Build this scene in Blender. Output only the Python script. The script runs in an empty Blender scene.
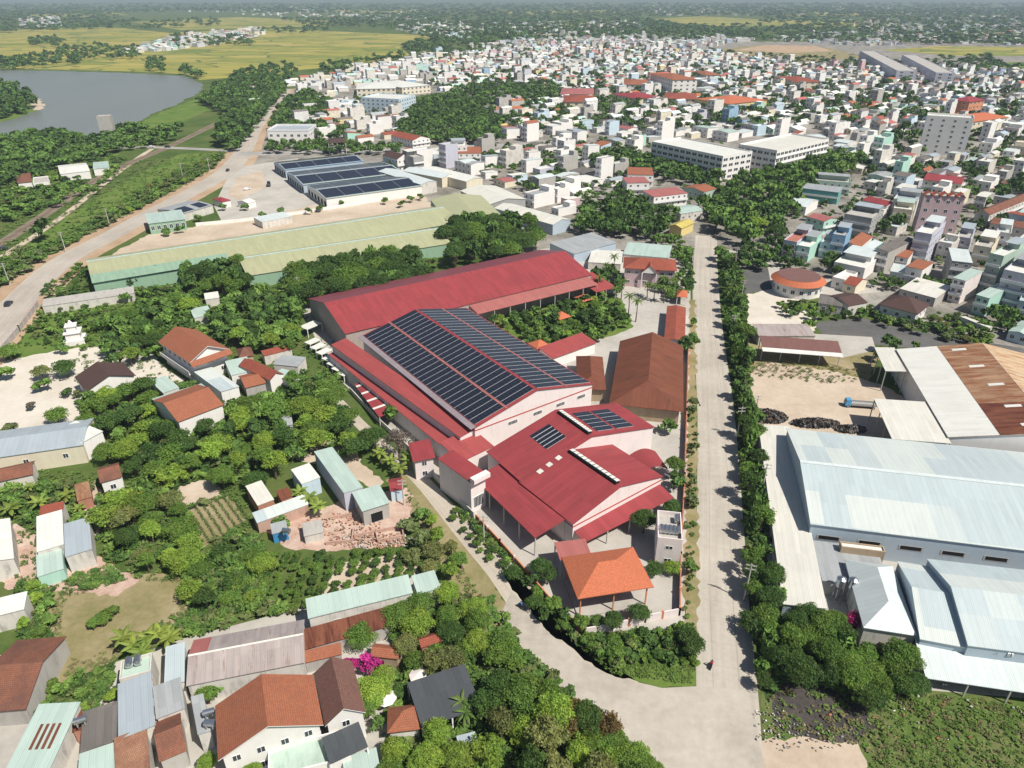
import bpy, bmesh, math, random
import numpy as np
from mathutils import Vector, Matrix

# ------------------------------------------------------------------ camera, sky, sun, exposure
SC = bpy.context.scene
COL = SC.collection
CAM_H, FPX, PITCH = 100.0, 710.0, math.radians(28.9)
cam_d = bpy.data.cameras.new('camera'); cam = bpy.data.objects.new('camera', cam_d); COL.objects.link(cam)
cam_d.sensor_width = 36.0; cam_d.lens = 36.0 * FPX / 1024.0
cam_d.clip_start = 0.5; cam_d.clip_end = 60000.0
cam.location = (0, 0, CAM_H); cam.rotation_euler = (math.pi / 2 - PITCH, 0, 0)
SC.camera = cam
SUN_AZ = math.radians(127.0)      # clockwise from +Y: the sun stands behind the camera's right shoulder
SUN_EL = math.radians(54.0)
world = bpy.data.worlds.new('World'); SC.world = world; world.use_nodes = True
wn = world.node_tree; bg = wn.nodes['Background']
sky = wn.nodes.new('ShaderNodeTexSky'); sky.sky_type = 'NISHITA'; sky.sun_disc = False
sky.sun_elevation = SUN_EL; sky.sun_rotation = SUN_AZ; sky.air_density = 1.0; sky.dust_density = 1.2; sky.ozone_density = 1.0
wn.links.new(sky.outputs[0], bg.inputs[0]); bg.inputs[1].default_value = 0.058
sun_d = bpy.data.lights.new('sun', 'SUN'); sun = bpy.data.objects.new('sun', sun_d); COL.objects.link(sun)
sun_d.energy = 5.0; sun_d.angle = math.radians(0.53); sun_d.color = (1.0, 0.945, 0.85)
sdir = Vector((math.sin(SUN_AZ) * math.cos(SUN_EL), math.cos(SUN_AZ) * math.cos(SUN_EL), math.sin(SUN_EL)))
sun.rotation_euler = sdir.to_track_quat('Z', 'Y').to_euler(); sun.location = (60, -60, 200)
vs = SC.view_settings; vs.view_transform = 'Standard'; vs.look = 'None'; vs.exposure = 0.20; vs.gamma = 1.0; vs.use_curve_mapping = False
cy = SC.cycles
cy.max_bounces = 5; cy.diffuse_bounces = 2; cy.glossy_bounces = 2; cy.transmission_bounces = 2; cy.transparent_max_bounces = 4; cy.volume_bounces = 0
cy.use_denoising = True
HAZE_DENSITY = 0.000105

RND = random.Random(11)
SP, CP = math.sin(PITCH), math.cos(PITCH)

def P(px, py, z=0.0):
    """the point of the plane at height z seen at a pixel of the photograph"""
    v = (384.0 - py) / FPX
    t = (CAM_H - z) / (SP - v * CP)
    return Vector(((px - 512.0) / FPX * t, t * (CP + v * SP), z))

def proj(p):
    x, y, z = p[0], p[1], p[2] - CAM_H
    d = y * CP - z * SP
    u = y * SP + z * CP
    return (512 + FPX * x / d, 384 - FPX * u / d, d)

# ------------------------------------------------------------------ materials
MATS = {}
class NT:
    def __init__(s, name, rough=0.8, spec=0.3, metal=0.0):
        s.m = bpy.data.materials.new(name); s.m.use_nodes = True
        s.t = s.m.node_tree; s.b = s.t.nodes['Principled BSDF']
        s.b.inputs['Roughness'].default_value = rough; s.b.inputs['Metallic'].default_value = metal
        s.b.inputs['Specular IOR Level'].default_value = spec
        MATS[name] = s.m
    def n(s, kind, **kw):
        o = s.t.nodes.new(kind)
        for k, v in kw.items(): setattr(o, k, v)
        return o
    def l(s, a, b): s.t.links.new(a, b)
    def math(s, op, a, b=None, c=None):
        o = s.n('ShaderNodeMath', operation=op)
        for i, v in enumerate((a, b, c)):
            if v is None: continue
            if hasattr(v, 'default_value') or hasattr(v, 'links'): s.l(v, o.inputs[i])
            else: o.inputs[i].default_value = v
        return o.outputs[0]
    def uv(s, jitter=True):
        u = s.n('ShaderNodeUVMap').outputs[0]
        if not jitter: return u
        r = s.n('ShaderNodeObjectInfo').outputs['Random']
        a = s.n('ShaderNodeVectorMath', operation='ADD'); c = s.n('ShaderNodeCombineXYZ')
        m = s.math('MULTIPLY', r, 731.0); s.l(m, c.inputs[0]); s.l(m, c.inputs[1])
        s.l(u, a.inputs[0]); s.l(c.outputs[0], a.inputs[1])
        return a.outputs[0]
    def pos(s): return s.n('ShaderNodeNewGeometry').outputs['Position']
    def scale(s, vec, sx, sy, sz=1.0):
        o = s.n('ShaderNodeVectorMath', operation='MULTIPLY'); s.l(vec, o.inputs[0]); o.inputs[1].default_value = (sx, sy, sz)
        return o.outputs[0]
    def noise(s, vec, sc, det=3.0, rough=0.55):
        o = s.n('ShaderNodeTexNoise'); o.inputs['Scale'].default_value = sc; o.inputs['Detail'].default_value = det
        o.inputs['Roughness'].default_value = rough
        if vec is not None: s.l(vec, o.inputs['Vector'])
        return o.outputs['Fac']
    def ramp(s, fac, stops):
        o = s.n('ShaderNodeValToRGB'); e = o.color_ramp.elements
        while len(e) < len(stops): e.new(0.5)
        for el, (p, c) in zip(e, stops):
            el.position = p; el.color = (*c, 1) if len(c) == 3 else c
        s.l(fac, o.inputs[0]); return o.outputs[0]
    def lin(s, fac, a, b, lo=0.0, hi=1.0):
        o = s.n('ShaderNodeMapRange'); o.inputs[1].default_value = a; o.inputs[2].default_value = b
        o.inputs[3].default_value = lo; o.inputs[4].default_value = hi
        s.l(fac, o.inputs[0]); return o.outputs[0]
    def mix(s, fac, a, b, blend='MIX'):
        o = s.n('ShaderNodeMix', data_type='RGBA', blend_type=blend)
        for i, v in ((0, fac), (6, a), (7, b)):
            if isinstance(v, (tuple, list)): o.inputs[i].default_value = (*v[:3], 1)
            elif isinstance(v, (int, float)): o.inputs[i].default_value = v
            else: s.l(v, o.inputs[i])
        return o.outputs[2]
    def val(s, col, k):
        """scale a colour by a scalar socket"""
        o = s.n('ShaderNodeVectorMath', operation='SCALE')
        if isinstance(col, tuple): o.inputs[0].default_value = col
        else: s.l(col, o.inputs[0])
        s.l(k, o.inputs['Scale']); return o.outputs[0]
    def base(s, c): s.l(c, s.b.inputs['Base Color']); return s.m
    def bump(s, h, dist=0.05, st=0.6):
        o = s.n('ShaderNodeBump'); o.inputs['Strength'].default_value = st; o.inputs['Distance'].default_value = dist
        s.l(h, o.inputs['Height']); s.l(o.outputs[0], s.b.inputs['Normal'])

def sheet_metal(name, c, var=0.10, dirt=0.25, rust=0.0, patch=None, rough=0.45, spec=0.35, rustc=(0.16, 0.055, 0.03)):
    s = NT(name, rough, spec)
    uv = s.uv(); sep = s.n('ShaderNodeSeparateXYZ'); s.l(uv, sep.inputs[0]); u, v = sep.outputs[0], sep.outputs[1]
    cell = s.math('FLOOR', s.math('DIVIDE', u, 1.05)); row = s.math('FLOOR', s.math('DIVIDE', v, 6.0))
    w = s.n('ShaderNodeTexWhiteNoise', noise_dimensions='2D'); cb = s.n('ShaderNodeCombineXYZ'); s.l(cell, cb.inputs[0]); s.l(row, cb.inputs[1]); s.l(cb.outputs[0], w.inputs['Vector'])
    k = s.lin(w.outputs['Value'], 0, 1, 1 - var, 1 + var * 0.5)
    col = s.val(c, k)
    if patch:
        pc = s.math('FLOOR', s.math('DIVIDE', u, 5.2)); pr = s.math('FLOOR', s.math('DIVIDE', v, 9.0))
        w2 = s.n('ShaderNodeTexWhiteNoise', noise_dimensions='2D'); c2 = s.n('ShaderNodeCombineXYZ'); s.l(pc, c2.inputs[0]); s.l(pr, c2.inputs[1]); s.l(c2.outputs[0], w2.inputs['Vector'])
        col = s.mix(s.lin(w2.outputs['Value'], 0.45, 0.6), col, patch)
    streak = s.noise(s.scale(uv, 0.9, 0.06), 1.0, 4, 0.6)
    blot = s.noise(s.scale(uv, 0.16, 0.16), 1.0, 4, 0.65)
    d = s.math('MULTIPLY', s.lin(streak, 0.35, 0.75), s.lin(blot, 0.3, 0.7))
    dc = tuple(x * 0.45 + 0.02 for x in c)
    col = s.mix(s.math('MULTIPLY', d, dirt * 1.6), col, dc)
    if rust > 0:
        r = s.math('MULTIPLY', s.lin(s.noise(s.scale(uv, 0.7, 0.12), 1.0, 5, 0.7), 0.62 - rust * 0.45, 0.72 - rust * 0.3), 0.9)
        col = s.mix(r, col, rustc)
    seam = s.math('LESS_THAN', s.math('FRACT', s.math('DIVIDE', u, 1.05)), 0.07)
    col = s.val(col, s.lin(seam, 0, 1, 1.0, 0.86))
    wave = s.math('SINE', s.math('MULTIPLY', u, 21.0))
    s.bump(wave, 0.02, 0.35)
    return s.base(col)

def tile_roof(name, c, c2=None, blot=0.5, rough=0.85):
    s = NT(name, rough, 0.2)
    uv = s.uv(); sep = s.n('ShaderNodeSeparateXYZ'); s.l(uv, sep.inputs[0]); u, v = sep.outputs[0], sep.outputs[1]
    br = s.n('ShaderNodeTexBrick'); s.l(uv, br.inputs['Vector']); br.inputs['Scale'].default_value = 1.0
    br.inputs['Brick Width'].default_value = 0.3; br.inputs['Row Height'].default_value = 0.33; br.inputs['Mortar Size'].default_value = 0.03
    br.inputs['Color1'].default_value = (*[x * 0.88 for x in c], 1); br.inputs['Color2'].default_value = (*[min(1, x * 1.12) for x in c], 1)
    br.inputs['Mortar'].default_value = (*[x * 0.55 for x in c], 1)
    n = s.noise(s.scale(uv, 0.35, 0.22), 1.0, 5, 0.7)
    col = s.mix(s.math('MULTIPLY', s.lin(n, 0.4, 0.68), blot), br.outputs[0], c2 or tuple(x * 0.4 for x in c))
    s.bump(s.math('FRACT', s.math('DIVIDE', v, 0.33)), 0.04, 0.5)
    return s.base(col)

def paint(name, c, dirt=0.18, rough=0.8):
    s = NT(name, rough, 0.25)
    uv = s.uv()
    a = s.noise(s.scale(uv, 0.9, 0.14), 1.0, 5, 0.65); b = s.noise(uv, 0.35, 4)
    k = s.math('MULTIPLY', s.lin(a, 0.42, 0.75), s.lin(b, 0.35, 0.7))
    return s.base(s.mix(s.math('MULTIPLY', k, dirt * 2.2), c, tuple(x * 0.42 for x in c)))

def ground_mat(name, stops, sc=0.05, fine=0.7, rough=0.95, bump=0.12, mid=0.0):
    s = NT(name, rough, 0.1)
    p = s.pos()
    a = s.noise(p, sc, 6, 0.62); b = s.noise(p, fine, 4, 0.6)
    f = s.math('ADD', s.math('MULTIPLY', a, 0.72), s.math('MULTIPLY', b, 0.28))
    col = s.ramp(f, stops)
    if bump: s.bump(b, bump, 0.7)
    return s.base(col)

def leaf_mat(name, c, trans=0.34, var=0.45):
    s = NT(name, 0.55, 0.25)
    oi = s.n('ShaderNodeObjectInfo').outputs['Random']
    p = s.pos(); n = s.noise(p, 0.9, 3); n2 = s.noise(p, 0.25, 2)
    k = s.math('ADD', s.lin(oi, 0, 1, 1 - var * 0.4, 1 + var * 0.4), s.lin(n, 0.3, 0.7, -var * 0.5, var * 0.5))
    warm = (c[0] * 1.22, c[1] * 1.06, c[2] * 1.0)
    col = s.val(s.mix(s.lin(n2, 0.4, 0.65, 0, 1.0), c, warm), k)
    s.base(col)
    tr = s.n('ShaderNodeBsdfTranslucent'); tc = s.val(col, s.lin(oi, 0, 1, 1.5, 1.7)); s.l(tc, tr.inputs[0])
    mx = s.n('ShaderNodeMixShader'); mx.inputs[0].default_value = trans
    out = [x for x in s.t.nodes if x.type == 'OUTPUT_MATERIAL'][0]
    s.l(s.b.outputs[0], mx.inputs[1]); s.l(tr.outputs[0], mx.inputs[2]); s.l(mx.outputs[0], out.inputs[0])
    return s.m

def attr_mat(name, rough=0.85, nz=0.25, sc=0.4):
    s = NT(name, rough, 0.2)
    a = s.n('ShaderNodeAttribute', attribute_name='Col').outputs['Color']
    n = s.noise(s.pos(), sc, 4, 0.65)
    return s.base(s.val(a, s.lin(n, 0.3, 0.7, 1 - nz, 1 + nz)))

# metal roofs
sheet_metal('red_metal', (0.31, 0.054, 0.060), 0.12, 0.5, 0, None, 0.6, 0.2)
sheet_metal('red_metal_faded', (0.40, 0.14, 0.125), 0.08, 0.35)
sheet_metal('red_metal_bright', (0.35, 0.074, 0.072), 0.08, 0.4, 0, None, 0.6, 0.2)
sheet_metal('gutter_metal', (0.30, 0.26, 0.28), 0.08, 0.4)
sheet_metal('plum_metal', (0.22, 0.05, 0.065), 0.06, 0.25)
sheet_metal('mint_metal', (0.43, 0.54, 0.49), 0.08, 0.25)
sheet_metal('teal_metal', (0.22, 0.42, 0.40), 0.08, 0.3)
sheet_metal('steel_blue', (0.47, 0.545, 0.565), 0.06, 0.2, 0, (0.59, 0.635, 0.61), 0.4)
sheet_metal('steel_pale', (0.60, 0.66, 0.66), 0.05, 0.2, 0, None, 0.42)
sheet_metal('white_metal', (0.72, 0.72, 0.67), 0.05, 0.22)
sheet_metal('cream_metal', (0.68, 0.665, 0.60), 0.06, 0.28)
sheet_metal('grey_metal', (0.36, 0.38, 0.39), 0.10, 0.35)
sheet_metal('blue_grey_metal', (0.37, 0.425, 0.465), 0.06, 0.22)
sheet_metal('pinkish_metal', (0.40, 0.345, 0.33), 0.12, 0.6, 0.12, None, 0.7, 0.2, (0.22, 0.13, 0.10))
sheet_metal('fibro_grey', (0.17, 0.155, 0.145), 0.14, 0.5, 0.0, None, 0.9, 0.1)
sheet_metal('dark_metal', (0.075, 0.082, 0.090), 0.10, 0.2)
sheet_metal('olive_metal', (0.41, 0.415, 0.25), 0.08, 0.22)
sheet_metal('green_metal', (0.27, 0.40, 0.29), 0.08, 0.2)
sheet_metal('rust_metal', (0.20, 0.075, 0.045), 0.22, 0.4, 0.35, None, 0.85, 0.15, (0.09, 0.028, 0.02))
sheet_metal('rust_light', (0.38, 0.235, 0.145), 0.2, 0.5, 0.42, None, 0.85, 0.15, (0.22, 0.085, 0.04))
sheet_metal('rust_pale', (0.56, 0.42, 0.28), 0.12, 0.4, 0.35, None, 0.8, 0.15, (0.34, 0.16, 0.07))
sheet_metal('rust_brown', (0.185, 0.066, 0.040), 0.12, 0.35, 0.25, None, 0.85, 0.15, (0.12, 0.05, 0.03))
sheet_metal('brown_metal', (0.20, 0.10, 0.085), 0.06, 0.2)
sheet_metal('yellow_metal', (0.55, 0.45, 0.13), 0.08, 0.3)
# tiles
tile_roof('terracotta', (0.36, 0.135, 0.075), (0.24, 0.09, 0.06), 0.45)
tile_roof('terracotta_red', (0.34, 0.095, 0.06), (0.16, 0.05, 0.04), 0.5)
tile_roof('orange_tile', (0.55, 0.168, 0.085), (0.44, 0.15, 0.08), 0.35)
tile_roof('old_tile', (0.26, 0.11, 0.07), (0.11, 0.06, 0.05), 0.8)
tile_roof('mottled_tile', (0.36, 0.19, 0.12), (0.16, 0.075, 0.05), 0.9)
tile_roof('dark_tile', (0.105, 0.062, 0.055), (0.06, 0.04, 0.04), 0.5)
tile_roof('brown_tile', (0.20, 0.105, 0.085), (0.13, 0.07, 0.06), 0.4)
tile_roof('rust_tile', (0.30, 0.10, 0.05), (0.13, 0.05, 0.035), 0.75)
# walls
for nm, c, d in (('white_wall', (0.78, 0.76, 0.73), .14), ('pink_white', (0.76, 0.68, 0.66), .16), ('cream_wall', (0.70, 0.64, 0.50), .2), ('yellow_wall', (0.68, 0.55, 0.24), .2),
                 ('grey_wall', (0.36, 0.36, 0.35), .25), ('dark_wall', (0.15, 0.15, 0.15), .3), ('blue_wall', (0.26, 0.42, 0.58), .2), ('pale_blue_wall', (0.52, 0.64, 0.72), .2),
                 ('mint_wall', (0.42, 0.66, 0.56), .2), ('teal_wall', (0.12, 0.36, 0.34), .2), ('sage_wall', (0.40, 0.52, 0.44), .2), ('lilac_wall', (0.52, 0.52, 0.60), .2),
                 ('pink_wall', (0.56, 0.41, 0.43), .18), ('orange_wall', (0.62, 0.25, 0.12), .2), ('brick_wall', (0.42, 0.20, 0.14), .3), ('tan_wall', (0.42, 0.32, 0.22), .3),
                 ('concrete', (0.44, 0.42, 0.39), .35), ('tan_grey', (0.40, 0.34, 0.31), .3), ('stained_white', (0.64, 0.61, 0.56), .6), ('green_wall', (0.27, 0.42, 0.30), .2), ('red_trim', (0.42, 0.07, 0.05), .1),
                 ('white_trim', (0.80, 0.80, 0.80), .06), ('steel_wall', (0.42, 0.50, 0.57), .15), ('deck_mint', (0.44, 0.56, 0.48), .4), ('deck_red', (0.42, 0.16, 0.12), .4), ('rubble_pink', (0.52, 0.34, 0.27), .4)):
    paint(nm, c, d)
def plain(name, c, rough=0.6, spec=0.4, metal=0.0):
    s = NT(name, rough, spec, metal); n = s.noise(s.pos(), 2.0, 3)
    return s.base(s.val(c, s.lin(n, 0.3, 0.7, 0.88, 1.08)))
plain('glass', (0.025, 0.035, 0.045), 0.12, 0.6)
plain('dark_open', (0.02, 0.02, 0.022), 0.9, 0.1)
plain('wood_dark', (0.10, 0.06, 0.035), 0.8, 0.2)
plain('bark', (0.14, 0.11, 0.08), 0.95, 0.1)
plain('steel', (0.55, 0.57, 0.6), 0.28, 0.5, 0.9)
plain('pole_concrete', (0.50, 0.48, 0.45), 0.9, 0.1)
plain('black_paint', (0.02, 0.02, 0.022), 0.4, 0.4)
plain('rubber', (0.02, 0.02, 0.02), 0.9, 0.1)
plain('car_white', (0.7, 0.7, 0.7), 0.3, 0.5)
plain('car_dark', (0.03, 0.035, 0.045), 0.3, 0.5)
plain('car_blue', (0.10, 0.32, 0.55), 0.35, 0.5)
plain('car_red', (0.4, 0.04, 0.03), 0.35, 0.5)
plain('tarp_blue', (0.05, 0.25, 0.5), 0.7, 0.2)
plain('skin', (0.45, 0.27, 0.18), 0.6, 0.3)
plain('cloth_blue', (0.06, 0.13, 0.28), 0.9, 0.1)
plain('cloth_red', (0.35, 0.05, 0.05), 0.9, 0.1)
plain('rail_iron', (0.20, 0.13, 0.09), 0.6, 0.4)
def solar_mat():
    s = NT('solar_panel', 0.16, 0.5)
    uv = s.uv(False); sep = s.n('ShaderNodeSeparateXYZ'); s.l(uv, sep.inputs[0])
    a = s.math('LESS_THAN', s.math('FRACT', s.math('DIVIDE', sep.outputs[0], 1.0)), 0.05)
    b = s.math('LESS_THAN', s.math('FRACT', s.math('DIVIDE', sep.outputs[1], 1.03)), 0.035)
    f = s.math('MAXIMUM', a, b)
    n = s.noise(s.pos(), 0.12, 3)
    c = s.mix(n, (0.010, 0.012, 0.022), (0.018, 0.021, 0.036))
    return s.base(s.mix(s.math('MULTIPLY', f, 0.5), c, (0.12, 0.13, 0.15)))
solar_mat()
# grounds
ground_mat('ground', [(0.30, (0.040, 0.072, 0.018)), (0.46, (0.072, 0.115, 0.028)), (0.60, (0.115, 0.140, 0.045)), (0.74, (0.20, 0.165, 0.09))], 0.03, 0.6)
ground_mat('grass_green', [(0.32, (0.060, 0.110, 0.020)), (0.48, (0.105, 0.175, 0.034)), (0.62, (0.16, 0.20, 0.055)), (0.75, (0.2, 0.18, 0.10))], 0.07, 1.2)
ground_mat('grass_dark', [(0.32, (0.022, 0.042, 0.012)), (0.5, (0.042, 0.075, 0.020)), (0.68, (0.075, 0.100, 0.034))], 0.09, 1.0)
ground_mat('dry_grass', [(0.3, (0.15, 0.165, 0.06)), (0.45, (0.235, 0.205, 0.10)), (0.58, (0.31, 0.26, 0.15)), (0.72, (0.42, 0.36, 0.25))], 0.10, 0.9)
ground_mat('town_ground', [(0.3, (0.085, 0.095, 0.060)), (0.45, (0.21, 0.195, 0.17)), (0.58, (0.32, 0.30, 0.27)), (0.72, (0.44, 0.41, 0.37))], 0.05, 0.5)
ground_mat('pale_dirt', [(0.3, (0.38, 0.30, 0.225)), (0.5, (0.50, 0.41, 0.32)), (0.7, (0.60, 0.52, 0.43))], 0.06, 0.6)
ground_mat('sand_yard', [(0.3, (0.50, 0.45, 0.38)), (0.5, (0.60, 0.55, 0.48)), (0.7, (0.68, 0.64, 0.57))], 0.07, 0.5)
ground_mat('shoulder_dirt', [(0.3, (0.30, 0.20, 0.125)), (0.5, (0.42, 0.30, 0.20)), (0.7, (0.52, 0.41, 0.30))], 0.06, 0.6)
ground_mat('yard_concrete', [(0.3, (0.34, 0.32, 0.29)), (0.5, (0.44, 0.415, 0.375)), (0.7, (0.52, 0.49, 0.45))], 0.08, 0.5, 0.9, 0.02)
ground_mat('asphalt', [(0.3, (0.085, 0.083, 0.082)), (0.5, (0.12, 0.118, 0.115)), (0.7, (0.17, 0.165, 0.155))], 0.06, 0.8, 0.9, 0.02)
ground_mat('asphalt_dusty', [(0.3, (0.26, 0.25, 0.24)), (0.5, (0.34, 0.325, 0.31)), (0.7, (0.44, 0.41, 0.38))], 0.05, 0.6, 0.9, 0.02)
ground_mat('ballast', [(0.3, (0.14, 0.11, 0.085)), (0.5, (0.21, 0.17, 0.13)), (0.7, (0.30, 0.25, 0.20))], 0.15, 1.2)
ground_mat('black_soil', [(0.3, (0.035, 0.032, 0.032)), (0.48, (0.065, 0.058, 0.056)), (0.6, (0.10, 0.085, 0.075)), (0.72, (0.10, 0.12, 0.05))], 0.12, 1.0, 0.95, 0.3)
ground_mat('weeds', [(0.3, (0.05, 0.095, 0.02)), (0.46, (0.095, 0.15, 0.036)), (0.60, (0.14, 0.155, 0.06)), (0.7, (0.20, 0.155, 0.11))], 0.10, 1.1, 0.95, 0.3)
ground_mat('rubble', [(0.3, (0.36, 0.22, 0.17)), (0.5, (0.50, 0.36, 0.29)), (0.7, (0.60, 0.50, 0.43))], 0.25, 1.6, 0.95, 0.2)
def road_mat(name, c1, c2, c3, jl=5.0, jw=4.2, joint=0.55):
    s = NT(name, 0.9, 0.15)
    p = s.pos(); a = s.noise(p, 0.05, 6, 0.65); b = s.noise(p, 0.9, 4, 0.6)
    uv = s.uv(False); st = s.noise(s.scale(uv, 0.03, 0.8), 1.0, 4, 0.6)
    f = s.math('ADD', s.math('ADD', s.math('MULTIPLY', a, 0.45), s.math('MULTIPLY', b, 0.2)), s.math('MULTIPLY', st, 0.35))
    col = s.ramp(f, [(0.34, c1), (0.5, c2), (0.66, c3)])
    sep = s.n('ShaderNodeSeparateXYZ'); s.l(uv, sep.inputs[0])
    ja = s.math('LESS_THAN', s.math('FRACT', s.math('DIVIDE', sep.outputs[0], jl)), 0.10 / jl)
    jb = s.math('LESS_THAN', s.math('FRACT', s.math('ADD', s.math('DIVIDE', sep.outputs[1], jw), 0.5)), 0.16 / jw)
    j = s.math('MAXIMUM', ja, jb)
    s.bump(b, 0.02, 0.4)
    return s.base(s.mix(s.math('MULTIPLY', j, joint), col, (0.12, 0.11, 0.10)))
road_mat('road_concrete', (0.33, 0.295, 0.25), (0.435, 0.395, 0.34), (0.53, 0.49, 0.43), 5.0, 4.2, 0.22)
ground_mat('junction_concrete', [(0.34, (0.33, 0.295, 0.25)), (0.5, (0.435, 0.395, 0.34)), (0.66, (0.53, 0.49, 0.43))], 0.06, 0.7, 0.9, 0.02)
road_mat('lane_concrete', (0.36, 0.31, 0.25), (0.45, 0.40, 0.33), (0.54, 0.49, 0.42), 4.0, 3.0, 0.22)
road_mat('highway', (0.32, 0.285, 0.245), (0.42, 0.38, 0.33), (0.50, 0.455, 0.40), 900, 900, 0.0)
def water_mat():
    s = NT('water', 0.28, 0.32); p = s.pos()
    n = s.noise(s.scale(p, 1.0, 0.35), 0.02, 4); s.base(s.mix(n, (0.16, 0.178, 0.165), (0.21, 0.22, 0.20)))
    s.bump(s.noise(s.scale(p, 0.6, 1.0), 0.35, 4), 0.25, 0.5)
water_mat()
def rice_mat():
    s = NT('rice', 0.95, 0.1); p = s.pos()
    vo = s.n('ShaderNodeTexVoronoi'); s.l(s.scale(p, 0.011, 0.024), vo.inputs['Vector']); vo.inputs['Scale'].default_value = 1.0
    ve = s.n('ShaderNodeTexVoronoi', feature='DISTANCE_TO_EDGE'); s.l(s.scale(p, 0.011, 0.024), ve.inputs['Vector']); ve.inputs['Scale'].default_value = 1.0
    sep = s.n('ShaderNodeSeparateColor'); s.l(vo.outputs['Color'], sep.inputs[0])
    n = s.noise(p, 0.006, 4)
    f = s.math('ADD', s.math('MULTIPLY', sep.outputs[0], 0.45), s.math('MULTIPLY', n, 0.6))
    col = s.ramp(f, [(0.25, (0.15, 0.19, 0.045)), (0.45, (0.26, 0.26, 0.06)), (0.6, (0.34, 0.30, 0.075)), (0.85, (0.40, 0.32, 0.11))])
    col = s.mix(s.math('LESS_THAN', ve.outputs['Distance'], 0.03), col, (0.12, 0.15, 0.05))
    s.base(col)
rice_mat()
# leaves
leaf_mat('leaf_dark', (0.073, 0.143, 0.034)); leaf_mat('leaf_mid', (0.134, 0.237, 0.046)); leaf_mat('leaf_bright', (0.228, 0.352, 0.058)); leaf_mat('leaf_olive', (0.193, 0.230, 0.078))
leaf_mat('leaf_rust', (0.17, 0.13, 0.05)); leaf_mat('leaf_grey', (0.20, 0.17, 0.14)); leaf_mat('leaf_pink', (0.42, 0.03, 0.20)); leaf_mat('leaf_palm', (0.109, 0.183, 0.043)); leaf_mat('leaf_banana', (0.218, 0.305, 0.062))
leaf_mat('grass_blade', (0.10, 0.17, 0.035))
attr_mat('woods_leaf', 0.8, 0.35, 0.3); attr_mat('town_paint', 0.8, 0.2, 0.5)

# ------------------------------------------------------------------ mesh helpers
class MB:
    def __init__(s): s.v = []; s.f = []; s.m = []; s.uv = []
    def face(s, pts, m=0, uv=None):
        i = len(s.v); s.v += [tuple(p) for p in pts]; s.f.append(tuple(range(i, i + len(pts)))); s.m.append(m)
        if uv is None:
            p0 = Vector(pts[0]); e = (Vector(pts[1]) - p0); L = e.length or 1; e = e / L
            nrm = Vector((0, 0, 0))
            for k in range(1, len(pts) - 1): nrm += (Vector(pts[k]) - p0).cross(Vector(pts[k + 1]) - p0)
            nrm = nrm.normalized() if nrm.length > 1e-9 else Vector((0, 0, 1))
            w = nrm.cross(e)
            uv = [((Vector(p) - p0).dot(e), (Vector(p) - p0).dot(w)) for p in pts]
        s.uv += list(uv)
    def box(s, x0, x1, y0, y1, z0, z1, m=0, top=None):
        a, b, c, d = (x0, y0, z0), (x1, y0, z0), (x1, y1, z0), (x0, y1, z0)
        e, f, g, h = (x0, y0, z1), (x1, y0, z1), (x1, y1, z1), (x0, y1, z1)
        s.face((a, b, f, e), m); s.face((b, c, g, f), m); s.face((c, d, h, g), m); s.face((d, a, e, h), m)
        s.face((e, f, g, h), m if top is None else top); s.face((d, c, b, a), m)
    def tube(s, p, q, r0, r1, n=6, m=0, cap=True):
        p, q = Vector(p), Vector(q); d = (q - p).normalized()
        a = d.orthogonal().normalized(); b = d.cross(a)
        R0 = [p + (a * math.cos(2 * math.pi * i / n) + b * math.sin(2 * math.pi * i / n)) * r0 for i in range(n)]
        R1 = [q + (a * math.cos(2 * math.pi * i / n) + b * math.sin(2 * math.pi * i / n)) * r1 for i in range(n)]
        for i in range(n): s.face((R0[i], R0[(i + 1) % n], R1[(i + 1) % n], R1[i]), m)
        if cap: s.face(R1, m); s.face(R0[::-1], m)
    def cyl(s, c, r, z0, z1, n=16, m=0, top=None, r1=None):
        r1 = r if r1 is None else r1
        A = [(c[0] + r * math.cos(2 * math.pi * i / n), c[1] + r * math.sin(2 * math.pi * i / n), z0) for i in range(n)]
        B = [(c[0] + r1 * math.cos(2 * math.pi * i / n), c[1] + r1 * math.sin(2 * math.pi * i / n), z1) for i in range(n)]
        for i in range(n): s.face((A[i], A[(i + 1) % n], B[(i + 1) % n], B[i]), m)
        s.face(B, m if top is None else top)
    def slab(s, quad, th, m=0, side=None):
        """a sloping sheet given its top corners, with thickness"""
        q = [Vector(p) for p in quad]; lo = [p - Vector((0, 0, th)) for p in q]
        s.face(q, m); s.face(lo[::-1], m if side is None else side)
        for i in range(len(q)):
            j = (i + 1) % len(q); s.face((lo[i], lo[j], q[j], q[i]), m if side is None else side)
    def mesh(s, name, mats):
        me = bpy.data.meshes.new(name); me.from_pydata(s.v, [], s.f)
        for m in mats: me.materials.append(MATS[m] if isinstance(m, str) else m)
        me.polygons.foreach_set('material_index', s.m)
        u = me.uv_layers.new(name='UVMap'); u.data.foreach_set('uv', np.array(s.uv, dtype=np.float32).ravel())
        me.update(); return me
    def build(s, name, mats, parent=None, loc=(0, 0, 0), rz=0.0):
        if isinstance(mats, str): mats = [mats]
        return link(name, s.mesh(name, mats), parent, loc, rz)

def link(name, data, parent=None, loc=(0, 0, 0), rz=0.0):
    o = bpy.data.objects.new(name, data); COL.objects.link(o)
    o.location = loc; o.rotation_euler = (0, 0, rz)
    if parent is not None: o.parent = parent
    return o

def tag(o, label=None, cat=None, group=None, kind=None):
    if label: o['label'] = label
    if cat: o['category'] = cat
    if group: o['group'] = group
    if kind: o['kind'] = kind
    return o

def root(name, label, cat, loc, rz=0.0, group=None):
    return tag(link(name, None, None, loc, rz), label, cat, group)

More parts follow.
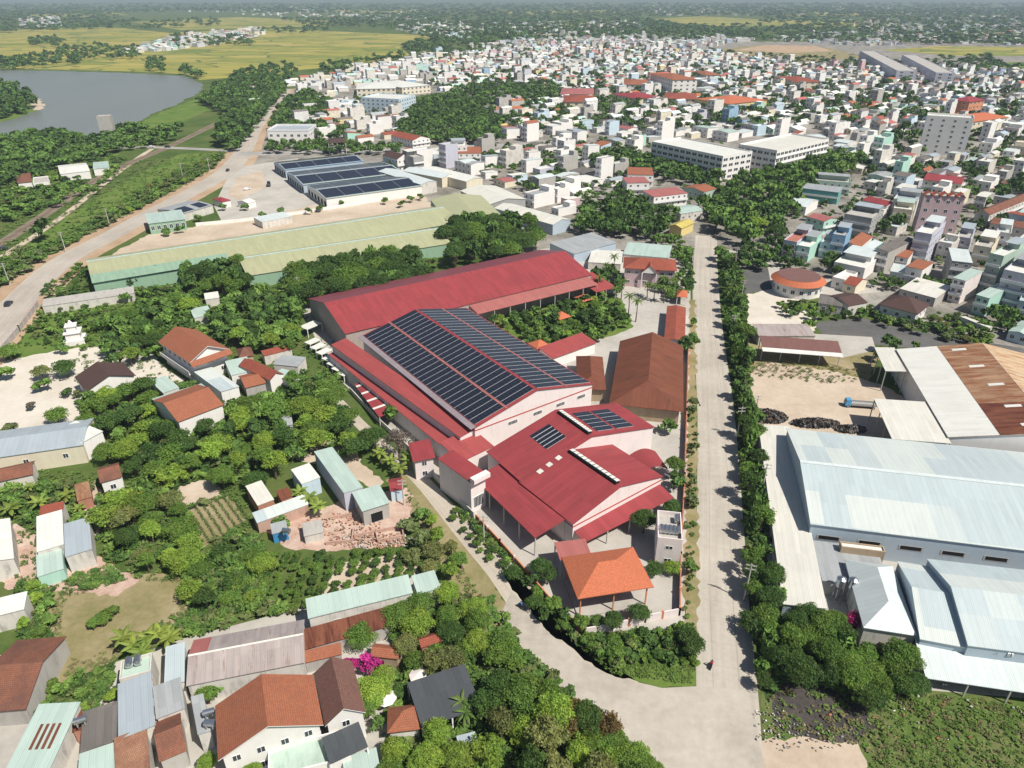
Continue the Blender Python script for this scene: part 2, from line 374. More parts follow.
def pip(x, y, poly):
    c = False; j = len(poly) - 1
    for i in range(len(poly)):
        xi, yi = poly[i]; xj, yj = poly[j]
        if (yi > y) != (yj > y) and x < (xj - xi) * (y - yi) / (yj - yi) + xi: c = not c
        j = i
    return c

RAGGED = ('grass_green', 'grass_dark', 'dry_grass', 'pale_dirt', 'sand_yard', 'black_soil', 'weeds', 'rubble', 'town_ground', 'water')
def sheet(name, pxpoly, mat, z, kind='structure', world=False):
    pts = [Vector((p[0], p[1], z)) for p in pxpoly] if world else [P(x, y, z) for x, y in pxpoly]
    if mat in RAGGED:      # earth and grass end in an uneven line
        g = random.Random(len(pxpoly) * 7 + int(pxpoly[0][0])); out = []
        for i, p in enumerate(pts):
            q = pts[(i + 1) % len(pts)]; d = q - p; L = d.length; n = Vector((-d.y, d.x, 0)) / max(L, 1e-6); s = max(1.2, p.length / 160); k = max(1, min(40, int(L / s)))
            for j in range(k): out.append(p + d * (j / k) + (n * g.uniform(-.42, .42) * s if j else Vector()))
        pts = out
    # keep the winding upward
    a = sum(pts[i].x * pts[(i + 1) % len(pts)].y - pts[(i + 1) % len(pts)].x * pts[i].y for i in range(len(pts)))
    if a < 0: pts.reverse()
    me = bpy.data.meshes.new(name); me.from_pydata([tuple(p) for p in pts], [], [tuple(range(len(pts)))])
    u = me.uv_layers.new(name='UVMap'); u.data.foreach_set('uv', np.array([(p.x, p.y) for p in pts], dtype=np.float32).ravel())
    me.materials.append(MATS[mat])
    o = link(name, me); o['kind'] = kind
    return o

def smooth_line(pts, n=6):
    out = []
    for i in range(len(pts) - 1):
        p0 = pts[max(0, i - 1)]; p1 = pts[i]; p2 = pts[i + 1]; p3 = pts[min(len(pts) - 1, i + 2)]
        for k in range(n):
            t = k / n
            out.append(0.5 * ((2 * p1) + (p2 - p0) * t + (2 * p0 - 5 * p1 + 4 * p2 - p3) * t * t + (3 * p1 - p0 - 3 * p2 + p3) * t ** 3))
    out.append(pts[-1]); return out

def ribbon(name, line, width, mat, z, kind='structure', th=0.0):
    """a road along a centre line of world points; width a number or one per input point"""
    c = [Vector((p[0], p[1], 0)) for p in line]
    sm = smooth_line(c)
    if isinstance(width, (int, float)): ws = [width] * len(sm)
    else:
        ws = []
        for i in range(len(sm)):
            t = i / (len(sm) - 1) * (len(width) - 1); k = min(int(t), len(width) - 2); ws.append(width[k] + (width[k + 1] - width[k]) * (t - k))
    mb = MB(); L = 0; prev = None
    for i, p in enumerate(sm):
        d = (sm[min(i + 1, len(sm) - 1)] - sm[max(i - 1, 0)]).normalized(); nrm = Vector((-d.y, d.x, 0))
        a, b = p + nrm * ws[i] / 2, p - nrm * ws[i] / 2; a.z = b.z = z
        if prev:
            pa, pb, pL, pw = prev; L = pL + (p - sm[i - 1]).length
            mb.face((pb, b, a, pa), 0, ((pL, -pw / 2), (L, -ws[i] / 2), (L, ws[i] / 2), (pL, pw / 2)))
        prev = (a, b, L, ws[i])
    o = mb.build(name, mat); o['kind'] = kind
    return o
# ------------------------------------------------------------------ houses
FOOT = []       # plan rectangles taken: (centre, angle, half length, half depth)
HOUSES = []     # (root, label parts) of the houses whose labels are made together
def rect_corners(c, a, hl, hd):
    ca, sa = math.cos(a), math.sin(a)
    return [(c[0] + x * ca - y * sa, c[1] + x * sa + y * ca) for x, y in ((-hl, -hd), (hl, -hd), (hl, hd), (-hl, hd))]
def rects_hit(r1, r2):
    if (r1[0][0] - r2[0][0]) ** 2 + (r1[0][1] - r2[0][1]) ** 2 > (math.hypot(r1[2], r1[3]) + math.hypot(r2[2], r2[3])) ** 2: return False
    A, B = rect_corners(*r1), rect_corners(*r2)
    for ang in (r1[1], r1[1] + math.pi / 2, r2[1], r2[1] + math.pi / 2):
        ax = (math.cos(ang), math.sin(ang))
        pa = [p[0] * ax[0] + p[1] * ax[1] for p in A]; pb = [p[0] * ax[0] + p[1] * ax[1] for p in B]
        if max(pa) < min(pb) or max(pb) < min(pa): return False
    return True
def free(rect): return not any(rects_hit(rect, r) for r in FOOT)
def point_free(x, y, r=0.0):
    for c, a, hl, hd in FOOT:
        dx, dy = x - c[0], y - c[1]
        if abs(dx) > 90 or abs(dy) > 90: continue
        u = dx * math.cos(a) + dy * math.sin(a); v = -dx * math.sin(a) + dy * math.cos(a)
        if abs(u) < hl + r and abs(v) < hd + r: return False
    return True

WIN = {}
def window_mesh(kind):
    if kind in WIN: return WIN[kind]
    mb = MB()   # unit window in the x-z plane, facing -y, standing 5 cm proud of the wall
    f = 0.07
    mb.box(-.5, .5, -.05, .02, -.5, -.5 + f, 0); mb.box(-.5, .5, -.05, .02, .5 - f, .5, 0)
    mb.box(-.5, -.5 + f, -.05, .02, -.5 + f, .5 - f, 0); mb.box(.5 - f, .5, -.05, .02, -.5 + f, .5 - f, 0)
    mb.face(((-.5 + f, -.02, -.5 + f), (.5 - f, -.02, -.5 + f), (.5 - f, -.02, .5 - f), (-.5 + f, -.02, .5 - f)), 1)
    if kind == 'window':
        mb.box(-.03, .03, -.045, -.021, -.5 + f, .5 - f, 0)
    elif kind == 'barred':
        for i in range(-3, 4): mb.box(i * .125 - .012, i * .125 + .012, -.045, -.021, -.5 + f, .5 - f, 0)
    mats = {'window': ['white_trim', 'glass'], 'barred': ['white_trim', 'dark_open'], 'opening': ['concrete', 'dark_open'], 'door': ['wood_dark', 'dark_open'], 'steel_door': ['teal_metal', 'glass']}[kind]
    WIN[kind] = mb.mesh('window' if 'door' not in kind else 'door', mats)
    return WIN[kind]

def add_window(r, side, hl, hd, t, z, w, h, kind='window', name=None):
    """a window or door on one side of a house; t in -1..1 along that side"""
    if side == 'f': loc, rz = (t * hl, -hd, z), 0
    elif side == 'b': loc, rz = (t * hl, hd, z), math.pi
    elif side == 'r': loc, rz = (hl, t * hd, z), math.pi / 2
    else: loc, rz = (-hl, t * hd, z), -math.pi / 2
    o = link(name or ('door' if 'door' in kind else 'window'), window_mesh(kind), r, loc, rz)
    o.scale = (w, 1.0, h)
    return o

def side_faces_camera(side, c, a):
    n = {'f': -math.pi / 2, 'b': math.pi / 2, 'r': 0.0, 'l': math.pi}[side] + a
    d = Vector((-c[0], -c[1], 0)).normalized()
    return math.cos(n) * d.x + math.sin(n) * d.y > -0.12

def roof_shape(roof, L, D, ez, rz, ro=0.0):
    """top faces of a roof over [-L/2, L/2] x [-D/2, D/2]: list of (points, side)"""
    x0, x1, y0, y1 = -L / 2, L / 2, -D / 2, D / 2
    A, B, C_, D_ = (x0, y0, ez), (x1, y0, ez), (x1, y1, ez), (x0, y1, ez)
    if roof == 'gx':
        y = ro * D / 2; p, q = (x0, y, rz), (x1, y, rz); return [((A, B, q, p), 'f'), ((C_, D_, p, q), 'b')]
    if roof == 'gy':
        x = ro * L / 2; p, q = (x, y0, rz), (x, y1, rz); return [((B, C_, q, p), 'r'), ((D_, A, p, q), 'l')]
    if roof in ('hx', 'hy', 'pyr'):
        if roof == 'hx': k = min(D / 2, L * 0.45); p, q = (x0 + k, 0, rz), (x1 - k, 0, rz)
        elif roof == 'hy': k = min(L / 2, D * 0.45); p, q = (0, y0 + k, rz), (0, y1 - k, rz)
        if roof == 'pyr': p = (0, 0, rz); return [((A, B, p), 'f'), ((B, C_, p), 'r'), ((C_, D_, p), 'b'), ((D_, A, p), 'l')]
        if roof == 'hx': return [((A, B, q, p), 'f'), ((B, C_, q), 'r'), ((C_, D_, p, q), 'b'), ((D_, A, p), 'l')]
        return [((A, B, p), 'f'), ((B, C_, q, p), 'r'), ((C_, D_, q), 'b'), ((D_, A, p, q), 'l')]
    if roof == 'hgy':   # gable at the back, hip towards the front
        k = L * 0.42; p, q = (0, y0 + k, rz), (0, y1, rz)
        return [((A, B, p), 'f'), ((B, C_, q, p), 'r'), ((D_, A, p, q), 'l')]
    z = {'sb': (ez, ez, rz, rz), 'sf': (rz, rz, ez, ez), 'sr': (ez, rz, rz, ez), 'sl': (rz, ez, ez, rz), 'flat': (ez,) * 4}[roof]
    return [(((x0, y0, z[0]), (x1, y0, z[1]), (x1, y1, z[2]), (x0, y1, z[3])), 'f')]

def roof_z(roof, L, D, ez, rz, x, y, ro=0.0):
    if roof == 'gx':
        m = ro * D / 2; return rz - (rz - ez) * (abs(y - m) / (D / 2 + (m if y < m else -m)))
    if roof == 'gy':
        m = ro * L / 2; return rz - (rz - ez) * (abs(x - m) / (L / 2 + (m if x < m else -m)))
    if roof == 'sb': return ez + (rz - ez) * (y / D + .5)
    if roof == 'sf': return rz + (ez - rz) * (y / D + .5)
    if roof == 'sr': return ez + (rz - ez) * (x / L + .5)
    if roof == 'sl': return rz + (ez - rz) * (x / L + .5)
    if roof == 'hgy' and y > 0: return rz - (rz - ez) * abs(x) / (L / 2)
    return ez

class House: pass
SKEW = []
def house(name, label, cat, c, ang, L, D, ez, roof, rh, wall, roofm, group=None, ov=0.4, floors=None, win='window', wsides='frl', step=3.2, ww=1.2, wh=1.3,
          parapet=0.0, door=None, open_=False, ro=0.0, th=0.14, trim=None, gable=None, tank=0, canopy=None, posts='pole_concrete', base=0.0, band=None, foot=True, parts=True, deck=None, wz=0.55, wmax=14, ledge=False, stair=None):
    """a building over a plan rectangle: root Empty at the base, wall, roof, windows, doors ... as its parts"""
    r = root(name, label, cat, (c[0], c[1], base), ang, group)
    if foot: FOOT.append(((c[0], c[1]), ang, L / 2, D / 2))
    rz = ez + rh
    hl, hd = L / 2 - ov, D / 2 - ov
    H = House(); H.r, H.L, H.D, H.ez, H.rz, H.roof, H.c, H.ang, H.hl, H.hd, H.ro = r, L, D, ez, rz, roof, c, ang, hl, hd, ro
    if roof == 'flat' and not open_:
        wb = MB(); pz = ez + parapet; t = min(0.2, hl * .2)
        for p, q in (((-hl, -hd), (hl, -hd)), ((hl, -hd), (hl, hd)), ((hl, hd), (-hl, hd)), ((-hl, hd), (-hl, -hd))):
            wb.face(((p[0], p[1], 0), (q[0], q[1], 0), (q[0], q[1], pz), (p[0], p[1], pz)), 0)
        if parapet > 0:
            a, b = hl - t, hd - t
            for (p, q, u, v) in (((-hl, -hd), (hl, -hd), (a, -b), (-a, -b)), ((hl, -hd), (hl, hd), (a, b), (a, -b)), ((hl, hd), (-hl, hd), (-a, b), (a, b)), ((-hl, hd), (-hl, -hd), (-a, -b), (-a, b))):
                wb.face(((p[0], p[1], pz), (q[0], q[1], pz), (u[0], u[1], pz), (v[0], v[1], pz)), 0)
                wb.face(((v[0], v[1], pz), (u[0], u[1], pz), (u[0], u[1], ez), (v[0], v[1], ez)), 0)
            rb = MB(); rb.face(((-a, -b, ez), (a, -b, ez), (a, b, ez), (-a, b, ez)), 0)
        else:
            rb = MB(); rb.slab(((-hl - ov, -hd - ov, ez + .16), (hl + ov, -hd - ov, ez + .16), (hl + ov, hd + ov, ez + .16), (-hl - ov, hd + ov, ez + .16)), 0.16, 0)
        wb.build('wall', [wall], r); rb.build('roof', [roofm], r)
    else:
        faces = roof_shape(roof, L, D, ez, rz, ro)
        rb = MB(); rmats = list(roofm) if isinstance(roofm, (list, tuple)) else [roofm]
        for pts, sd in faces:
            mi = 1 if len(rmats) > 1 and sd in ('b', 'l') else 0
            rb.face(pts, mi)
            rb.face([(p[0], p[1], p[2] - th) for p in pts][::-1], mi)
        edge = {}
        for pts, sd in faces:
            for i in range(len(pts)):
                a, b = pts[i], pts[(i + 1) % len(pts)]
                k = tuple(sorted((tuple(round(x, 3) for x in a), tuple(round(x, 3) for x in b))))
                edge[k] = (a, b, 0) if k not in edge else None
        rmats.append(trim or rmats[0])
        for e in edge.values():
            if e: a, b, _ = e; rb.face(((a[0], a[1], a[2] - th), (b[0], b[1], b[2] - th), b, a), len(rmats) - 1)
        rb.build('roof', rmats, r)
        if open_:
            nx, ny = max(1, round((2 * hl) / 6)), max(1, round((2 * hd) / 6)); k = 0
            for i in range(nx + 1):
                for j in range(ny + 1):
                    if 0 < i < nx and 0 < j < ny: continue
                    x, y = -hl + 2 * hl * i / nx, -hd + 2 * hd * j / ny
                    pb = MB(); pb.box(x - .11, x + .11, y - .11, y + .11, 0, roof_z(roof, L, D, ez, rz, x, y, ro) - th, 0)
                    pb.build('post', [posts], r)
        else:
            wb = MB()
            zt = lambda x, y: roof_z(roof, L, D, ez, rz, x, y, ro) - th * (1.0 if roof in ('gx', 'gy', 'sb', 'sf', 'sr', 'sl', 'hgy') else 0.2)
            def side(p, q, mids=()):
                pts = [(p[0], p[1], 0), (q[0], q[1], 0), (q[0], q[1], zt(*q))] + [(m[0], m[1], zt(*m)) for m in mids] + [(p[0], p[1], zt(*p))]
                wb.face(pts, 0)
            mx = [(ro * L / 2, -hd)] if roof == 'gy' else []
            side((-hl, -hd), (hl, -hd), mx)
            side((hl, -hd), (hl, hd), [(hl, ro * D / 2)] if roof == 'gx' else [])
            side((hl, hd), (-hl, hd), [(ro * L / 2, hd)] if roof == 'gy' else [(0, hd)] if roof == 'hgy' else [])
            side((-hl, hd), (-hl, -hd), [(-hl, ro * D / 2)] if roof == 'gx' else [])
            wb.build('wall', [wall], r)
    if band:      # a thin painted string course round the wall: (z, material)
        bz, bm = band; bb = MB()
        for x0, x1, y0, y1 in ((-hl - .06, hl + .06, -hd - .06, -hd - .003), (-hl - .06, hl + .06, hd + .003, hd + .06), (-hl - .06, -hl - .003, -hd - .003, hd + .003), (hl + .003, hl + .06, -hd - .003, hd + .003)):
            bb.box(x0, x1, y0, y1, bz - .15, bz + .15)
        bb.build('string_course', [bm], r)
    if floors and not open_:
        fh = ez / floors; n_all = 0
        for sd in wsides:
            if not side_faces_camera(sd, c, ang): continue
            ln = 2 * (hl if sd in 'fb' else hd)
            n = max(1, min(int(ln / step), wmax))
            if ln < ww + .5: continue
            for fl in range(floors):
                for i in range(n):
                    if n_all >= 96: break
                    t = (i + .5) / n * 2 - 1
                    if fl == 0 and door and sd == 'f' and i == n // 2: continue
                    add_window(r, sd, hl, hd, t, fl * fh + fh * wz, min(ww, ln * .6), min(wh, fh * .6), win); n_all += 1
    if door and not open_:
        sd = 'f' if side_faces_camera('f', c, ang) else 'r'
        add_window(r, sd, hl, hd, 0.0 if not floors or floors and True else 0, 1.1 if door != 'wide' else 1.4, 1.1 if door != 'wide' else 3.0, 2.2 if door != 'wide' else 2.8, 'door' if door != 'wide' else 'opening', 'door')
    if ledge and floors and floors > 1:      # a balcony to each upper floor at the front
        fh = ez / floors
        for k in range(1, floors):
            a_, b_, c_ = fh * k - .12, fh * k + .05, fh * k + .95; mb = MB()
            pf = [(-hd - .003, a_), (-hd - .003, b_), (-hd - .9, b_), (-hd - .9, c_), (-hd - 1.0, c_), (-hd - 1.0, a_)]
            for i in range(6):
                p, q = pf[i], pf[(i + 1) % 6]; mb.face(((-hl, p[0], p[1]), (hl, p[0], p[1]), (hl, q[0], q[1]), (-hl, q[0], q[1])))
            mb.face([(hl, y, z) for y, z in pf][::-1]); mb.face([(-hl, y, z) for y, z in pf])
            mb.build('balcony', ['white_trim'], r)
    if stair and roof == 'flat' and hd > 3:  # a stair room and a sheet metal cover on the roof terrace
        rs = random.Random(int(abs(c[0] * 13 + c[1] * 7))); k = rs.uniform(.25, .5); mb = MB()
        mb.box(-hl * .85, hl * .85, hd * (1 - 2 * k), hd * .9, ez + .004, ez + 2.6); mb.build('stair_room', [wall], r)
        mb = MB(); mb.slab(((-hl * .92, hd * (.7 - 2 * k), ez + 2.75), (hl * .92, hd * (.7 - 2 * k), ez + 2.75), (hl * .92, hd * .95, ez + 3.0), (-hl * .92, hd * .95, ez + 3.0)), .1); mb.build('terrace_cover', [stair], r)
    for k in range(tank):
        add_tank(r, (-hl * .45 + 1.3 * k, hd * .35, ez + (.16 if not parapet else 0.004)), k)
    return H

def add_tank(r, loc, k=0, mat='steel'):
    tb = MB()    # a lying steel water tank on a stand
    x, y, z = loc
    n = 12
    for i in range(n):
        a0, a1 = 2 * math.pi * i / n, 2 * math.pi * (i + 1) / n
        tb.face(((x + .5 * math.cos(a0), y - .8, z + .95 + .5 * math.sin(a0)), (x + .5 * math.cos(a0), y + .8, z + .95 + .5 * math.sin(a0)),
                 (x + .5 * math.cos(a1), y + .8, z + .95 + .5 * math.sin(a1)), (x + .5 * math.cos(a1), y - .8, z + .95 + .5 * math.sin(a1))), 0)
    for s in (-1, 1):
        ring = [(x + .5 * math.cos(2 * math.pi * i / n), y + .8 * s, z + .95 + .5 * math.sin(2 * math.pi * i / n)) for i in range(n)]
        tip = (x, y + 1.0 * s, z + .95)
        for i in range(n):
            a, b = ring[i], ring[(i + 1) % n]
            tb.face((a, b, tip) if s < 0 else (b, a, tip), 0)
        tb.box(x - .45, x + .45, y + .5 * s - .06, y + .5 * s + .06, z, z + .55, 1)
    return tb.build('water_tank', [mat, 'grey_wall'], r)

def fit(A, B, Cc, z):
    """a plan rectangle from three roof corners of the photograph that lie at height z: front edge A-B, C on the far edge; the longer measured edge sets the direction"""
    a, b, c = P(*A, z), P(*B, z), P(*Cc, z)
    u = (b - a); L = u.length; u = u / L
    near = a if abs((c - a).dot(u)) < abs((c - b).dot(u)) else b
    sk = min(abs((c - a).dot(u)), abs((c - b).dot(u))); v = c - near
    if v.length > L:
        n = v.normalized(); d = v.length; u2 = Vector((n.y, -n.x, 0))
        if u2.dot(u) < 0: u2 = -u2
        L = (b - a).dot(u2)
        if near is a: b = a + u2 * L
        else: a = b - u2 * L
        u = u2; m = (a + b) / 2 + n * d / 2
        if Vector((-u.y, u.x, 0)).dot(n) < 0: u = -u
        return (m.x, m.y), math.atan2(u.y, u.x), L, d, sk
    n = Vector((-u.y, u.x, 0)); d = (c - a).dot(n)
    if d < 0: u = -u; n = -n; d = -d
    n = Vector((-u.y, u.x, 0))
    m = (a + b) / 2 + n * d / 2
    return (m.x, m.y), math.atan2(u.y, u.x), L, d, sk

def hs(name, label, cat, A, B, Cc, ez, roof, rh, wall, roofm, **kw):
    c, ang, L, D, sk = fit(A, B, Cc, ez)
    SKEW.append((label, round(L, 1), round(D, 1), round(sk, 1), round(math.degrees(ang))))
    return house(name, label, cat, c, ang, L, D, ez, roof, rh, wall, roofm, **kw)

def slope_pt(H, side, u, v, lift=0.0):
    """point on a gable slope: u 0..1 along the ridge, v 0 at the eave .. 1 at the ridge"""
    L, D, ro = H.L, H.D, H.ro
    if H.roof == 'gy':
        m = ro * L / 2; y = -D / 2 + u * D
        x = (-L / 2 + v * (m + L / 2)) if side == 'l' else (L / 2 - v * (L / 2 - m))
    else:
        m = ro * D / 2; x = -L / 2 + u * L
        y = (-D / 2 + v * (m + D / 2)) if side == 'f' else (D / 2 - v * (D / 2 - m))
    return Vector((x, y, H.ez + (H.rz - H.ez) * v + lift))

def on_roof(H, side, u0, u1, v0, v1, name, mat, lift=0.03, th=0.05, parent=None, edge=None):
    q = [slope_pt(H, side, u0, v0, lift + th), slope_pt(H, side, u1, v0, lift + th), slope_pt(H, side, u1, v1, lift + th), slope_pt(H, side, u0, v1, lift + th)]
    if (q[1] - q[0]).cross(q[3] - q[0]).z < 0: q = [q[1], q[0], q[3], q[2]]
    mb = MB(); mb.slab(q, th, 0, 1)
    return mb.build(name, [mat, edge or mat], parent or H.r)

def solar(H, side, u0, u1, v0, v1, rows, gap=0.045):
    arr = link('solar_array', None, H.r)
    on_roof(H, side, u0, u1 - (u1 - u0) * gap / rows, v0, v1, 'mounting_rails', 'grey_metal', 0.05, 0.03, arr)
    for i in range(rows):
        a = u0 + (u1 - u0) * i / rows; b = u0 + (u1 - u0) * (i + 1 - gap) / rows
        on_roof(H, side, a, b, v0, v1, 'panel_row', 'solar_panel', 0.10, 0.05, arr, 'white_trim')
    return arr
# ------------------------------------------------------------------ trees
def leaf_arrays(seed, n, lobes, size, airy=0.0, flat=1.0):
    """leaf sprays of a crown of unit radius about the origin: small tilted quads on the skins of many lobes"""
    g = np.random.default_rng(seed)
    ctr = []
    for i in range(lobes):
        d = g.normal(size=3); d /= np.linalg.norm(d); d[2] = abs(d[2]) * .95 - .32
        ctr.append(d * g.uniform(.34, .72))
    ctr = np.array(ctr); rad = g.uniform(.18, .42, lobes)
    k = g.integers(0, lobes, n)
    d = g.normal(size=(n, 3)); d /= np.linalg.norm(d, axis=1)[:, None]
    d[:, 2] = np.where(d[:, 2] < -.35, -d[:, 2], d[:, 2])
    rr = rad[k] * (1 - airy * g.random(n)) * g.uniform(.82, 1.06, n)
    c = ctr[k] + d * rr[:, None]
    c[:, 2] *= flat
    nrm = d + g.normal(size=(n, 3)) * .75; nrm /= np.linalg.norm(nrm, axis=1)[:, None]
    t = np.cross(nrm, g.normal(size=(n, 3))); t /= np.linalg.norm(t, axis=1)[:, None]
    b = np.cross(nrm, t)
    s = size * g.uniform(.6, 1.25, n)[:, None]; w = s * g.uniform(.45, .8, n)[:, None]
    q = np.stack([c - t * s, c - b * w, c + t * s + nrm * s * .25, c + b * w], 1)
    return q.reshape(-1, 3)

def raw_mesh(name, v, nq, mats):
    me = bpy.data.meshes.new(name)
    me.vertices.add(len(v)); me.vertices.foreach_set('co', np.asarray(v, dtype=np.float32).ravel())
    me.loops.add(nq * 4); me.loops.foreach_set('vertex_index', np.arange(nq * 4, dtype=np.int32))
    me.polygons.add(nq); me.polygons.foreach_set('loop_start', np.arange(0, nq * 4, 4, dtype=np.int32))
    for m in mats: me.materials.append(MATS[m])
    me.update(calc_edges=True); return me

CROWN = {}
def crown_mesh(kind, col, var):
    key = (kind, col, var)
    if key in CROWN: return CROWN[key]
    if kind == 'round': v = leaf_arrays(100 + var, 4200, 34, .066, .2, .95)
    elif kind == 'airy': v = leaf_arrays(200 + var, 3000, 34, .066, .55, .9)
    elif kind == 'big': v = leaf_arrays(300 + var, 9500, 52, .045, .25, .9)
    elif kind == 'shrub': v = leaf_arrays(400 + var, 1300, 14, .10, .25, .95)
    elif kind == 'bare': v = leaf_arrays(500 + var, 1800, 30, .05, .6, .9)
    CROWN[key] = raw_mesh('crown', v, len(v) // 4, ['leaf_' + col])
    return CROWN[key]

TRUNK = {}
def trunk_mesh(var):
    if var in TRUNK: return TRUNK[var]
    g = random.Random(var); mb = MB()
    mb.tube((0, 0, 0), (.02, .01, .35), .075, .055, 7, cap=False)
    mb.tube((.02, .01, .35), (0, 0, .62), .055, .03, 6, cap=False)
    for i in range(5):
        a = i * 1.26 + g.random(); z = .28 + .06 * i
        mb.tube((.01, .01, z), (.5 * math.cos(a), .5 * math.sin(a), z + .24), .035, .012, 5, cap=False)
    TRUNK[var] = mb.mesh('trunk', ['bark']); return TRUNK[var]

PALM = {}
def palm_meshes(var, n=16, L=1.0, droop=1.0, width=.11, stem=1.0, mat='leaf_palm'):
    key = (var, mat)
    if key in PALM: return PALM[key]
    g = random.Random(var); mb = MB()
    for i in range(n):
        a = i * 2.399 + g.random() * .3; el = .9 - 1.3 * (i / n) * droop
        p = Vector((0, 0, 0)); d = Vector((math.cos(a) * math.cos(el), math.sin(a) * math.cos(el), math.sin(el)))
        sd = Vector((-math.sin(a), math.cos(a), 0)); steps = 5; prev = None
        for k in range(steps + 1):
            w = width * math.sin(math.pi * (.12 + .85 * k / steps))
            l, r_ = p + sd * w - Vector((0, 0, w * .5)), p - sd * w - Vector((0, 0, w * .5))
            if prev: mb.face((prev[0], prev[1], p, l)); mb.face((prev[1], prev[2], r_, p))
            prev = (l, p.copy(), r_)
            p = p + d * (L / steps); d = (d + Vector((0, 0, -.28 * droop))).normalized()
    crown = mb.mesh('crown', [mat])
    tb = MB(); tb.tube((0, 0, 0), (.03, 0, .5), .05, .035, 7, cap=False); tb.tube((.03, 0, .5), (0, 0, 1), .035, .028, 7, cap=False)
    PALM[key] = (crown, tb.mesh('trunk', ['bark'])); return PALM[key]

TREES = []      # every wanted tree: (x, y, r, h, kind, colour, phrase, group)
def want(x, y, r, h, kind, col, phrase, group): TREES.append((x, y, r, h, kind, col, phrase, group))
def tree_px(px, py, r, h, kind, col, phrase, group):
    """a tree by the middle of its crown in the photograph"""
    p = P(px, py, h * .62); want(p.x, p.y, r, h, kind, col, phrase, group)

NOGO = []       # world polygons where no plant is scattered
def fill(pxpoly, gap, r, h, kinds, cols, phrase, group, z=3.0, seed=0, keep=1.0, clear=0.3):
    """scatter trees over a patch outlined in the photograph at crown height z"""
    g = random.Random(seed or int(pxpoly[0][0] * 7 + pxpoly[0][1]))
    poly = [tuple(P(x, y, z)[:2]) for x, y in pxpoly]
    xs = [p[0] for p in poly]; ys = [p[1] for p in poly]; pts = []
    n = int((max(xs) - min(xs)) * (max(ys) - min(ys)) / (gap * gap) * 6) + 20
    for _ in range(min(n, 12000)):
        x, y = g.uniform(min(xs), max(xs)), g.uniform(min(ys), max(ys))
        if not pip(x, y, poly) or any((x - a) ** 2 + (y - b) ** 2 < gap * gap for a, b in pts): continue
        if not point_free(x, y, clear) or any(pip(x, y, q) for q in NOGO): continue
        pts.append((x, y))
        if g.random() > keep: continue
        rr = g.uniform(*r); hh = g.uniform(*h) * (.75 + .25 * rr / r[1])
        want(x, y, rr, hh, g.choice(kinds), g.choice(cols), phrase, group)

ADJ = {'dark': 'dark green', 'mid': 'green', 'bright': 'bright green', 'olive': 'olive green', 'rust': 'russet tinged', 'grey': 'greyish bare', 'pink': 'pink flowering', 'palm': 'green', 'banana': 'pale green'}
ORD = 'first second third fourth fifth sixth seventh eighth ninth tenth eleventh twelfth thirteenth fourteenth fifteenth sixteenth seventeenth eighteenth nineteenth twentieth'.split()
def ordinal(i):
    if i < 20: return ORD[i]
    tens = ['twenty', 'thirty', 'forty', 'fifty', 'sixty', 'seventy', 'eighty', 'ninety'][(i + 1) // 10 - 2]
    return tens[:-1] + 'ieth' if (i + 1) % 10 == 0 else tens + '-' + ORD[(i + 1) % 10 - 1]

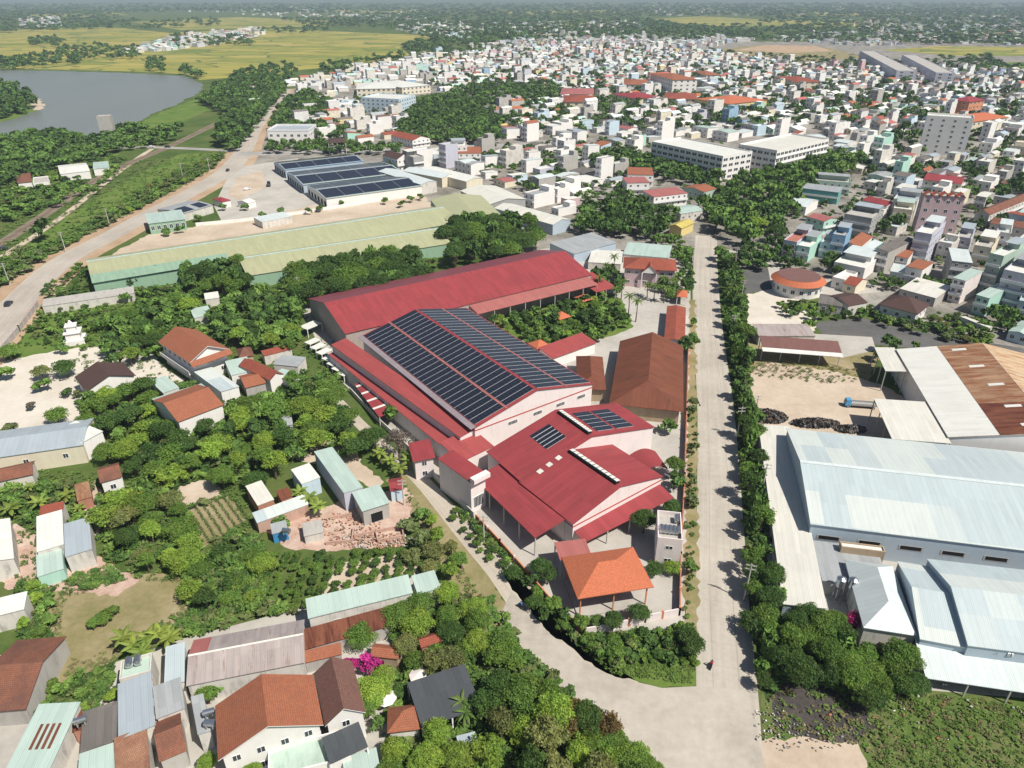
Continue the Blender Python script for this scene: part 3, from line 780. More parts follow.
def plant_all(max_trees=300, max_shrubs=200, max_palms=80):
    vis = []
    for t in TREES:
        x, y, r, h, kind = t[:5]
        px, py, d = proj((x, y, h * .6))
        if d < 5 or not (-60 < px < 1084 and -40 < py < 860): continue
        vis.append((r * FPX / d, px, py, d, t))
    vis.sort(key=lambda a: -a[0])
    cnt = {'tree': 0, 'shrub': 0, 'palm_tree': 0, 'banana_plant': 0}; cap = {'tree': max_trees, 'shrub': max_shrubs, 'palm_tree': max_palms, 'banana_plant': 60}
    solid, rest = [], []
    for v in vis:
        k = v[4][4]; nm = 'shrub' if k == 'shrub' else 'palm_tree' if k == 'palm' else 'banana_plant' if k == 'banana' else 'tree'
        if cnt[nm] < cap[nm]: cnt[nm] += 1; solid.append((nm, v))
        else: rest.append(v)
    by = {}
    for nm, v in solid:
        t = v[4]; sz = '' if nm in ('palm_tree', 'banana_plant') else ('large ' if t[2] > 4.0 else 'small ' if t[2] < (2.6 if nm == 'tree' else 1.1) else 'mid-sized ')
        by.setdefault((nm, sz + ADJ[t[5]], t[6], t[7]), []).append(v)
    g = random.Random(5)
    for (nm, look, phrase, group), vs_ in by.items():
        vs_.sort(key=lambda v: v[1])
        word = {'tree': 'tree', 'shrub': 'shrub', 'palm_tree': 'palm', 'banana_plant': 'banana plant'}[nm]
        for i, (s, px, py, d, t) in enumerate(vs_):
            x, y, r, h, kind, col = t[:6]
            lab = f'{look} {word} {phrase}' + (f', {ordinal(i)} from left' if len(vs_) > 1 else '')
            if len(lab.replace(',', '').split()) > 16: lab = lab.replace('mid-sized ', '').replace('the ', '')
            o = root(nm, lab, word, (x, y, 0), g.random() * 6.28, group)
            if nm in ('palm_tree', 'banana_plant'):
                cm, tm = palm_meshes(g.randrange(3) + (10 if nm == 'banana_plant' else 0), *( (16, 1.0, 1.0, .11) if nm == 'palm_tree' else (11, 1.0, .75, .2)), mat='leaf_palm' if nm == 'palm_tree' else 'leaf_banana')
                c = link('crown' if nm == 'palm_tree' else 'leaves', cm, o, (0, 0, h - r * .35)); c.scale = (r, r, r)
                k = link('trunk' if nm == 'palm_tree' else 'stem', tm, o); k.scale = (4.5, 4.5, h - r * .35)
            else:
                big = {'round': 'big' if s > 15 else 'round'}.get(kind, kind)
                hz = h * (.40 if nm == 'tree' else .5); hz = max(hz, r * .72); h = max(h, hz * 1.9)
                c = link('crown', crown_mesh(big, col, g.randrange(4)), o, (0, 0, h - hz * .95)); c.scale = (r, r, hz * 1.08)
                k = link('trunk' if nm == 'tree' else 'stem', trunk_mesh(g.randrange(3)), o); k.scale = (r * .9, r * .9, h)
    return rest

def bake_clumps(name, items, proto_n=70, kind='stuff', mat='woods_leaf', seed=3):
    """many far-off crowns in ONE mesh: items are (x, y, r, h, (r, g, b))"""
    if not items: return
    g = np.random.default_rng(seed)
    protos = [leaf_arrays(900 + i, proto_n, 9, .30, .1, .95).reshape(-1, 4, 3) for i in range(6)]
    V = np.empty((len(items), proto_n, 4, 3), dtype=np.float32); Cc = np.empty((len(items), proto_n, 4, 4), dtype=np.float32)
    for i, (x, y, r, h, col) in enumerate(items):
        q = protos[i % 6]; a = g.random() * 6.28; ca, sa = math.cos(a), math.sin(a)
        X = q[..., 0] * ca - q[..., 1] * sa; Y = q[..., 0] * sa + q[..., 1] * ca
        V[i, ..., 0] = x + X * r; V[i, ..., 1] = y + Y * r; V[i, ..., 2] = np.maximum(h * .55 + q[..., 2] * h * .55, .05)
        k = g.uniform(.8, 1.2, (proto_n, 1, 1))
        Cc[i] = np.concatenate([np.array(col, dtype=np.float32)[None, None, :] * k * np.ones((1, 4, 1)), np.ones((proto_n, 4, 1))], 2)
    nq = len(items) * proto_n
    me = raw_mesh(name, V.reshape(-1, 3), nq, [mat])
    at = me.color_attributes.new('Col', 'FLOAT_COLOR', 'POINT'); at.data.foreach_set('color', Cc.reshape(-1))
    o = link(name, me); o['kind'] = kind
    return o
# ------------------------------------------------------------------ the setting
gb = MB(); gb.face(((-16000, -400, 0), (16000, -400, 0), (16000, 15500, 0), (-16000, 15500, 0)))
tag(gb.build('ground', 'ground'), kind='structure')
# low hills on the horizon
hm = MB(); rr = random.Random(4); prev = None
for i in range(61):
    x = -13500 + i * 450; h = 55 + 45 * math.sin(i * .37) + 30 * math.sin(i * .9 + 1) + rr.uniform(0, 18)
    row = [(x, 11500, -1), (x, 12300, h * .55), (x, 13200, h), (x, 14400, -1)]
    if prev:
        for k in range(3): hm.face((prev[k], row[k], row[k + 1], prev[k + 1]))
    prev = row
tag(hm.build('hills', 'grass_dark'), kind='structure')

sheet('town_ground', [(228, 168), (300, 82), (420, 60), (560, 40), (1110, 44), (1180, 350), (1000, 352), (960, 345), (720, 245), (640, 300), (430, 215), (250, 190)], 'town_ground', .006)
sheet('river', [(-330, 64), (0, 70), (60, 71), (130, 73), (185, 76), (203, 84), (200, 92), (180, 103), (150, 115), (125, 130), (70, 137), (30, 139), (0, 143), (-330, 160)], 'water', .010)
sheet('river_bank', [(-330, 84), (0, 83), (15, 86), (30, 97), (43, 103), (40, 109), (20, 117), (0, 122), (-330, 128)], 'grass_green', .02)
sheet('sand_bar', [(28, 97), (38, 98), (45, 104), (41, 110), (33, 110)], 'pale_dirt', .026)
sheet('rice_field', [(-350, 30), (0, 30), (110, 27), (170, 33), (260, 28), (440, 36), (400, 47), (410, 55), (375, 61), (340, 66), (300, 70), (270, 76), (225, 78), (200, 80), (186, 74), (130, 71.5), (60, 69.5), (0, 68.5), (-350, 62)], 'rice', .012)
sheet('rice_field', [(130, 22), (240, 17), (340, 21), (330, 26), (180, 30)], 'rice', .013)
sheet('rice_field', [(640, 20), (700, 16), (770, 20), (900, 22), (900, 27), (720, 26)], 'rice', .013)
sheet('rice_field', [(880, 50), (940, 46), (1100, 48), (1100, 56), (960, 56)], 'rice', .013)
for i_, pl_ in enumerate(([(480, 12), (620, 10), (650, 13), (520, 15)], [(760, 13), (900, 11), (930, 14), (800, 16)], [(330, 10), (420, 9), (430, 12), (340, 13)], [(900, 36), (1010, 33), (1060, 36), (930, 39)], [(20, 15), (110, 12), (130, 15), (40, 18)], [(560, 24), (620, 22), (640, 25), (580, 27)])): sheet('rice_field', pl_, 'rice', .02 + .002 * i_)
sheet('meadow', [(980, 64), (1100, 58), (1100, 72), (985, 71)], 'grass_green', .014)
sheet('building_site', [(690, 57), (720, 49), (760, 45), (830, 48), (866, 58), (800, 62), (700, 62)], 'dry_grass', .014)
sheet('river_meadow', [(126, 131), (150, 117), (182, 104), (202, 97), (228, 99), (215, 108), (190, 118), (160, 134)], 'grass_green', .014)
sheet('meadow', [(-80, 215), (30, 195), (90, 170), (125, 152), (60, 165), (-80, 190)], 'grass_green', .014)
sheet('scrubland', [(60, 245), (110, 215), (190, 185), (235, 162), (228, 152), (180, 154), (130, 178), (70, 215), (0, 262)], 'grass_green', .014)

W2 = lambda L: [tuple(P(x, y)[:2]) for x, y in L]
HWY = W2([(-60, 392), (-10, 335), (20, 300), (62, 262), (110, 236), (152, 213), (190, 193), (226, 172), (243, 152), (256, 128), (273, 106), (288, 89)])
ribbon('road_shoulder', HWY, [22, 22, 24, 24, 24, 24, 24, 26, 24, 20, 18, 16], 'shoulder_dirt', .022)
ribbon('highway', HWY, [13, 13, 12, 12, 12, 12, 12, 14, 13, 11, 10, 9], 'highway', .030)
RAIL = W2([(-60, 280), (0, 244), (50, 211), (92, 182), (130, 163), (168, 147), (215, 124), (262, 99)])
ribbon('railway_bed', RAIL, 6.5, 'ballast', .018)
RX = W2([(100, 148), (160, 147.5), (236, 151)]); ribbon('crossing_road', RX, 7, 'asphalt_dusty', .034)
ribbon('dirt_track', W2([(0, 258), (55, 222), (96, 190), (135, 160), (152, 149)]), 3.5, 'pale_dirt', .016)
MR = W2([(238, 154), (300, 153), (400, 150.5), (470, 147), (560, 143)]); ribbon('market_road', MR, 13, 'asphalt_dusty', .034)
sheet('market_yard', [(214, 206), (232, 168), (298, 158), (300, 163), (322, 203), (300, 208), (262, 218), (222, 222)], 'yard_concrete', .024)
sheet('bare_hillside', [(735, 50), (765, 45), (815, 46), (834, 51), (790, 53)], 'shoulder_dirt', .018)
sheet('dirt_patch', [(236, 178), (262, 170), (266, 186), (240, 200), (228, 196)], 'pale_dirt', .027)
sheet('green_works_yard', [(118, 250), (150, 234), (222, 222), (310, 205), (420, 192), (436, 210), (300, 236), (100, 268)], 'pale_dirt', .020)
ROAD = W2([(731, 850), (729, 760), (727, 690), (722, 600), (720.5, 540), (718, 460), (715, 400), (708, 330), (705.5, 280), (706, 244), (706, 236)])
ribbon('road', ROAD, 9.8, 'road_concrete', .040)
LANE = W2([(330, 392), (352, 416), (385, 448), (418, 477), (446, 509), (471, 539), (501, 570), (535, 612), (585, 668), (650, 715)])
ribbon('lane', LANE, [2.6, 3, 3.4, 3.8, 4.2, 4.6, 6, 7.4, 8, 8], 'lane_concrete', .030)
sheet('road_junction', [(512, 591), (549, 633), (584, 661), (612, 676), (662, 688), (701, 686), (745, 690), (790, 860), (680, 860), (656, 772), (640, 752), (606, 722), (566, 692), (537, 667), (520, 645), (500, 615)], 'junction_concrete', .046)
sheet('road_verge', [(683, 640), (686, 480), (688, 400), (690, 300), (696, 300), (696, 400), (698, 540), (699, 640)], 'dry_grass', .052)
sheet('garden_lawn', [(0, 352), (20, 328), (40, 308), (135, 296), (138, 322), (110, 345), (60, 350), (20, 358)], 'grass_green', .016)
sheet('village_ground', [(-60, 640), (20, 660), (60, 725), (90, 708), (116, 662), (185, 638), (300, 608), (420, 572), (448, 588), (400, 630), (392, 690), (420, 735), (370, 800), (200, 840), (-60, 840)], 'yard_concrete', .015)
sheet('dirt_yard', [(10, 520), (36, 535), (38, 580), (96, 556), (140, 580), (118, 596), (40, 590), (8, 590), (-20, 560)], 'rubble', .015)
sheet('dirt_path', [(84, 505), (95, 480), (104, 500), (100, 540), (88, 530)], 'pale_dirt', .014)
sheet('lane_shoulder', [(405, 468), (440, 500), (470, 545), (495, 585), (520, 625), (490, 630), (452, 600), (440, 560), (410, 510), (385, 480)], 'dry_grass', .012)
for nm, m, z, pl in (
    ('works_yard', 'yard_concrete', .016, [(298, 305), (560, 245), (630, 250), (690, 262), (692, 400), (684, 640), (640, 632), (575, 632), (520, 580), (440, 480), (400, 440), (335, 375)]),
    ('garden', 'grass_green', .024, [(476, 316), (592, 283), (622, 300), (634, 326), (612, 336), (560, 350), (540, 350)]),
    ('sand_yard', 'sand_yard', .014, [(-60, 375), (0, 362), (50, 350), (98, 338), (112, 345), (108, 362), (96, 385), (102, 415), (62, 432), (-60, 440)]),
    ('mansion_yard', 'sand_yard', .013, [(98, 338), (150, 352), (170, 372), (185, 380), (150, 390), (110, 362)]),
    ('dry_field', 'dry_grass', .012, [(50, 592), (84, 584), (128, 572), (182, 576), (190, 612), (176, 640), (128, 650), (100, 668), (62, 694), (50, 664)]),
    ('rubble_ground', 'rubble', .018, [(266, 532), (298, 514), (345, 500), (405, 486), (414, 496), (408, 520), (404, 545), (330, 551), (290, 549)]),
    ('dirt_patch', 'pale_dirt', .014, [(286, 455), (318, 440), (356, 440), (360, 462), (384, 482), (372, 490), (340, 468), (305, 462)]),
    ('dirt_patch', 'pale_dirt', .013, [(170, 486), (214, 478), (222, 496), (188, 512)]),
    ('orchard_soil', 'pale_dirt', .012, [(330, 566), (408, 552), (424, 575), (398, 592), (312, 612), (318, 590)]),
    ('vegetable_bed', 'dry_grass', .012, [(184, 512), (228, 496), (246, 520), (204, 548)]),
    ('black_soil_mound', 'black_soil', .014, [(772, 690), (800, 680), (860, 698), (876, 728), (850, 744), (800, 738), (772, 722)]),
    ('dirt_patch', 'pale_dirt', .020, [(758, 742), (800, 736), (858, 744), (868, 770), (872, 830), (764, 830)]),
    ('weedy_ground', 'weeds', .010, [(764, 676), (900, 676), (1130, 690), (1160, 860), (764, 860)]),
    ('verge', 'grass_green', .030, [(500, 566), (522, 580), (575, 632), (600, 640), (690, 640), (703, 640), (703, 687), (662, 688), (612, 675), (584, 660), (549, 632), (512, 590)]),
    ('truck_yard', 'pale_dirt', .016, [(748, 372), (766, 362), (838, 372), (880, 384), (905, 398), (905, 445), (750, 438)]),
    ('parking_yard', 'sand_yard', .016, [(742, 296), (772, 288), (800, 300), (818, 318), (812, 334), (744, 330)]),
    ('asphalt_road', 'asphalt', .020, [(812, 322), (862, 318), (925, 333), (1010, 346), (1130, 372), (1130, 392), (990, 352), (900, 347), (828, 340)]),
    ('yard_strip', 'yard_concrete', .024, [(800, 333), (872, 337), (876, 350), (842, 358), (800, 345)]),
    ('shed_grass', 'dry_grass', .012, [(748, 338), (850, 352), (880, 352), (868, 385), (838, 373), (766, 363), (748, 370)]),
    ('steelworks_yard', 'yard_concrete', .012, [(754, 430), (1200, 430), (1200, 712), (925, 690), (820, 625), (772, 606)]),
    ('side_alley', 'yard_concrete', .022, [(722, 248), (742, 252), (800, 276), (880, 286), (880, 292), (796, 300), (732, 262)]),
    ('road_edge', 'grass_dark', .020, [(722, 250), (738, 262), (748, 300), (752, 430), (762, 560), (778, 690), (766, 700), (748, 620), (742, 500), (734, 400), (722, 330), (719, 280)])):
    sheet(nm, pl, m, z)
sheet('asphalt_road', [(741, 257), (768, 268), (772, 289), (745, 294)], 'asphalt', .025)
# rails of the railway
rb = MB(); sm = smooth_line([Vector((a, b, 0)) for a, b in RAIL], 5)
for s in (-.5, .5):
    for i in range(len(sm) - 1):
        d = (sm[i + 1] - sm[i]).normalized(); n = Vector((-d.y, d.x, 0)) * s
        a, b = sm[i] + n, sm[i + 1] + n; w = Vector((-d.y, d.x, 0)) * .06
        q = [a - w, b - w, b + w, a + w]
        rb.slab([(p.x, p.y, .20) for p in q], .17)
tag(rb.build('railway_track', 'rail_iron'), 'single rusty railway track on a ballast bed through green scrub', 'railway track')
NOGO += [[tuple(P(x, y)[:2]) for x, y in pl] for pl in ([(188, 512), (228, 498), (246, 522), (206, 550)], [(176, 486), (214, 478), (222, 496), (190, 508)], [(62, 604), (90, 590), (130, 580), (176, 582), (180, 612), (120, 644), (80, 664), (62, 650)])]
NOGO += [[tuple(P(x, y)[:2]) for x, y in pl] for pl in (
    [(697, 300), (720, 300), (730, 380), (744, 540), (752, 700), (800, 860), (690, 860), (668, 768), (574, 692), (512, 591), (549, 633), (612, 676), (700, 686)],)]
def near_line(x, y, line, w):
    for i in range(len(line) - 1):
        ax, ay = line[i]; bx, by = line[i + 1]; dx, dy = bx - ax, by - ay; L2 = dx * dx + dy * dy
        t = max(0, min(1, ((x - ax) * dx + (y - ay) * dy) / L2))
        if (x - ax - t * dx) ** 2 + (y - ay - t * dy) ** 2 < w * w: return True
    return False
ROADS = [(HWY, 11), (RX, 5), (MR, 9), (ROAD, 6.5), (LANE, 3.2), (RAIL, 4)]
def on_road(x, y, extra=0.0): return any(near_line(x, y, L, w + extra) for L, w in ROADS)
# ------------------------------------------------------------------ the red-roofed works
G_RED = 'buildings of the red-roofed works'
hall = hs('solar_hall', 'white gabled hall whose whole red roof is covered by black solar panels', 'factory hall', (474.5, 428), (595, 384.4), (361, 336), 9, 'gy', 4.3, 'pink_white', 'red_metal', ov=.35, band=(7.9, 'red_trim'), group=G_RED)
for t in (-.40, .02, .42, .80): add_window(hall.r, 'f', hall.hl, hall.hd, t, 6.3, 3.2, 1.1, 'barred')
for sd in ('l', 'r'):
    solar(hall, sd, .015, .99, .035, .482, 26); solar(hall, sd, .015, .99, .522, .972, 26)
    on_roof(hall, sd, .0, 1.0, .487, .517, 'walkway', 'red_metal_faded', .05, .08)
on_roof(hall, 'l', 0, 1, -.055, .02, 'gutter', 'gutter_metal', .06, .1)
# long red hall behind, its lean-to
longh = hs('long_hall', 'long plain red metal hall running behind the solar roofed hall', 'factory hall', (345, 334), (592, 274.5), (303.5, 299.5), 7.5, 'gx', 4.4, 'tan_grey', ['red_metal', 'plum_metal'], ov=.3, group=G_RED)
hs('lean_to', 'faded pink lean-to roof along the front eave of the long red hall', 'lean-to', (478, 314), (598, 284.5), (481, 305), 5.9, 'sb', 1.0, 'pink_white', 'red_metal_faded', ov=.3, open_=True, group=G_RED)
hs('shed', 'small red shed roof at the far end corner of the long red hall', 'shed', (594, 291), (617, 287), (592, 275), 4.6, 'sb', 1.2, 'pink_white', 'red_metal_bright', ov=.3, open_=True, group=G_RED)
# the two side corridors on the left
hs('corridor', 'upper red roofed corridor hugging the side of the solar hall', 'corridor', (461, 438), (477, 430), (346, 340), 7.4, 'sr', .7, 'pink_white', 'red_metal_bright', ov=.2, group=G_RED)
hs('corridor', 'outer red roofed corridor across a dark gap from the solar hall', 'corridor', (444, 448), (455, 442), (339, 351), 4.6, 'sr', .5, 'pink_white', 'red_metal_bright', ov=.2, group=G_RED)
cp = hs('carport', 'low red carport with white translucent strips beside the outer corridor', 'carport', (379, 417), (401, 410), (354, 384), 3.0, 'sr', .6, 'pink_white', 'red_metal', ov=.2, open_=True, group=G_RED)
for i in range(4):
    q = [(-cp.L / 2, -cp.D / 2 + cp.D * (i + .9) / 4.4), (cp.L / 2, -cp.D / 2 + cp.D * (i + .9) / 4.4), (cp.L / 2, -cp.D / 2 + cp.D * (i + 1.1) / 4.4), (-cp.L / 2, -cp.D / 2 + cp.D * (i + 1.1) / 4.4)]
    mb = MB(); mb.slab([(x, y, 3.07 + .6 * (x / cp.L + .5)) for x, y in q], .04); mb.build('skylight', 'white_metal', cp.r)
hs('gatehouse', 'small white gatehouse with a red flat roof beside the lane wall', 'gatehouse', (413, 462), (434.5, 455), (408, 443), 5.5, 'sr', .3, 'pink_white', 'red_metal', ov=.5, floors=2, step=2.6, group=G_RED)
# tall box building and carport hall
tower = hs('box_building', 'tall narrow pinkish white block with red roof and blank side wall above the lane', 'workshop', (470.5, 482.5), (489, 476.5), (437.5, 458.5), 8.6, 'sr', .5, 'pink_white', 'red_metal', ov=.15, group=G_RED)
add_window(tower.r, 'f', tower.hl, tower.hd, 0, 2.6, 3.2, 3.2, 'barred')
sh = MB(); sh.box(-tower.hl - .1, tower.hl + .3, -tower.hd - 1.4, -tower.hd + .1, 8.6, 9.7); sh.build('parapet', 'pink_white', tower.r)
hs('canopy_roof', 'wide red lean-to roof open to the lane below the tall white block', 'canopy', (535, 538), (565, 521), (474, 478), 5.0, 'sr', 1.5, 'pink_white', 'red_metal', ov=.3, open_=True, group=G_RED)
hs('link_roof', 'low red sloping roof joining the corridors to the red sawtooth halls', 'lean-to', (461, 462), (494, 446), (452, 441), 5.4, 'sb', 1.2, 'pink_white', 'red_metal_bright', ov=.1, group=G_RED)
hb = hs('gable_hall', 'front white gabled red hall of the pair with a black ridge vent, nearest the pavilion', 'factory hall', (573, 524.5), (663.5, 476.5), (523, 480), 6.6, 'gy', 3.4, 'pink_white', 'red_metal', ov=.3, band=(5.6, 'red_trim'), group=G_RED)
ha = hs('gable_hall', 'rear white gabled red hall of the pair carrying three solar arrays beside the solar hall', 'factory hall', (521, 482), (655, 427), (484, 452), 6.8, 'gy', 4.6, 'pink_white', 'red_metal', ov=.3, group=G_RED)
for H in (hb, ha):   # ridge ventilators: a low dark box with pale cowls
    v = link('ridge_vent', None, H.r); n = 12
    y0, y1 = (-H.D / 2 + 1.2, H.D / 2 - 1.5)
    mb = MB(); mb.box(-.55, .55, y0, y1, H.rz - .25, H.rz + .45); mb.build('vent_box', 'dark_open', v)
    for i in range(n):
        a = y0 + (y1 - y0) * i / n; mb = MB(); w = (y1 - y0) / n * .78
        mb.slab(((-.35, a, H.rz + .75), (.75, a, H.rz + .55), (.75, a + w, H.rz + .55), (-.35, a + w, H.rz + .75)), .08); mb.build('cowl', 'white_metal', v)
solar(ha, 'r', .12, .80, .28, .56, 5, .06); solar(ha, 'r', .12, .80, .60, .86, 5, .06)
solar(ha, 'l', .30, .78, .50, .78, 5, .14)
for i in range(3): on_roof(hb, 'l', .90, .97, .33 + .2 * i, .42 + .2 * i, 'skylight', 'cream_metal')
hs('front_canopy', 'sloping red canopy across the front gable wall beside the orange pavilion', 'canopy', (584, 542.5), (674, 497.5), (572.5, 527), 3.7, 'sb', 1.0, 'pink_white', 'red_metal', ov=.2, open_=True, group=G_RED)
rc = P(651, 455)
mb = MB(); n = 10
c0, a0, L0, D0, _ = fit((642, 470), (664, 460), (630, 452), 3.2)
for i in range(n):
    x0, x1 = -L0 / 2 + L0 * i / n, -L0 / 2 + L0 * (i + 1) / n
    z = lambda x: 2.4 + 1.3 * math.cos(x / L0 * math.pi)
    mb.slab(((x0, -D0 / 2, z(x0)), (x1, -D0 / 2, z(x1)), (x1, D0 / 2, z(x1)), (x0, D0 / 2, z(x0))), .1)
cv = root('vaulted_shelter', 'small red barrel roofed shelter in the yard beside the front gabled hall', 'shelter', (c0[0], c0[1], 0), a0, G_RED)
mb.build('roof', 'red_metal', cv)
for x in (-1, 1):
    for y in (-1, 1):
        pb = MB(); pb.box(x * L0 / 2 * .94 - .1, x * L0 / 2 * .94 + .1, y * D0 / 2 * .9 - .1, y * D0 / 2 * .9 + .1, 0, 2.4); pb.build('post', 'pink_white', cv)
FOOT.append((c0, a0, L0 / 2, D0 / 2))
# orange pavilion
pv = hs('pavilion', 'open pavilion with a bright orange hipped tile roof on orange pillars', 'pavilion', (577.6, 599), (654, 587), (562, 557), 5.4, 'hx', 2.7, 'white_wall', 'orange_tile', ov=.9, open_=True, posts='orange_wall', group=G_RED)
pb = MB(); pb.box(-pv.hl - .4, pv.hl + .4, -pv.hd - .4, pv.hd + .4, 0, .35); pb.build('floor', 'yard_concrete', pv.r)
pb = MB(); pb.box(-pv.hl * .9, pv.hl * .9, pv.hd - .3, pv.hd, .36, 5.1); pb.build('back_wall', 'white_wall', pv.r)
for s in (-.55, 0, .55):
    t = MB(); t.box(s * pv.hl - 1.1, s * pv.hl + 1.1, -.6, .6, 1.0, 1.08); t.box(s * pv.hl - .9, s * pv.hl + .9, -.1, .1, .36, .998); t.build('bench_table', 'white_trim', pv.r)
# the pavilion's connecting roof
hs('link_roof', 'dull red lean-to joining the orange pavilion to the front canopy', 'lean-to', (560, 560), (592, 556), (556, 542), 5.2, 'flat', 0, 'white_wall', 'red_metal_faded', ov=.2, open_=True, foot=False, group=G_RED)
# small pink white tank house
th = hs('tank_house', 'little pink white two storey tank house with a row of steel tanks on top', 'tank house', (657, 541), (682.7, 543), (656.5, 513), 6.4, 'flat', 0, 'pink_white', 'concrete', ov=.1, parapet=.9, floors=2, step=2.4, ww=1.5, wh=.9, group=G_RED)
for k in range(5): add_tank(th.r, (-th.hl + .75 + k * (2 * th.hl - 1.5) / 4, -th.hd * .35, 6.4))
add_tank(th.r, (th.hl - .9, th.hd * .5, 6.4))
# brown roofed halls and the buildings along the road
hs('brown_hall', 'large hall with a rust brown hipped roof beside the concrete road', 'hall', (609, 404), (683.5, 413), (620, 341), 4.6, 'hgy', 4.0, 'tan_wall', 'rust_brown', ov=1.0, group=G_RED)
hs('small_brown_hall', 'small rust brown hip roofed building between the solar hall and large brown hall', 'building', (577, 389), (606, 389), (576, 356), 4.2, 'hy', 2.2, 'tan_wall', 'rust_brown', ov=.8, group=G_RED)
hs('red_shed', 'narrow bright red shed on the garden edge beside the solar hall', 'shed', (553, 358.5), (597, 342.5), (541.5, 349), 3.6, 'sb', .9, 'white_wall', 'red_metal_bright', ov=.4, group=G_RED)
hs('gate_shed', 'long low shed with weathered red roof just inside the road gate', 'shed', (664, 340), (685, 341), (667, 306), 3.4, 'gy', .7, 'white_wall', 'terracotta_red', ov=.3, group=G_RED)
hs('gatehouse', 'tiny gatehouse with an orange pyramid roof and white posts by the road', 'gatehouse', (676.5, 296.5), (687.5, 297), (677, 290), 3.4, 'pyr', 1.5, 'white_wall', 'orange_tile', ov=.3, open_=True, posts='white_wall', group=G_RED)
of = hs('office', 'two storey pink office with red hipped tile roof and central white gable', 'office', (623, 268), (677, 271), (625, 257), 7.6, 'hx', 2.4, 'pink_wall', 'terracotta_red', ov=.7, floors=2, step=2.8, ww=1.5, door='yes', group=G_RED)
pb = MB(); w = 3.0
pb.face(((-w, -of.hd - 1.1, 6.2), (w, -of.hd - 1.1, 6.2), (0, -of.hd - 1.1, 9.2)), 0)
pb.slab(((-w - .3, -of.hd - 1.4, 6.3), (0, -of.hd - 1.4, 9.4), (0, of.hd * .2, 9.4), (-w - .3, of.hd * .2, 6.3)), .15, 1); pb.slab(((0, -of.hd - 1.4, 9.4), (w + .3, -of.hd - 1.4, 6.3), (w + .3, of.hd * .2, 6.3), (0, of.hd * .2, 9.4)), .15, 1)
for s in (-1, 1): pb.box(s * 2.7 - .2, s * 2.7 + .2, -of.hd - 1.3, -of.hd - .9, 0, 6.2, 0)
pb.build('portico', ['white_wall', 'terracotta_red'], of.r)
for i, (px, py) in enumerate(((584, 297), (561, 314.5), (539, 343))):
    p = P(px, py, 3)
    house('kiosk', f'small orange roofed garden kiosk, {("farthest", "middle", "nearest")[i]} of the three among the garden trees', 'kiosk', (p.x, p.y), .6, 5.2, 5.2, 2.6, 'pyr', 1.6, 'white_wall', 'orange_tile', open_=True, group='garden kiosks', foot=False)
# boundary walls
def wall_line(name, label, cat, pts, h, mat, th=.22, post=None, postm='red_trim', cap=None, group=None, gap=3.5):
    c = Vector(pts[0]); r = root(name, label, cat, (c.x, c.y, 0), 0, group); mb = MB(); pcs = []
    for a, b in zip(pts, pts[1:]):
        a, b = Vector((a[0] - c.x, a[1] - c.y, 0)), Vector((b[0] - c.x, b[1] - c.y, 0)); d = (b - a).normalized(); n = Vector((-d.y, d.x, 0)) * th / 2
        q = [a - n, b - n, b + n, a + n]; mb.slab([(p.x, p.y, h) for p in q], h)
        if post:
            k = max(1, int((b - a).length / gap))
            for i in range(k + 1): pcs.append(a + (b - a) * i / k)
    mb.build('wall_panel', mat, r)
    for p in pcs[:90]:
        pb = MB(); pb.box(p.x - .18, p.x + .18, p.y - .18, p.y + .18, 0, h + .25); pb.build('post', postm, r)
    return r
PW = lambda L: [tuple(P(x, y)[:2]) for x, y in L]
wall_line('boundary_wall', 'pale pink boundary wall with orange posts in front of the orange pavilion', 'wall', PW([(584, 635), (612, 630), (645, 622), (679, 615)]), 1.7, 'pink_white', post=1, postm='orange_wall', gap=3)
wall_line('boundary_wall', 'long brick red boundary wall between the works and the concrete road', 'wall', PW([(679, 615), (680, 560), (684, 480), (686, 415), (688, 345)]), 1.9, 'brick_wall', post=1, postm='orange_wall', gap=4)
wall_line('boundary_wall', 'orange and white boundary wall along the curved lane', 'wall', PW([(476, 520), (500, 546), (530, 580), (552, 606), (584, 635)]), 1.6, 'orange_wall', post=1, postm='pink_white', gap=4)
wall_line('boundary_wall', 'dusty pale wall along the lane below the outer corridor', 'wall', PW([(350, 392), (380, 424), (410, 452), (436, 480), (474, 518)]), 1.6, 'stained_white')
# ------------------------------------------------------------------ the steelworks on the right
G_ST = 'pale metal roofed works'
st = hs('steel_shed', 'huge pale blue steel shed with patchy white roof sheets', 'factory shed', (810.5, 524), (1260, 579.5), (789, 428.5), 7.0, 'gx', 3.0, 'steel_wall', 'steel_blue', ov=.25, floors=1, wsides='f', step=7.5, ww=4.5, wh=1.1, win='opening', wz=.55, group=G_ST)
on_roof(st, 'f', 0, 1, .955, 1.0, 'ridge_cap', 'steel_pale', .05, .06)
hs('side_shed', 'cream flat metal roofed side shed along the hedge beside the huge steel shed', 'shed', (784, 612), (826.5, 611), (789, 428), 4.0, 'sr', .6, 'steel_wall', 'cream_metal', ov=.2, foot=True, group=G_ST)
ORI = fit((810.5, 524), (1024, 550), (789, 428.5), 8.5)[1]
hs('flat_store', 'low flat grey roofed store between the huge steel shed and hip roofed one', 'store', (822, 581), (892, 590), (814, 541), 3.6, 'flat', 0, 'concrete', 'grey_metal', ov=.2, group=G_ST)
hs('tan_block', 'small tan walled block with white flat roof beside the huge steel shed', 'store', (841, 548), (886, 553.5), (842, 542), 5.0, 'flat', 0, 'tan_wall', 'white_metal', ov=.1, parapet=.3, group=G_ST)
hs('hip_shed', 'pale white shed with hipped metal roof beside two steel water tanks', 'shed', (861, 618.5), (918, 636), (893, 566), 5.0, 'hy', 2.8, 'stained_white', 'steel_pale', ov=.3, group=G_ST)
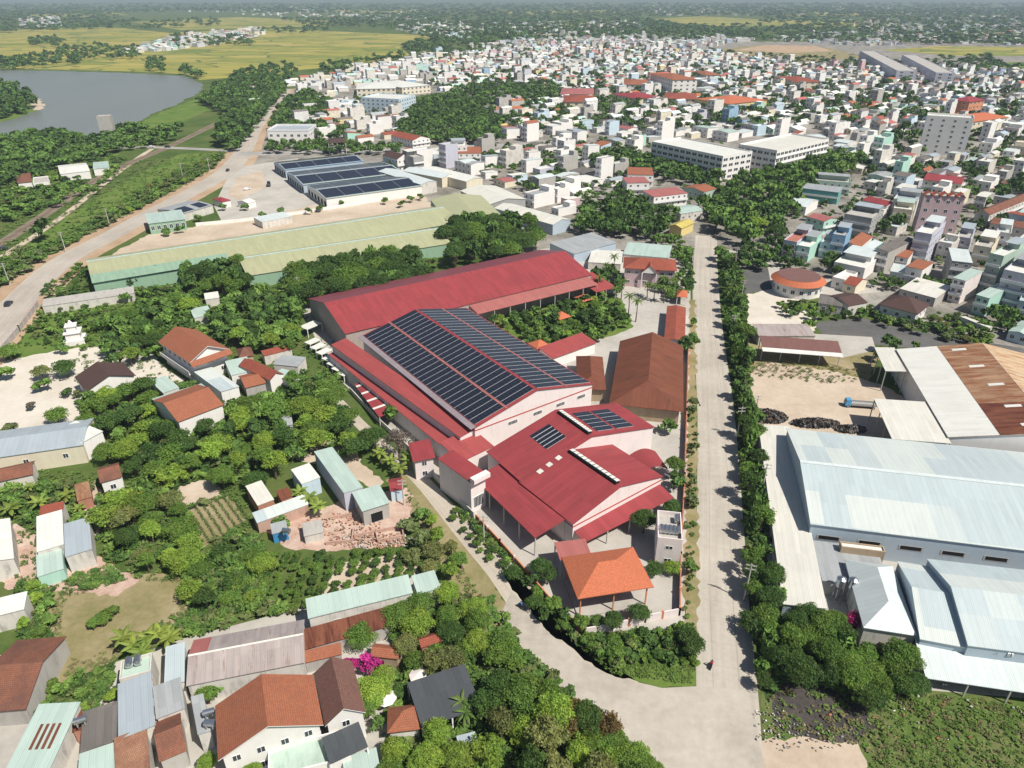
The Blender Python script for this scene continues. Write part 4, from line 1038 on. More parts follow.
hs('middle_shed', 'narrow pale blue gabled shed between the hip roofed shed and ventilated shed', 'shed', (920, 639), (967, 645), (897, 561), 5.6, 'gx', 2.6, 'steel_wall', 'steel_blue', ov=.2, group=G_ST)
vs_ = hs('vent_shed', 'pale blue gabled shed with three spinning roof ventilators', 'shed', (968, 645.5), (1240, 681), (930, 559), 6.6, 'gx', 3.0, 'steel_wall', 'steel_blue', ov=.2, group=G_ST)
hs('front_lean_to', 'striped pale lean-to roof along the front of the ventilated shed', 'lean-to', (926, 678), (1240, 724.5), (918, 640), 3.2, 'sb', 1.3, 'steel_wall', 'steel_pale', ov=.2, open_=True, group=G_ST)
for i, (px, py) in enumerate(((975, 654), (990, 656.5), (1004, 659))):
    p = P(px, py - 3, 4.05); mb = MB(); mb.cyl((0, 0), .5, 0, .5, 12, 0); n = 12
    for k in range(n):
        a0, a1 = 2 * math.pi * k / n, 2 * math.pi * (k + .7) / n
        for z0, r0, z1, r1 in ((.5, .5, .85, .85), (.85, .85, 1.25, .8), (1.25, .8, 1.5, .35)):
            mb.face(((r0 * math.cos(a0), r0 * math.sin(a0), z0), (r0 * math.cos(a1), r0 * math.sin(a1), z0), (r1 * math.cos(a1), r1 * math.sin(a1), z1), (r1 * math.cos(a0), r1 * math.sin(a0), z1)), 0)
    mb.cyl((0, 0), .45, .5, 1.5, 10, 1)
    mb.v = [(x * 1.5, y * 1.5, z * 1.5) for x, y, z in mb.v]
    tag(mb.build('roof_ventilator', ['steel', 'dark_open'], None, p), f'steel turbine roof ventilator, {ORD[i]} from left of three on the pale lean-to', 'ventilator', 'roof ventilators')
for i, (px, py) in enumerate(((835, 602), (847, 603))):
    p = P(px, py, 0); r = root('water_tank', f'upright steel water tank on a stand, {("left", "right")[i]} one of a pair near pink flowers', 'water tank', p, 0, 'steel tanks')
    mb = MB(); mb.cyl((0, 0), .85, 4.2, 5.9, 16, 0); mb.cyl((0, 0), .85, 5.9, 6.3, 16, 0, None, .3); mb.build('tank', 'steel', r)
    for k in range(4):
        a = k * math.pi / 2 + .78; mb = MB(); mb.tube((math.cos(a) * .75, math.sin(a) * .75, 0), (math.cos(a) * .75, math.sin(a) * .75, 4.19), .07, .07, 5); mb.build('leg', 'grey_wall', r)
# truck yard buildings
G_YD = 'buildings round the truck yard'
wh = hs('rusty_warehouse', 'large gabled warehouse, roof half white and half rusty brown sheets', 'warehouse', (948, 437), (1125, 424), (896, 349), 7.6, 'gy', 4.2, 'white_wall', ['rust_pale', 'white_metal'], ov=.3, group=G_YD)
on_roof(wh, 'l', .30, 1.0, .48, .995, 'rusty_sheets', 'rust_light', .02, .04)
on_roof(wh, 'l', .0, .30, .48, .995, 'dark_rusty_sheets', 'rust_metal', .02, .04)
for u, v in ((.07, .82), (.25, .80), (.48, .80), (.70, .75), (.92, .70)): on_roof(wh, 'l', u, u + .025, v - .09, v + .07, 'skylight', 'white_metal', .08, .03)
hs('wing_shed', 'small open sided white roofed wing on the far left of the rusty warehouse', 'shed', (886.5, 373), (906.5, 373), (894, 349), 6.6, 'sr', .5, 'white_wall', 'cream_metal', ov=.2, open_=True, group=G_YD)
hs('yard_canopy', 'big cream metal canopy sheltering the truck beside the rusty warehouse', 'canopy', (892, 439), (948, 441), (874, 398.5), 6.6, 'sr', .6, 'white_wall', 'cream_metal', ov=.2, open_=True, group=G_YD)
hs('long_shed', 'long low shed with faded pink metal roof beside the parking yard', 'shed', (759, 336), (816, 336), (757, 326), 3.4, 'sb', .8, 'stained_white', 'pinkish_metal', ov=.2, group=G_YD)
cs = hs('canopy_shed', 'long open shed with dark brown roof and white front strip', 'shed', (762, 347), (842, 353), (759, 338), 4.6, 'sb', .9, 'tan_wall', 'brown_metal', ov=.3, open_=True, group=G_YD)
mb = MB(); mb.slab(((-cs.L / 2, -cs.D / 2 - 2.2, 4.3), (cs.L / 2, -cs.D / 2 - 2.2, 4.3), (cs.L / 2, -cs.D / 2, 4.55), (-cs.L / 2, -cs.D / 2, 4.55)), .1); mb.build('awning', 'white_metal', cs.r)
# round building
c = P(796, 291, 0); r = root('round_building', 'round white building with an orange sloping roof ring and dark flat top', 'building', c, 0, None)
R_ = 8.8; mb = MB(); mb.cyl((0, 0), R_, 0, 5.2, 32); mb.build('wall', 'white_wall', r)
mb = MB(); mb.cyl((0, 0), R_ + 1.2, 4.8, 6.4, 32, 0, None, R_ - 1.0); mb.build('roof_ring', 'orange_tile', r)
mb = MB(); mb.cyl((0, 0), R_ - 1.1, 6.3, 6.5, 32, 0); mb.build('roof', 'brown_metal', r)
for k in range(10):
    a = -math.pi + k * math.pi / 9.0
    w = link('window', window_mesh('window'), r, (R_ * math.cos(a), R_ * math.sin(a), 2.4), a + math.pi / 2); w.scale = (1.5, 1, 1.6)
FOOT.append(((c.x, c.y), 0, R_ + 1, R_ + 1))

# ------------------------------------------------------------------ houses at the bottom left
G_BL = 'houses at the near left corner'
m1 = hs('house', 'mint green roofed house with four rusty strips at the near left corner', 'house', (-2, 788), (47, 775), (40, 706), 4.2, 'sl', .5, 'stained_white', 'mint_metal', ov=.2, group=G_BL)
for i in range(4): 
    x = -m1.L / 2 + m1.L * (.30 + .14 * i); q = MB()
    zz = lambda x: 4.2 + .5 * (.5 - x / m1.L) + .06
    q.slab(((x, -m1.D * .10, zz(x)), (x + m1.L * .07, -m1.D * .10, zz(x + m1.L * .07)), (x + m1.L * .07, m1.D * .22, zz(x + m1.L * .07)), (x, m1.D * .22, zz(x))), .03); q.build('rusty_strip', 'rust_brown', m1.r)
hs('house', 'old brown tiled house at the left edge with a crumbling grey side', 'house', (-30, 714), (28, 705), (17, 640), 3.8, 'gx', 2.2, 'concrete', 'old_tile', ov=.3, group=G_BL)
hs('house', 'low house with dark grey fibre sheet roof beside a long blue grey roof', 'house', (80, 753), (116.5, 744.5), (83.5, 714), 4.0, 'sb', .5, 'concrete', 'fibro_grey', ov=.2, group=G_BL)
hs('house', 'house with plain mint roof in front of the dark grey fibre roof', 'house', (76, 795), (114, 785), (80, 755), 4.3, 'sb', .3, 'stained_white', 'mint_metal', ov=.2, group=G_BL)
hs('house', 'long house with smooth blue grey metal roof', 'house', (118, 740), (155, 727), (117.5, 684), 5.2, 'sr', .3, 'stained_white', 'blue_grey_metal', ov=.15, floors=2, group=G_BL)
hs('terrace_block', 'flat mint concrete terrace with water tanks behind the blue grey roof', 'terrace', (119, 682), (152, 673), (118.5, 663), 4.6, 'flat', 0, 'stained_white', 'deck_mint', ov=.1, parapet=.5, tank=2, group=G_BL)
hs('house', 'house with mottled orange and brown tiled roof at the near edge', 'house', (116, 792), (151, 781), (115.5, 742), 4.4, 'sb', .9, 'stained_white', 'mottled_tile', ov=.2, group=G_BL)
hs('house', 'house with brown tiled ridge roof beside the mottled orange one', 'house', (159, 762), (187, 751), (154, 723), 3.8, 'gx', 1.6, 'concrete', 'old_tile', ov=.2, group=G_BL)
hs('house', 'plain grey metal roof between brown tiled ridge and teal roof', 'house', (156, 719), (185, 708), (153, 688), 4.6, 'sb', .3, 'stained_white', 'grey_metal', ov=.15, group=G_BL)
hs('house', 'pale teal sheet roof touching the long pinkish corrugated roof', 'house', (164, 687), (184.5, 681), (166, 648), 4.4, 'sb', .3, 'stained_white', 'steel_blue', ov=.15, group=G_BL)
hs('house', 'narrow grey roofed lean house with rooftop tanks beside the terracotta villa', 'house', (198, 736), (211, 732), (191, 698), 4.0, 'sl', .3, 'stained_white', 'grey_metal', ov=.1, group=G_BL)
for px, py in ((211, 716), (212, 725)): pass
hs('outhouse', 'tiny rust red roofed outhouse beside the dark grey fibre roof', 'outhouse', (73, 733), (83, 728), (72, 712), 2.8, 'sl', .4, 'brick_wall', 'rust_brown', ov=.1, group=G_BL)
lp = hs('workshop', 'long gabled roof of streaked pinkish corrugated sheets', 'workshop', (186, 686), (304.5, 662.5), (182.5, 642), 4.8, 'gx', 1.5, 'stained_white', 'pinkish_metal', ov=.2, group=G_BL)
on_roof(lp, 'b', 0, .16, .03, .9, 'red_sheets', 'red_metal_faded', .02, .03); on_roof(lp, 'f', 0, 1, .96, 1.02, 'ridge_cap', 'cream_metal', .04, .06)
wl = hs('house', 'long white house with mint metal roof and water-stained wall', 'house', (308, 618.5), (413, 592.7), (305.6, 602), 5.4, 'sb', .8, 'stained_white', 'mint_metal', ov=.2, floors=1, wsides='f', step=7, ww=1.0, wh=.9, group=G_BL)
hs('house', 'short mint roofed house beyond a dark gap from the long white house', 'house', (417.5, 594), (441, 588), (411.5, 577.5), 5.0, 'sb', .4, 'stained_white', 'mint_metal', ov=.15, group=G_BL)
hs('lean_to', 'rust brown corrugated lean-to below the long stained white wall', 'lean-to', (303.5, 650), (389.5, 626), (301.5, 633), 3.2, 'sb', .8, 'concrete', 'rust_metal', ov=.15, group=G_BL)
hs('lean_to', 'orange tiled lean-to below the rust brown corrugated roof', 'lean-to', (304.5, 663), (342, 654), (304, 653), 2.7, 'sb', .5, 'concrete', 'terracotta', ov=.15, group=G_BL)
hs('outhouse', 'small terracotta roof among trees beside the pink bougainvillea', 'outhouse', (370, 656), (398, 659), (392, 645), 2.6, 'gx', .7, 'tan_wall', 'terracotta', ov=.2, group=G_BL)
hs('outhouse', 'brick red roof half hidden under trees near the lane', 'outhouse', (421, 648), (443, 641), (417, 638), 3.0, 'gx', .8, 'brick_wall', 'terracotta_red', ov=.2, group=G_BL)
vl = hs('villa', 'big villa with bright terracotta gable roof and white gable wall', 'villa', (218, 761), (323.5, 725), (217.5, 705), 6.4, 'gy', 3.6, 'white_wall', 'terracotta', ov=.6, floors=2, trim='white_trim', group=G_BL)
v2 = hs('villa_wing', 'brown gabled villa wing joined to the bright terracotta roof', 'villa wing', (325, 726.5), (367, 717), (314, 673), 6.0, 'gy', 2.4, 'white_wall', 'brown_tile', ov=.4, floors=2, trim='white_trim', group=G_BL)
tr = hs('terrace_block', 'white balustraded mint terrace in front of the terracotta villa', 'terrace', (268, 782), (352, 760), (262, 752), 3.3, 'flat', 0, 'white_wall', 'deck_mint', ov=.1, parapet=.7, group=G_BL)
hs('dark_canopy', 'smaller dark grey corrugated canopy below the brown villa wing', 'canopy', (330, 764), (368, 746.5), (323, 739), 4.6, 'sb', .4, 'white_wall', 'dark_metal', ov=.1, open_=True, posts='white_trim', foot=False, group=G_BL)
hs('dark_canopy', 'larger dark grey corrugated canopy in the tree shaded garden', 'canopy', (422, 728.5), (482, 707), (410, 683.5), 3.6, 'sb', .4, 'white_wall', 'dark_metal', ov=.1, open_=True, posts='white_trim', group=G_BL)
hs('kiosk', 'small orange tiled hip roofed kiosk beside the larger dark canopy', 'kiosk', (387, 733), (421, 729), (409, 705), 3.0, 'pyr', 1.8, 'white_wall', 'terracotta', ov=.4, group=G_BL)
hs('outhouse', 'mint flat roofed outhouse at the near edge below the villa', 'outhouse', (345, 778), (380, 767), (343, 758), 3.0, 'sb', .2, 'stained_white', 'mint_metal', ov=.1, group=G_BL)
hs('outhouse', 'small blue grey roofed shed under the near trees', 'outhouse', (460, 753), (479, 748), (461, 736), 2.8, 'sb', .3, 'stained_white', 'blue_grey_metal', ov=.1, group=G_BL)
# ------------------------------------------------------------------ houses on the left
G_L = 'houses on the left among the trees'
hs('house', 'long cream walled house with blue grey metal roof beside the sandy yard', 'house', (-40, 463), (83, 445), (50, 424), 5.2, 'gx', 1.3, 'cream_wall', 'blue_grey_metal', ov=.2, floors=1, step=8, group=G_L)
hs('house', 'white metal roofed box at the end of the long cream house', 'house', (83, 444), (103, 431), (76, 421.5), 5.4, 'sb', .3, 'white_wall', 'white_metal', ov=.15, group=G_L)
hs('house', 'low dark red tiled house at the left edge below the cream house', 'house', (-30, 488), (33, 474), (33, 461), 3.6, 'gx', 1.4, 'stained_white', 'old_tile', ov=.3, group=G_L)
hs('house', 'little white walled house with brown tiled roof and blue window', 'house', (100, 483), (122.5, 478.5), (97.5, 468), 4.4, 'gx', 1.4, 'white_wall', 'old_tile', ov=.25, floors=1, step=3, group=G_L)
hs('outhouse', 'tumbledown patched outhouse beside the little brown tiled house', 'outhouse', (77, 501), (92, 498), (75, 487), 2.8, 'sb', .6, 'brick_wall', 'rust_light', ov=.1, group=G_L)
hs('house', 'white metal roofed house with two red roof strips', 'house', (36.5, 552), (64, 549), (37, 518), 4.4, 'sb', .4, 'stained_white', 'white_metal', ov=.1, group=G_L)
hs('house', 'low teal fronted annex below the white roof with red strips', 'house', (37, 577), (64, 572), (36.5, 554), 3.0, 'sb', .5, 'mint_wall', 'mint_metal', ov=.1, group=G_L)
hs('lean_to', 'two dark red roof strips above the white metal roof', 'lean-to', (38, 519), (62, 514), (37, 508), 4.0, 'sb', .4, 'stained_white', 'terracotta_red', ov=.1, foot=False, group=G_L)
hs('house', 'smooth blue grey roofed house beside the white metal roof', 'house', (65, 557), (92, 550), (64, 525), 4.3, 'sb', .3, 'stained_white', 'blue_grey_metal', ov=.1, group=G_L)
hs('house', 'grey white house at the left edge across a dirt yard', 'house', (-20, 572), (14, 558), (10, 518), 4.4, 'gy', .8, 'stained_white', 'white_metal', ov=.15, group=G_L)
hs('house', 'bright white roofed house at the left edge beside the dry field', 'house', (-12, 618), (24, 609), (22, 594), 4.0, 'sb', .4, 'stained_white', 'white_metal', ov=.15, group=G_L)
hs('house', 'terracotta tiled house with grey gable and white front wall among trees', 'house', (177.7, 422), (226, 406.5), (153, 400), 5.2, 'gx', 2.2, 'white_wall', 'terracotta', ov=.3, floors=1, wsides='f', step=6, group=G_L)
hs('lean_to', 'long pale mint lean-to behind the grey gabled terracotta house', 'lean-to', (156, 404), (206, 388), (148, 400), 4.0, 'sf', .5, 'stained_white', 'mint_metal', ov=.1, foot=False, group=G_L)
mn = hs('mansion', 'two storey mansion with white gable and terracotta gabled roof', 'house', (189.6, 363), (231, 350), (158, 342), 7.4, 'gy', 3.2, 'white_wall', 'terracotta', ov=.8, floors=2, step=2.8, ww=1.6, door='yes', trim='white_trim', group=G_L)
mb = MB(); mb.slab(((-mn.L / 2, -mn.D / 2 - 1.6, 6.6), (mn.L / 2, -mn.D / 2 - 1.6, 6.6), (mn.L / 2, -mn.D / 2 + .2, 7.6), (-mn.L / 2, -mn.D / 2 + .2, 7.6)), .15); mb.build('porch_roof', 'terracotta', mn.r)
mb = MB(); mb.box(-mn.hl - 1.4, -mn.hl - .01, -mn.hd, mn.hd, 3.3, 3.6); mb.box(-mn.hl - 1.4, -mn.hl - 1.25, -mn.hd, mn.hd, 3.6, 4.5); mb.build('balcony', 'white_wall', mn.r)
hs('house', 'white blue grey roofed annex in front of the two storey mansion', 'house', (221, 393), (241, 387.5), (194, 373), 4.0, 'sl', .4, 'white_wall', 'steel_blue', ov=.15, group=G_L)
hs('lean_to', 'mint roofed lean-to right beside the mansion', 'lean-to', (231, 375.5), (253.5, 370), (225, 362.5), 3.6, 'sb', .5, 'white_wall', 'mint_metal', ov=.1, group=G_L)
hs('house', 'small orange tiled house below the mint lean-to', 'house', (245, 388), (267, 384), (238, 376), 3.4, 'gx', 1.2, 'concrete', 'terracotta', ov=.25, group=G_L)
hs('house', 'narrow dark red metal roof with white gable beside the orange tiled house', 'house', (271, 381), (284, 374), (252.5, 359.5), 4.4, 'gy', 1.4, 'white_wall', 'terracotta_red', ov=.25, group=G_L)
hs('house', 'tiny brown hip roofed house behind the orange tiled house', 'house', (239, 358), (254, 355), (236, 349), 3.4, 'hx', 1.6, 'tan_wall', 'old_tile', ov=.3, group=G_L)
hs('house', 'grey white flat roofed house near the long hall, behind bushes', 'house', (288, 366), (306, 357), (282, 355.5), 3.8, 'sb', .3, 'stained_white', 'grey_metal', ov=.1, group=G_L)
hs('house', 'mint flat roof in front of the grey white one near bushes', 'house', (286, 379), (299, 373), (282, 369), 3.4, 'sb', .2, 'stained_white', 'mint_metal', ov=.1, group=G_L)
hs('lean_to', 'thin dark red lean-to behind the narrow dark red roof', 'lean-to', (264, 356), (292, 349), (262, 352), 3.2, 'sb', .5, 'stained_white', 'terracotta_red', ov=.1, foot=False, group=G_L)
hs('outhouse', 'small mint roofed shed in the grove behind the mansion', 'outhouse', (194, 318), (212, 313), (189.5, 310), 3.0, 'sb', .4, 'stained_white', 'mint_metal', ov=.1, group=G_L)
hs('outhouse', 'small white roofed shed in the grove near the green works', 'outhouse', (205, 299.5), (220, 300.5), (204, 294), 3.0, 'sb', .3, 'stained_white', 'white_metal', ov=.1, group=G_L)
hs('outhouse', 'pale mint lean shed in the yard left of the terracotta house', 'outhouse', (163, 393), (180, 388), (150, 382), 3.2, 'sb', .4, 'stained_white', 'mint_metal', ov=.1, group=G_L)
hs('house', 'brown roofed house with white gable beside the sandy yard', 'house', (86, 391), (136, 375.5), (68, 379), 4.2, 'gy', 2.6, 'white_wall', 'dark_tile', ov=.5, group=G_L)
hs('outhouse', 'small grey shed roof alone among the dense trees', 'outhouse', (278, 427), (293, 424), (276.5, 417), 2.6, 'sb', .3, 'concrete', 'grey_metal', ov=.1, group=G_L)
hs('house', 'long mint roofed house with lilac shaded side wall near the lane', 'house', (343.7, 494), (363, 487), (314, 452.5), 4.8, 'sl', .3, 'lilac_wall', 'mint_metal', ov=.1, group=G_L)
hs('house', 'square teal roofed house with dark doors on the brick rubble', 'house', (362, 511.5), (391, 504), (352, 494), 4.2, 'sb', .4, 'concrete', 'mint_metal', ov=.25, door='wide', group=G_L)
hs('house', 'white metal roofed box house behind the brick rubble', 'house', (301.5, 484), (321, 478), (291, 470.5), 4.4, 'sb', .3, 'pale_blue_wall', 'white_metal', ov=.1, group=G_L)
hs('kiosk', 'tiny red roofed kiosk beside the square teal roof', 'kiosk', (390, 491), (404, 487.5), (388, 479.5), 3.2, 'gx', .7, 'pale_blue_wall', 'red_metal', ov=.2, group=G_L)
hs('house', 'cream metal roofed house at the left end of the rubble plot', 'house', (257.5, 505.5), (273.5, 498.5), (245.5, 487), 3.6, 'sb', .3, 'brick_wall', 'cream_metal', ov=.1, group=G_L)
hs('lean_to', 'long pale blue lean-to below the cream roof and white box house', 'lean-to', (257, 523), (309, 504), (254, 514), 3.0, 'sb', .5, 'rubble_pink', 'steel_blue', ov=.1, group=G_L)
hs('outhouse', 'rusty patched roof between cream roof and white box house', 'outhouse', (281, 500), (293, 495), (276, 492), 2.8, 'sb', .3, 'brick_wall', 'rust_brown', ov=.1, foot=False, group=G_L)
hs('outhouse', 'grey roofed shed with a blue tarpaulin front on the rubble plot', 'outhouse', (272, 534), (288, 530), (270, 525), 2.6, 'sb', .3, 'tarp_blue', 'grey_metal', ov=.1, group=G_L)
hs('outhouse', 'low half demolished white block in the brick rubble', 'outhouse', (304, 537), (324, 533), (302, 524), 2.0, 'flat', 0, 'stained_white', 'concrete', ov=.1, group=G_L)
# broken foundation walls on the rubble plot
for i, (a, b) in enumerate((((326, 545), (352, 543)), ((352, 543), (354, 530)), ((354, 538), (402, 528)), ((378, 543), (404, 538)), ((402, 528), (404, 539)), ((330, 520), (352, 516)), ((376, 533), (378, 543)))):
    wall_line('broken_wall', f'low broken brick wall stub on the rubble plot, {ORD[i]} of seven', 'wall', PW([a, b]), .9, 'rubble_pink', .25, group='broken walls on the rubble')
# row of white canopies along the long hall
for i, (px, py) in enumerate(((311, 327), (312.5, 341), (318, 346), (324, 351), (330, 357), (335, 362), (340, 367), (346, 372))):
    p = P(px, py, 2.4)
    hh = house('market_canopy', f'small white flat canopy over a stall, {ORD[i]} along the side wall of the long hall', 'canopy', (p.x, p.y), math.radians(54), 4.4 if i else 6.5, 2.9 if i else 4.2, 2.4 if i else 3.2, 'flat', 0, 'white_wall', 'white_metal', open_=True, ov=.2, posts='white_trim', foot=False, group='white canopies by the long hall')
# shrine, walls at the upper left
c = P(76, 342, 0); r = root('shrine', 'white stepped shrine tower standing in the flower garden', 'shrine', c, .4)
mb = MB(); mb.box(-3, 3, -3, 3, 0, 1.6); mb.build('plinth', 'white_wall', r)
mb = MB(); mb.box(-2.1, 2.1, -2.1, 2.1, 1.6, 3.8); mb.box(-2.5, 2.5, -2.5, 2.5, 3.8, 4.1); mb.box(-1.4, 1.4, -1.4, 1.4, 4.1, 5.9); mb.box(-1.7, 1.7, -1.7, 1.7, 5.9, 6.2); mb.build('tower', 'white_wall', r)
mb = MB(); mb.cyl((0, 0), 1.1, 6.2, 7.8, 10, 0, None, .12); mb.build('spire', 'white_wall', r)
hs('corridor', 'long grey concrete roofed corridor between the highway and grove', 'corridor', (42, 306.5), (134, 293), (40, 300), 3.2, 'sb', .2, 'stained_white', 'concrete', ov=.1)
wall_line('boundary_wall', 'grey boundary wall with pink spikes along the dusty highway shoulder', 'wall', PW([(-10, 372), (0, 356), (20, 332), (39, 306)]), 2.2, 'concrete', post=1, postm='pink_wall', gap=4)
# ------------------------------------------------------------------ green works, market, grey sheds
G_G = 'olive and mint green metal works'
g1 = hs('green_shed', 'very long olive roofed shed with mint green lower skirt near the highway', 'factory shed', (92, 283), (462, 222), (86, 259), 5.6, 'gx', 2.6, 'green_wall', 'olive_metal', ov=.3, ro=.25, group=G_G)
on_roof(g1, 'f', 0, .32, -.02, .36, 'green_skirt', 'green_metal', .03, .04); on_roof(g1, 'f', 0, 1, .95, 1.0, 'ridge_cap', 'mint_metal', .04, .08)
g2 = hs('green_shed', 'nearer olive roofed shed parallel to the very long one', 'factory shed', (247, 276), (452, 243), (243, 256), 5.4, 'gx', 2.2, 'green_wall', 'olive_metal', ov=.3, ro=.3, group=G_G)
on_roof(g2, 'f', 0, 1, .94, 1.0, 'ridge_cap', 'mint_metal', .04, .08)
hs('green_shed', 'cross-wise olive roofed shed closing the far end of the green works', 'factory shed', (446, 220), (501, 214.5), (430, 199), 6.6, 'gy', 2.0, 'green_wall', 'olive_metal', ov=.3, foot=False, group=G_G)
hs('lean_to', 'narrow white lean-to beside the cross-wise olive shed', 'lean-to', (487, 211), (494, 209), (459, 195), 4.0, 'sl', .5, 'stained_white', 'white_metal', ov=.1, foot=False)
hs('green_office', 'light green office with mint flat roof beside the highway', 'office', (148, 224), (186, 219.5), (145, 214), 5.2, 'flat', 0, 'green_wall', 'mint_metal', ov=.3, floors=1, step=2.6, ww=1.6, wh=2.2)
so = hs('low_shed', 'low grey shed with solar panels behind the light green office', 'shed', (182, 214), (213, 205), (165, 207), 4.0, 'gx', .9, 'stained_white', 'grey_metal', ov=.2)
on_roof(so, 'f', .1, .45, .1, .9, 'solar_array', 'solar_panel', .05, .05, None, 'white_trim'); on_roof(so, 'f', .62, .92, .1, .9, 'solar_array', 'solar_panel', .05, .05, None, 'white_trim')
G_M = 'solar roofed market sheds'
mk = []
for i, (A, B, Cc, lab) in enumerate((((285, 170), (364, 161), (280.5, 161.5), 'farthest'), ((303, 185), (404, 173), (289, 172), 'middle'), ((326, 199), (422, 186), (305, 186), 'nearest'))):
    m = hs('market_shed', f'{lab} of three joined market sheds with black solar roofs', 'market shed', A, B, Cc, 5.2, 'gx', 1.4, 'white_wall' if i == 2 else 'steel_wall', 'blue_grey_metal', ov=.2, floors=1, wsides='l', step=5, ww=3.2, wh=3.6, win='opening', wz=.4, group=G_M)
    solar(m, 'f', .01, .985, .08, .93, 5, .02); solar(m, 'b', .01, .985, .06, .93, 5, .02)
    on_roof(m, 'f', 0, 1, -.01, .05, 'gutter', 'mint_metal' if i else 'blue_wall', .05, .1)
hs('shed', 'pale metal roofed shed at the right end of the market sheds', 'shed', (422, 185), (437, 181.5), (394, 168.5), 6.0, 'gy', 1.0, 'stained_white', 'steel_pale', ov=.2)
# grey and white sheds beyond
G_W = 'pale sheds beyond the green works'
hs('warehouse', 'broad cream gabled warehouse behind the cross-wise olive shed', 'warehouse', (489, 204.5), (524, 198), (460, 190.5), 5.6, 'gy', 1.8, 'grey_wall', 'cream_metal', ov=.3, group=G_W)
hs('warehouse', 'grey gabled warehouse with blue end wall next to the dense trees', 'warehouse', (552, 224.5), (571, 219.5), (512, 203.5), 5.2, 'gy', 1.4, 'steel_wall', 'cream_metal', ov=.2, group=G_W)
hs('shed', 'small bright white roofed annex before the blue end wall', 'shed', (531, 215.5), (541, 212), (515, 208), 4.4, 'sl', .4, 'white_wall', 'white_metal', ov=.1, foot=False, group=G_W)
hs('warehouse', 'mint white gabled warehouse nearest the market sheds', 'warehouse', (441, 178), (457, 174), (417, 167), 5.6, 'gy', 1.2, 'cream_wall', 'steel_pale', ov=.2, group=G_W)
hs('warehouse', 'white gabled warehouse behind the mint white one', 'warehouse', (468, 182), (483, 178), (436, 166.5), 5.4, 'gy', 1.2, 'cream_wall', 'white_metal', ov=.2, group=G_W)
hs('shed', 'striped grey metal roofed shed just behind the long red hall', 'shed', (574, 254), (617, 242.5), (568, 240), 4.6, 'sb', .8, 'steel_wall', 'grey_metal', ov=.2, group=G_W)
hs('shed', 'low white and teal patched roof behind the pink office', 'shed', (623, 254), (669, 258), (643, 244), 3.8, 'sb', .4, 'stained_white', 'mint_metal', ov=.2, group=G_W)
hs('shed', 'low dusty grey roof between striped shed and pink office', 'shed', (588, 262), (622, 259), (592, 250), 3.2, 'sb', .3, 'stained_white', 'cream_metal', ov=.1, group=G_W)
hs('booth', 'small yellow roofed booth at the head of the concrete road', 'booth', (682, 228.5), (695, 222.5), (677, 222), 4.2, 'gx', 1.2, 'yellow_wall', 'yellow_metal', ov=.4)
# ------------------------------------------------------------------ landmarks of the town
w1 = hs('white_block', 'long white office block with rows of dark windows before the green belt', 'office block', (651.7, 142.5), (723, 157.5), (751.5, 152), 14, 'flat', 0, 'white_wall', 'white_metal', ov=.1, parapet=.8, floors=4, step=4.6, ww=4.0, wh=1.8, wmax=18)
for k in range(1, 4):
    mb = MB(); mb.box(-w1.hl - .5, w1.hl + .5, -w1.hd - .5, -w1.hd - .06, 3.5 * k - .35, 3.5 * k + .35); mb.build('ledge', 'white_wall', w1.r)
w2 = hs('white_block', 'white four storey office block with cream roof beside the long one', 'office block', (777, 152), (829, 140), (748, 143.5), 15, 'flat', 0, 'white_wall', 'cream_metal', ov=.1, parapet=1.0, floors=4, step=4.4, ww=3.7, wh=1.8, wmax=16)
for k in range(1, 4):
    mb = MB(); mb.box(-w2.hl - .5, w2.hl + .5, -w2.hd - .5, -w2.hd - .06, 3.75 * k - .35, 3.75 * k + .35); mb.build('ledge', 'white_wall', w2.r)
hs('white_block', 'white tower block with bluish front, tallest in the town', 'tower block', (927, 117), (974, 120), (984, 117.5), 24, 'flat', 0, 'white_wall', 'white_metal', ov=.05, parapet=1.2, floors=7, step=7, ww=1.6, wh=1.5, wmax=7)
pk = hs('pink_building', 'pink four storey building with orange dormers along its roof edge', 'building', (924, 196.5), (965, 199), (971, 196), 17, 'flat', 0, 'pink_wall', 'concrete', ov=.05, parapet=.8, floors=4, step=4.2, ww=1.7, wh=1.7)
for i in range(5):
    x = -pk.hl + (i + .5) * 2 * pk.hl / 5; mb = MB()
    mb.slab(((x - 2, -pk.hd - .6, 17.6), (x, -pk.hd - .6, 19.6), (x, -pk.hd + 3, 19.6), (x - 2, -pk.hd + 3, 17.6)), .3); mb.slab(((x, -pk.hd - .6, 19.6), (x + 2, -pk.hd - .6, 17.6), (x + 2, -pk.hd + 3, 17.6), (x, -pk.hd + 3, 19.6)), .3)
    mb.build('dormer', 'orange_tile', pk.r)
hs('concrete_tower', 'bare pale concrete block standing alone by the river', 'tower', (96, 117), (110, 116.5), (108, 115.2), 15, 'flat', 0, 'concrete', 'concrete', ov=.05, parapet=.5)
hs('shed', 'white gabled shed in the scrub beside the railway', 'shed', (60, 174), (90, 171), (57.5, 165.5), 4.6, 'gx', 1.2, 'white_wall', 'white_metal', ov=.2)
hs('shed', 'mint roofed shed joined to the white railway shed', 'shed', (93, 169), (109, 167.5), (93, 163), 4.2, 'sb', .4, 'white_wall', 'mint_metal', ov=.2)
hs('house', 'brown hip roofed house in the scrub by the railway', 'house', (17, 183), (32, 181.5), (16, 174), 4.2, 'hx', 2.0, 'white_wall', 'old_tile', ov=.4)
hs('house', 'low white flat house beside the brown hip roof by the railway', 'house', (33, 184), (49, 183), (33, 178), 4.0, 'flat', 0, 'white_wall', 'concrete', ov=.1, parapet=.4, floors=1)
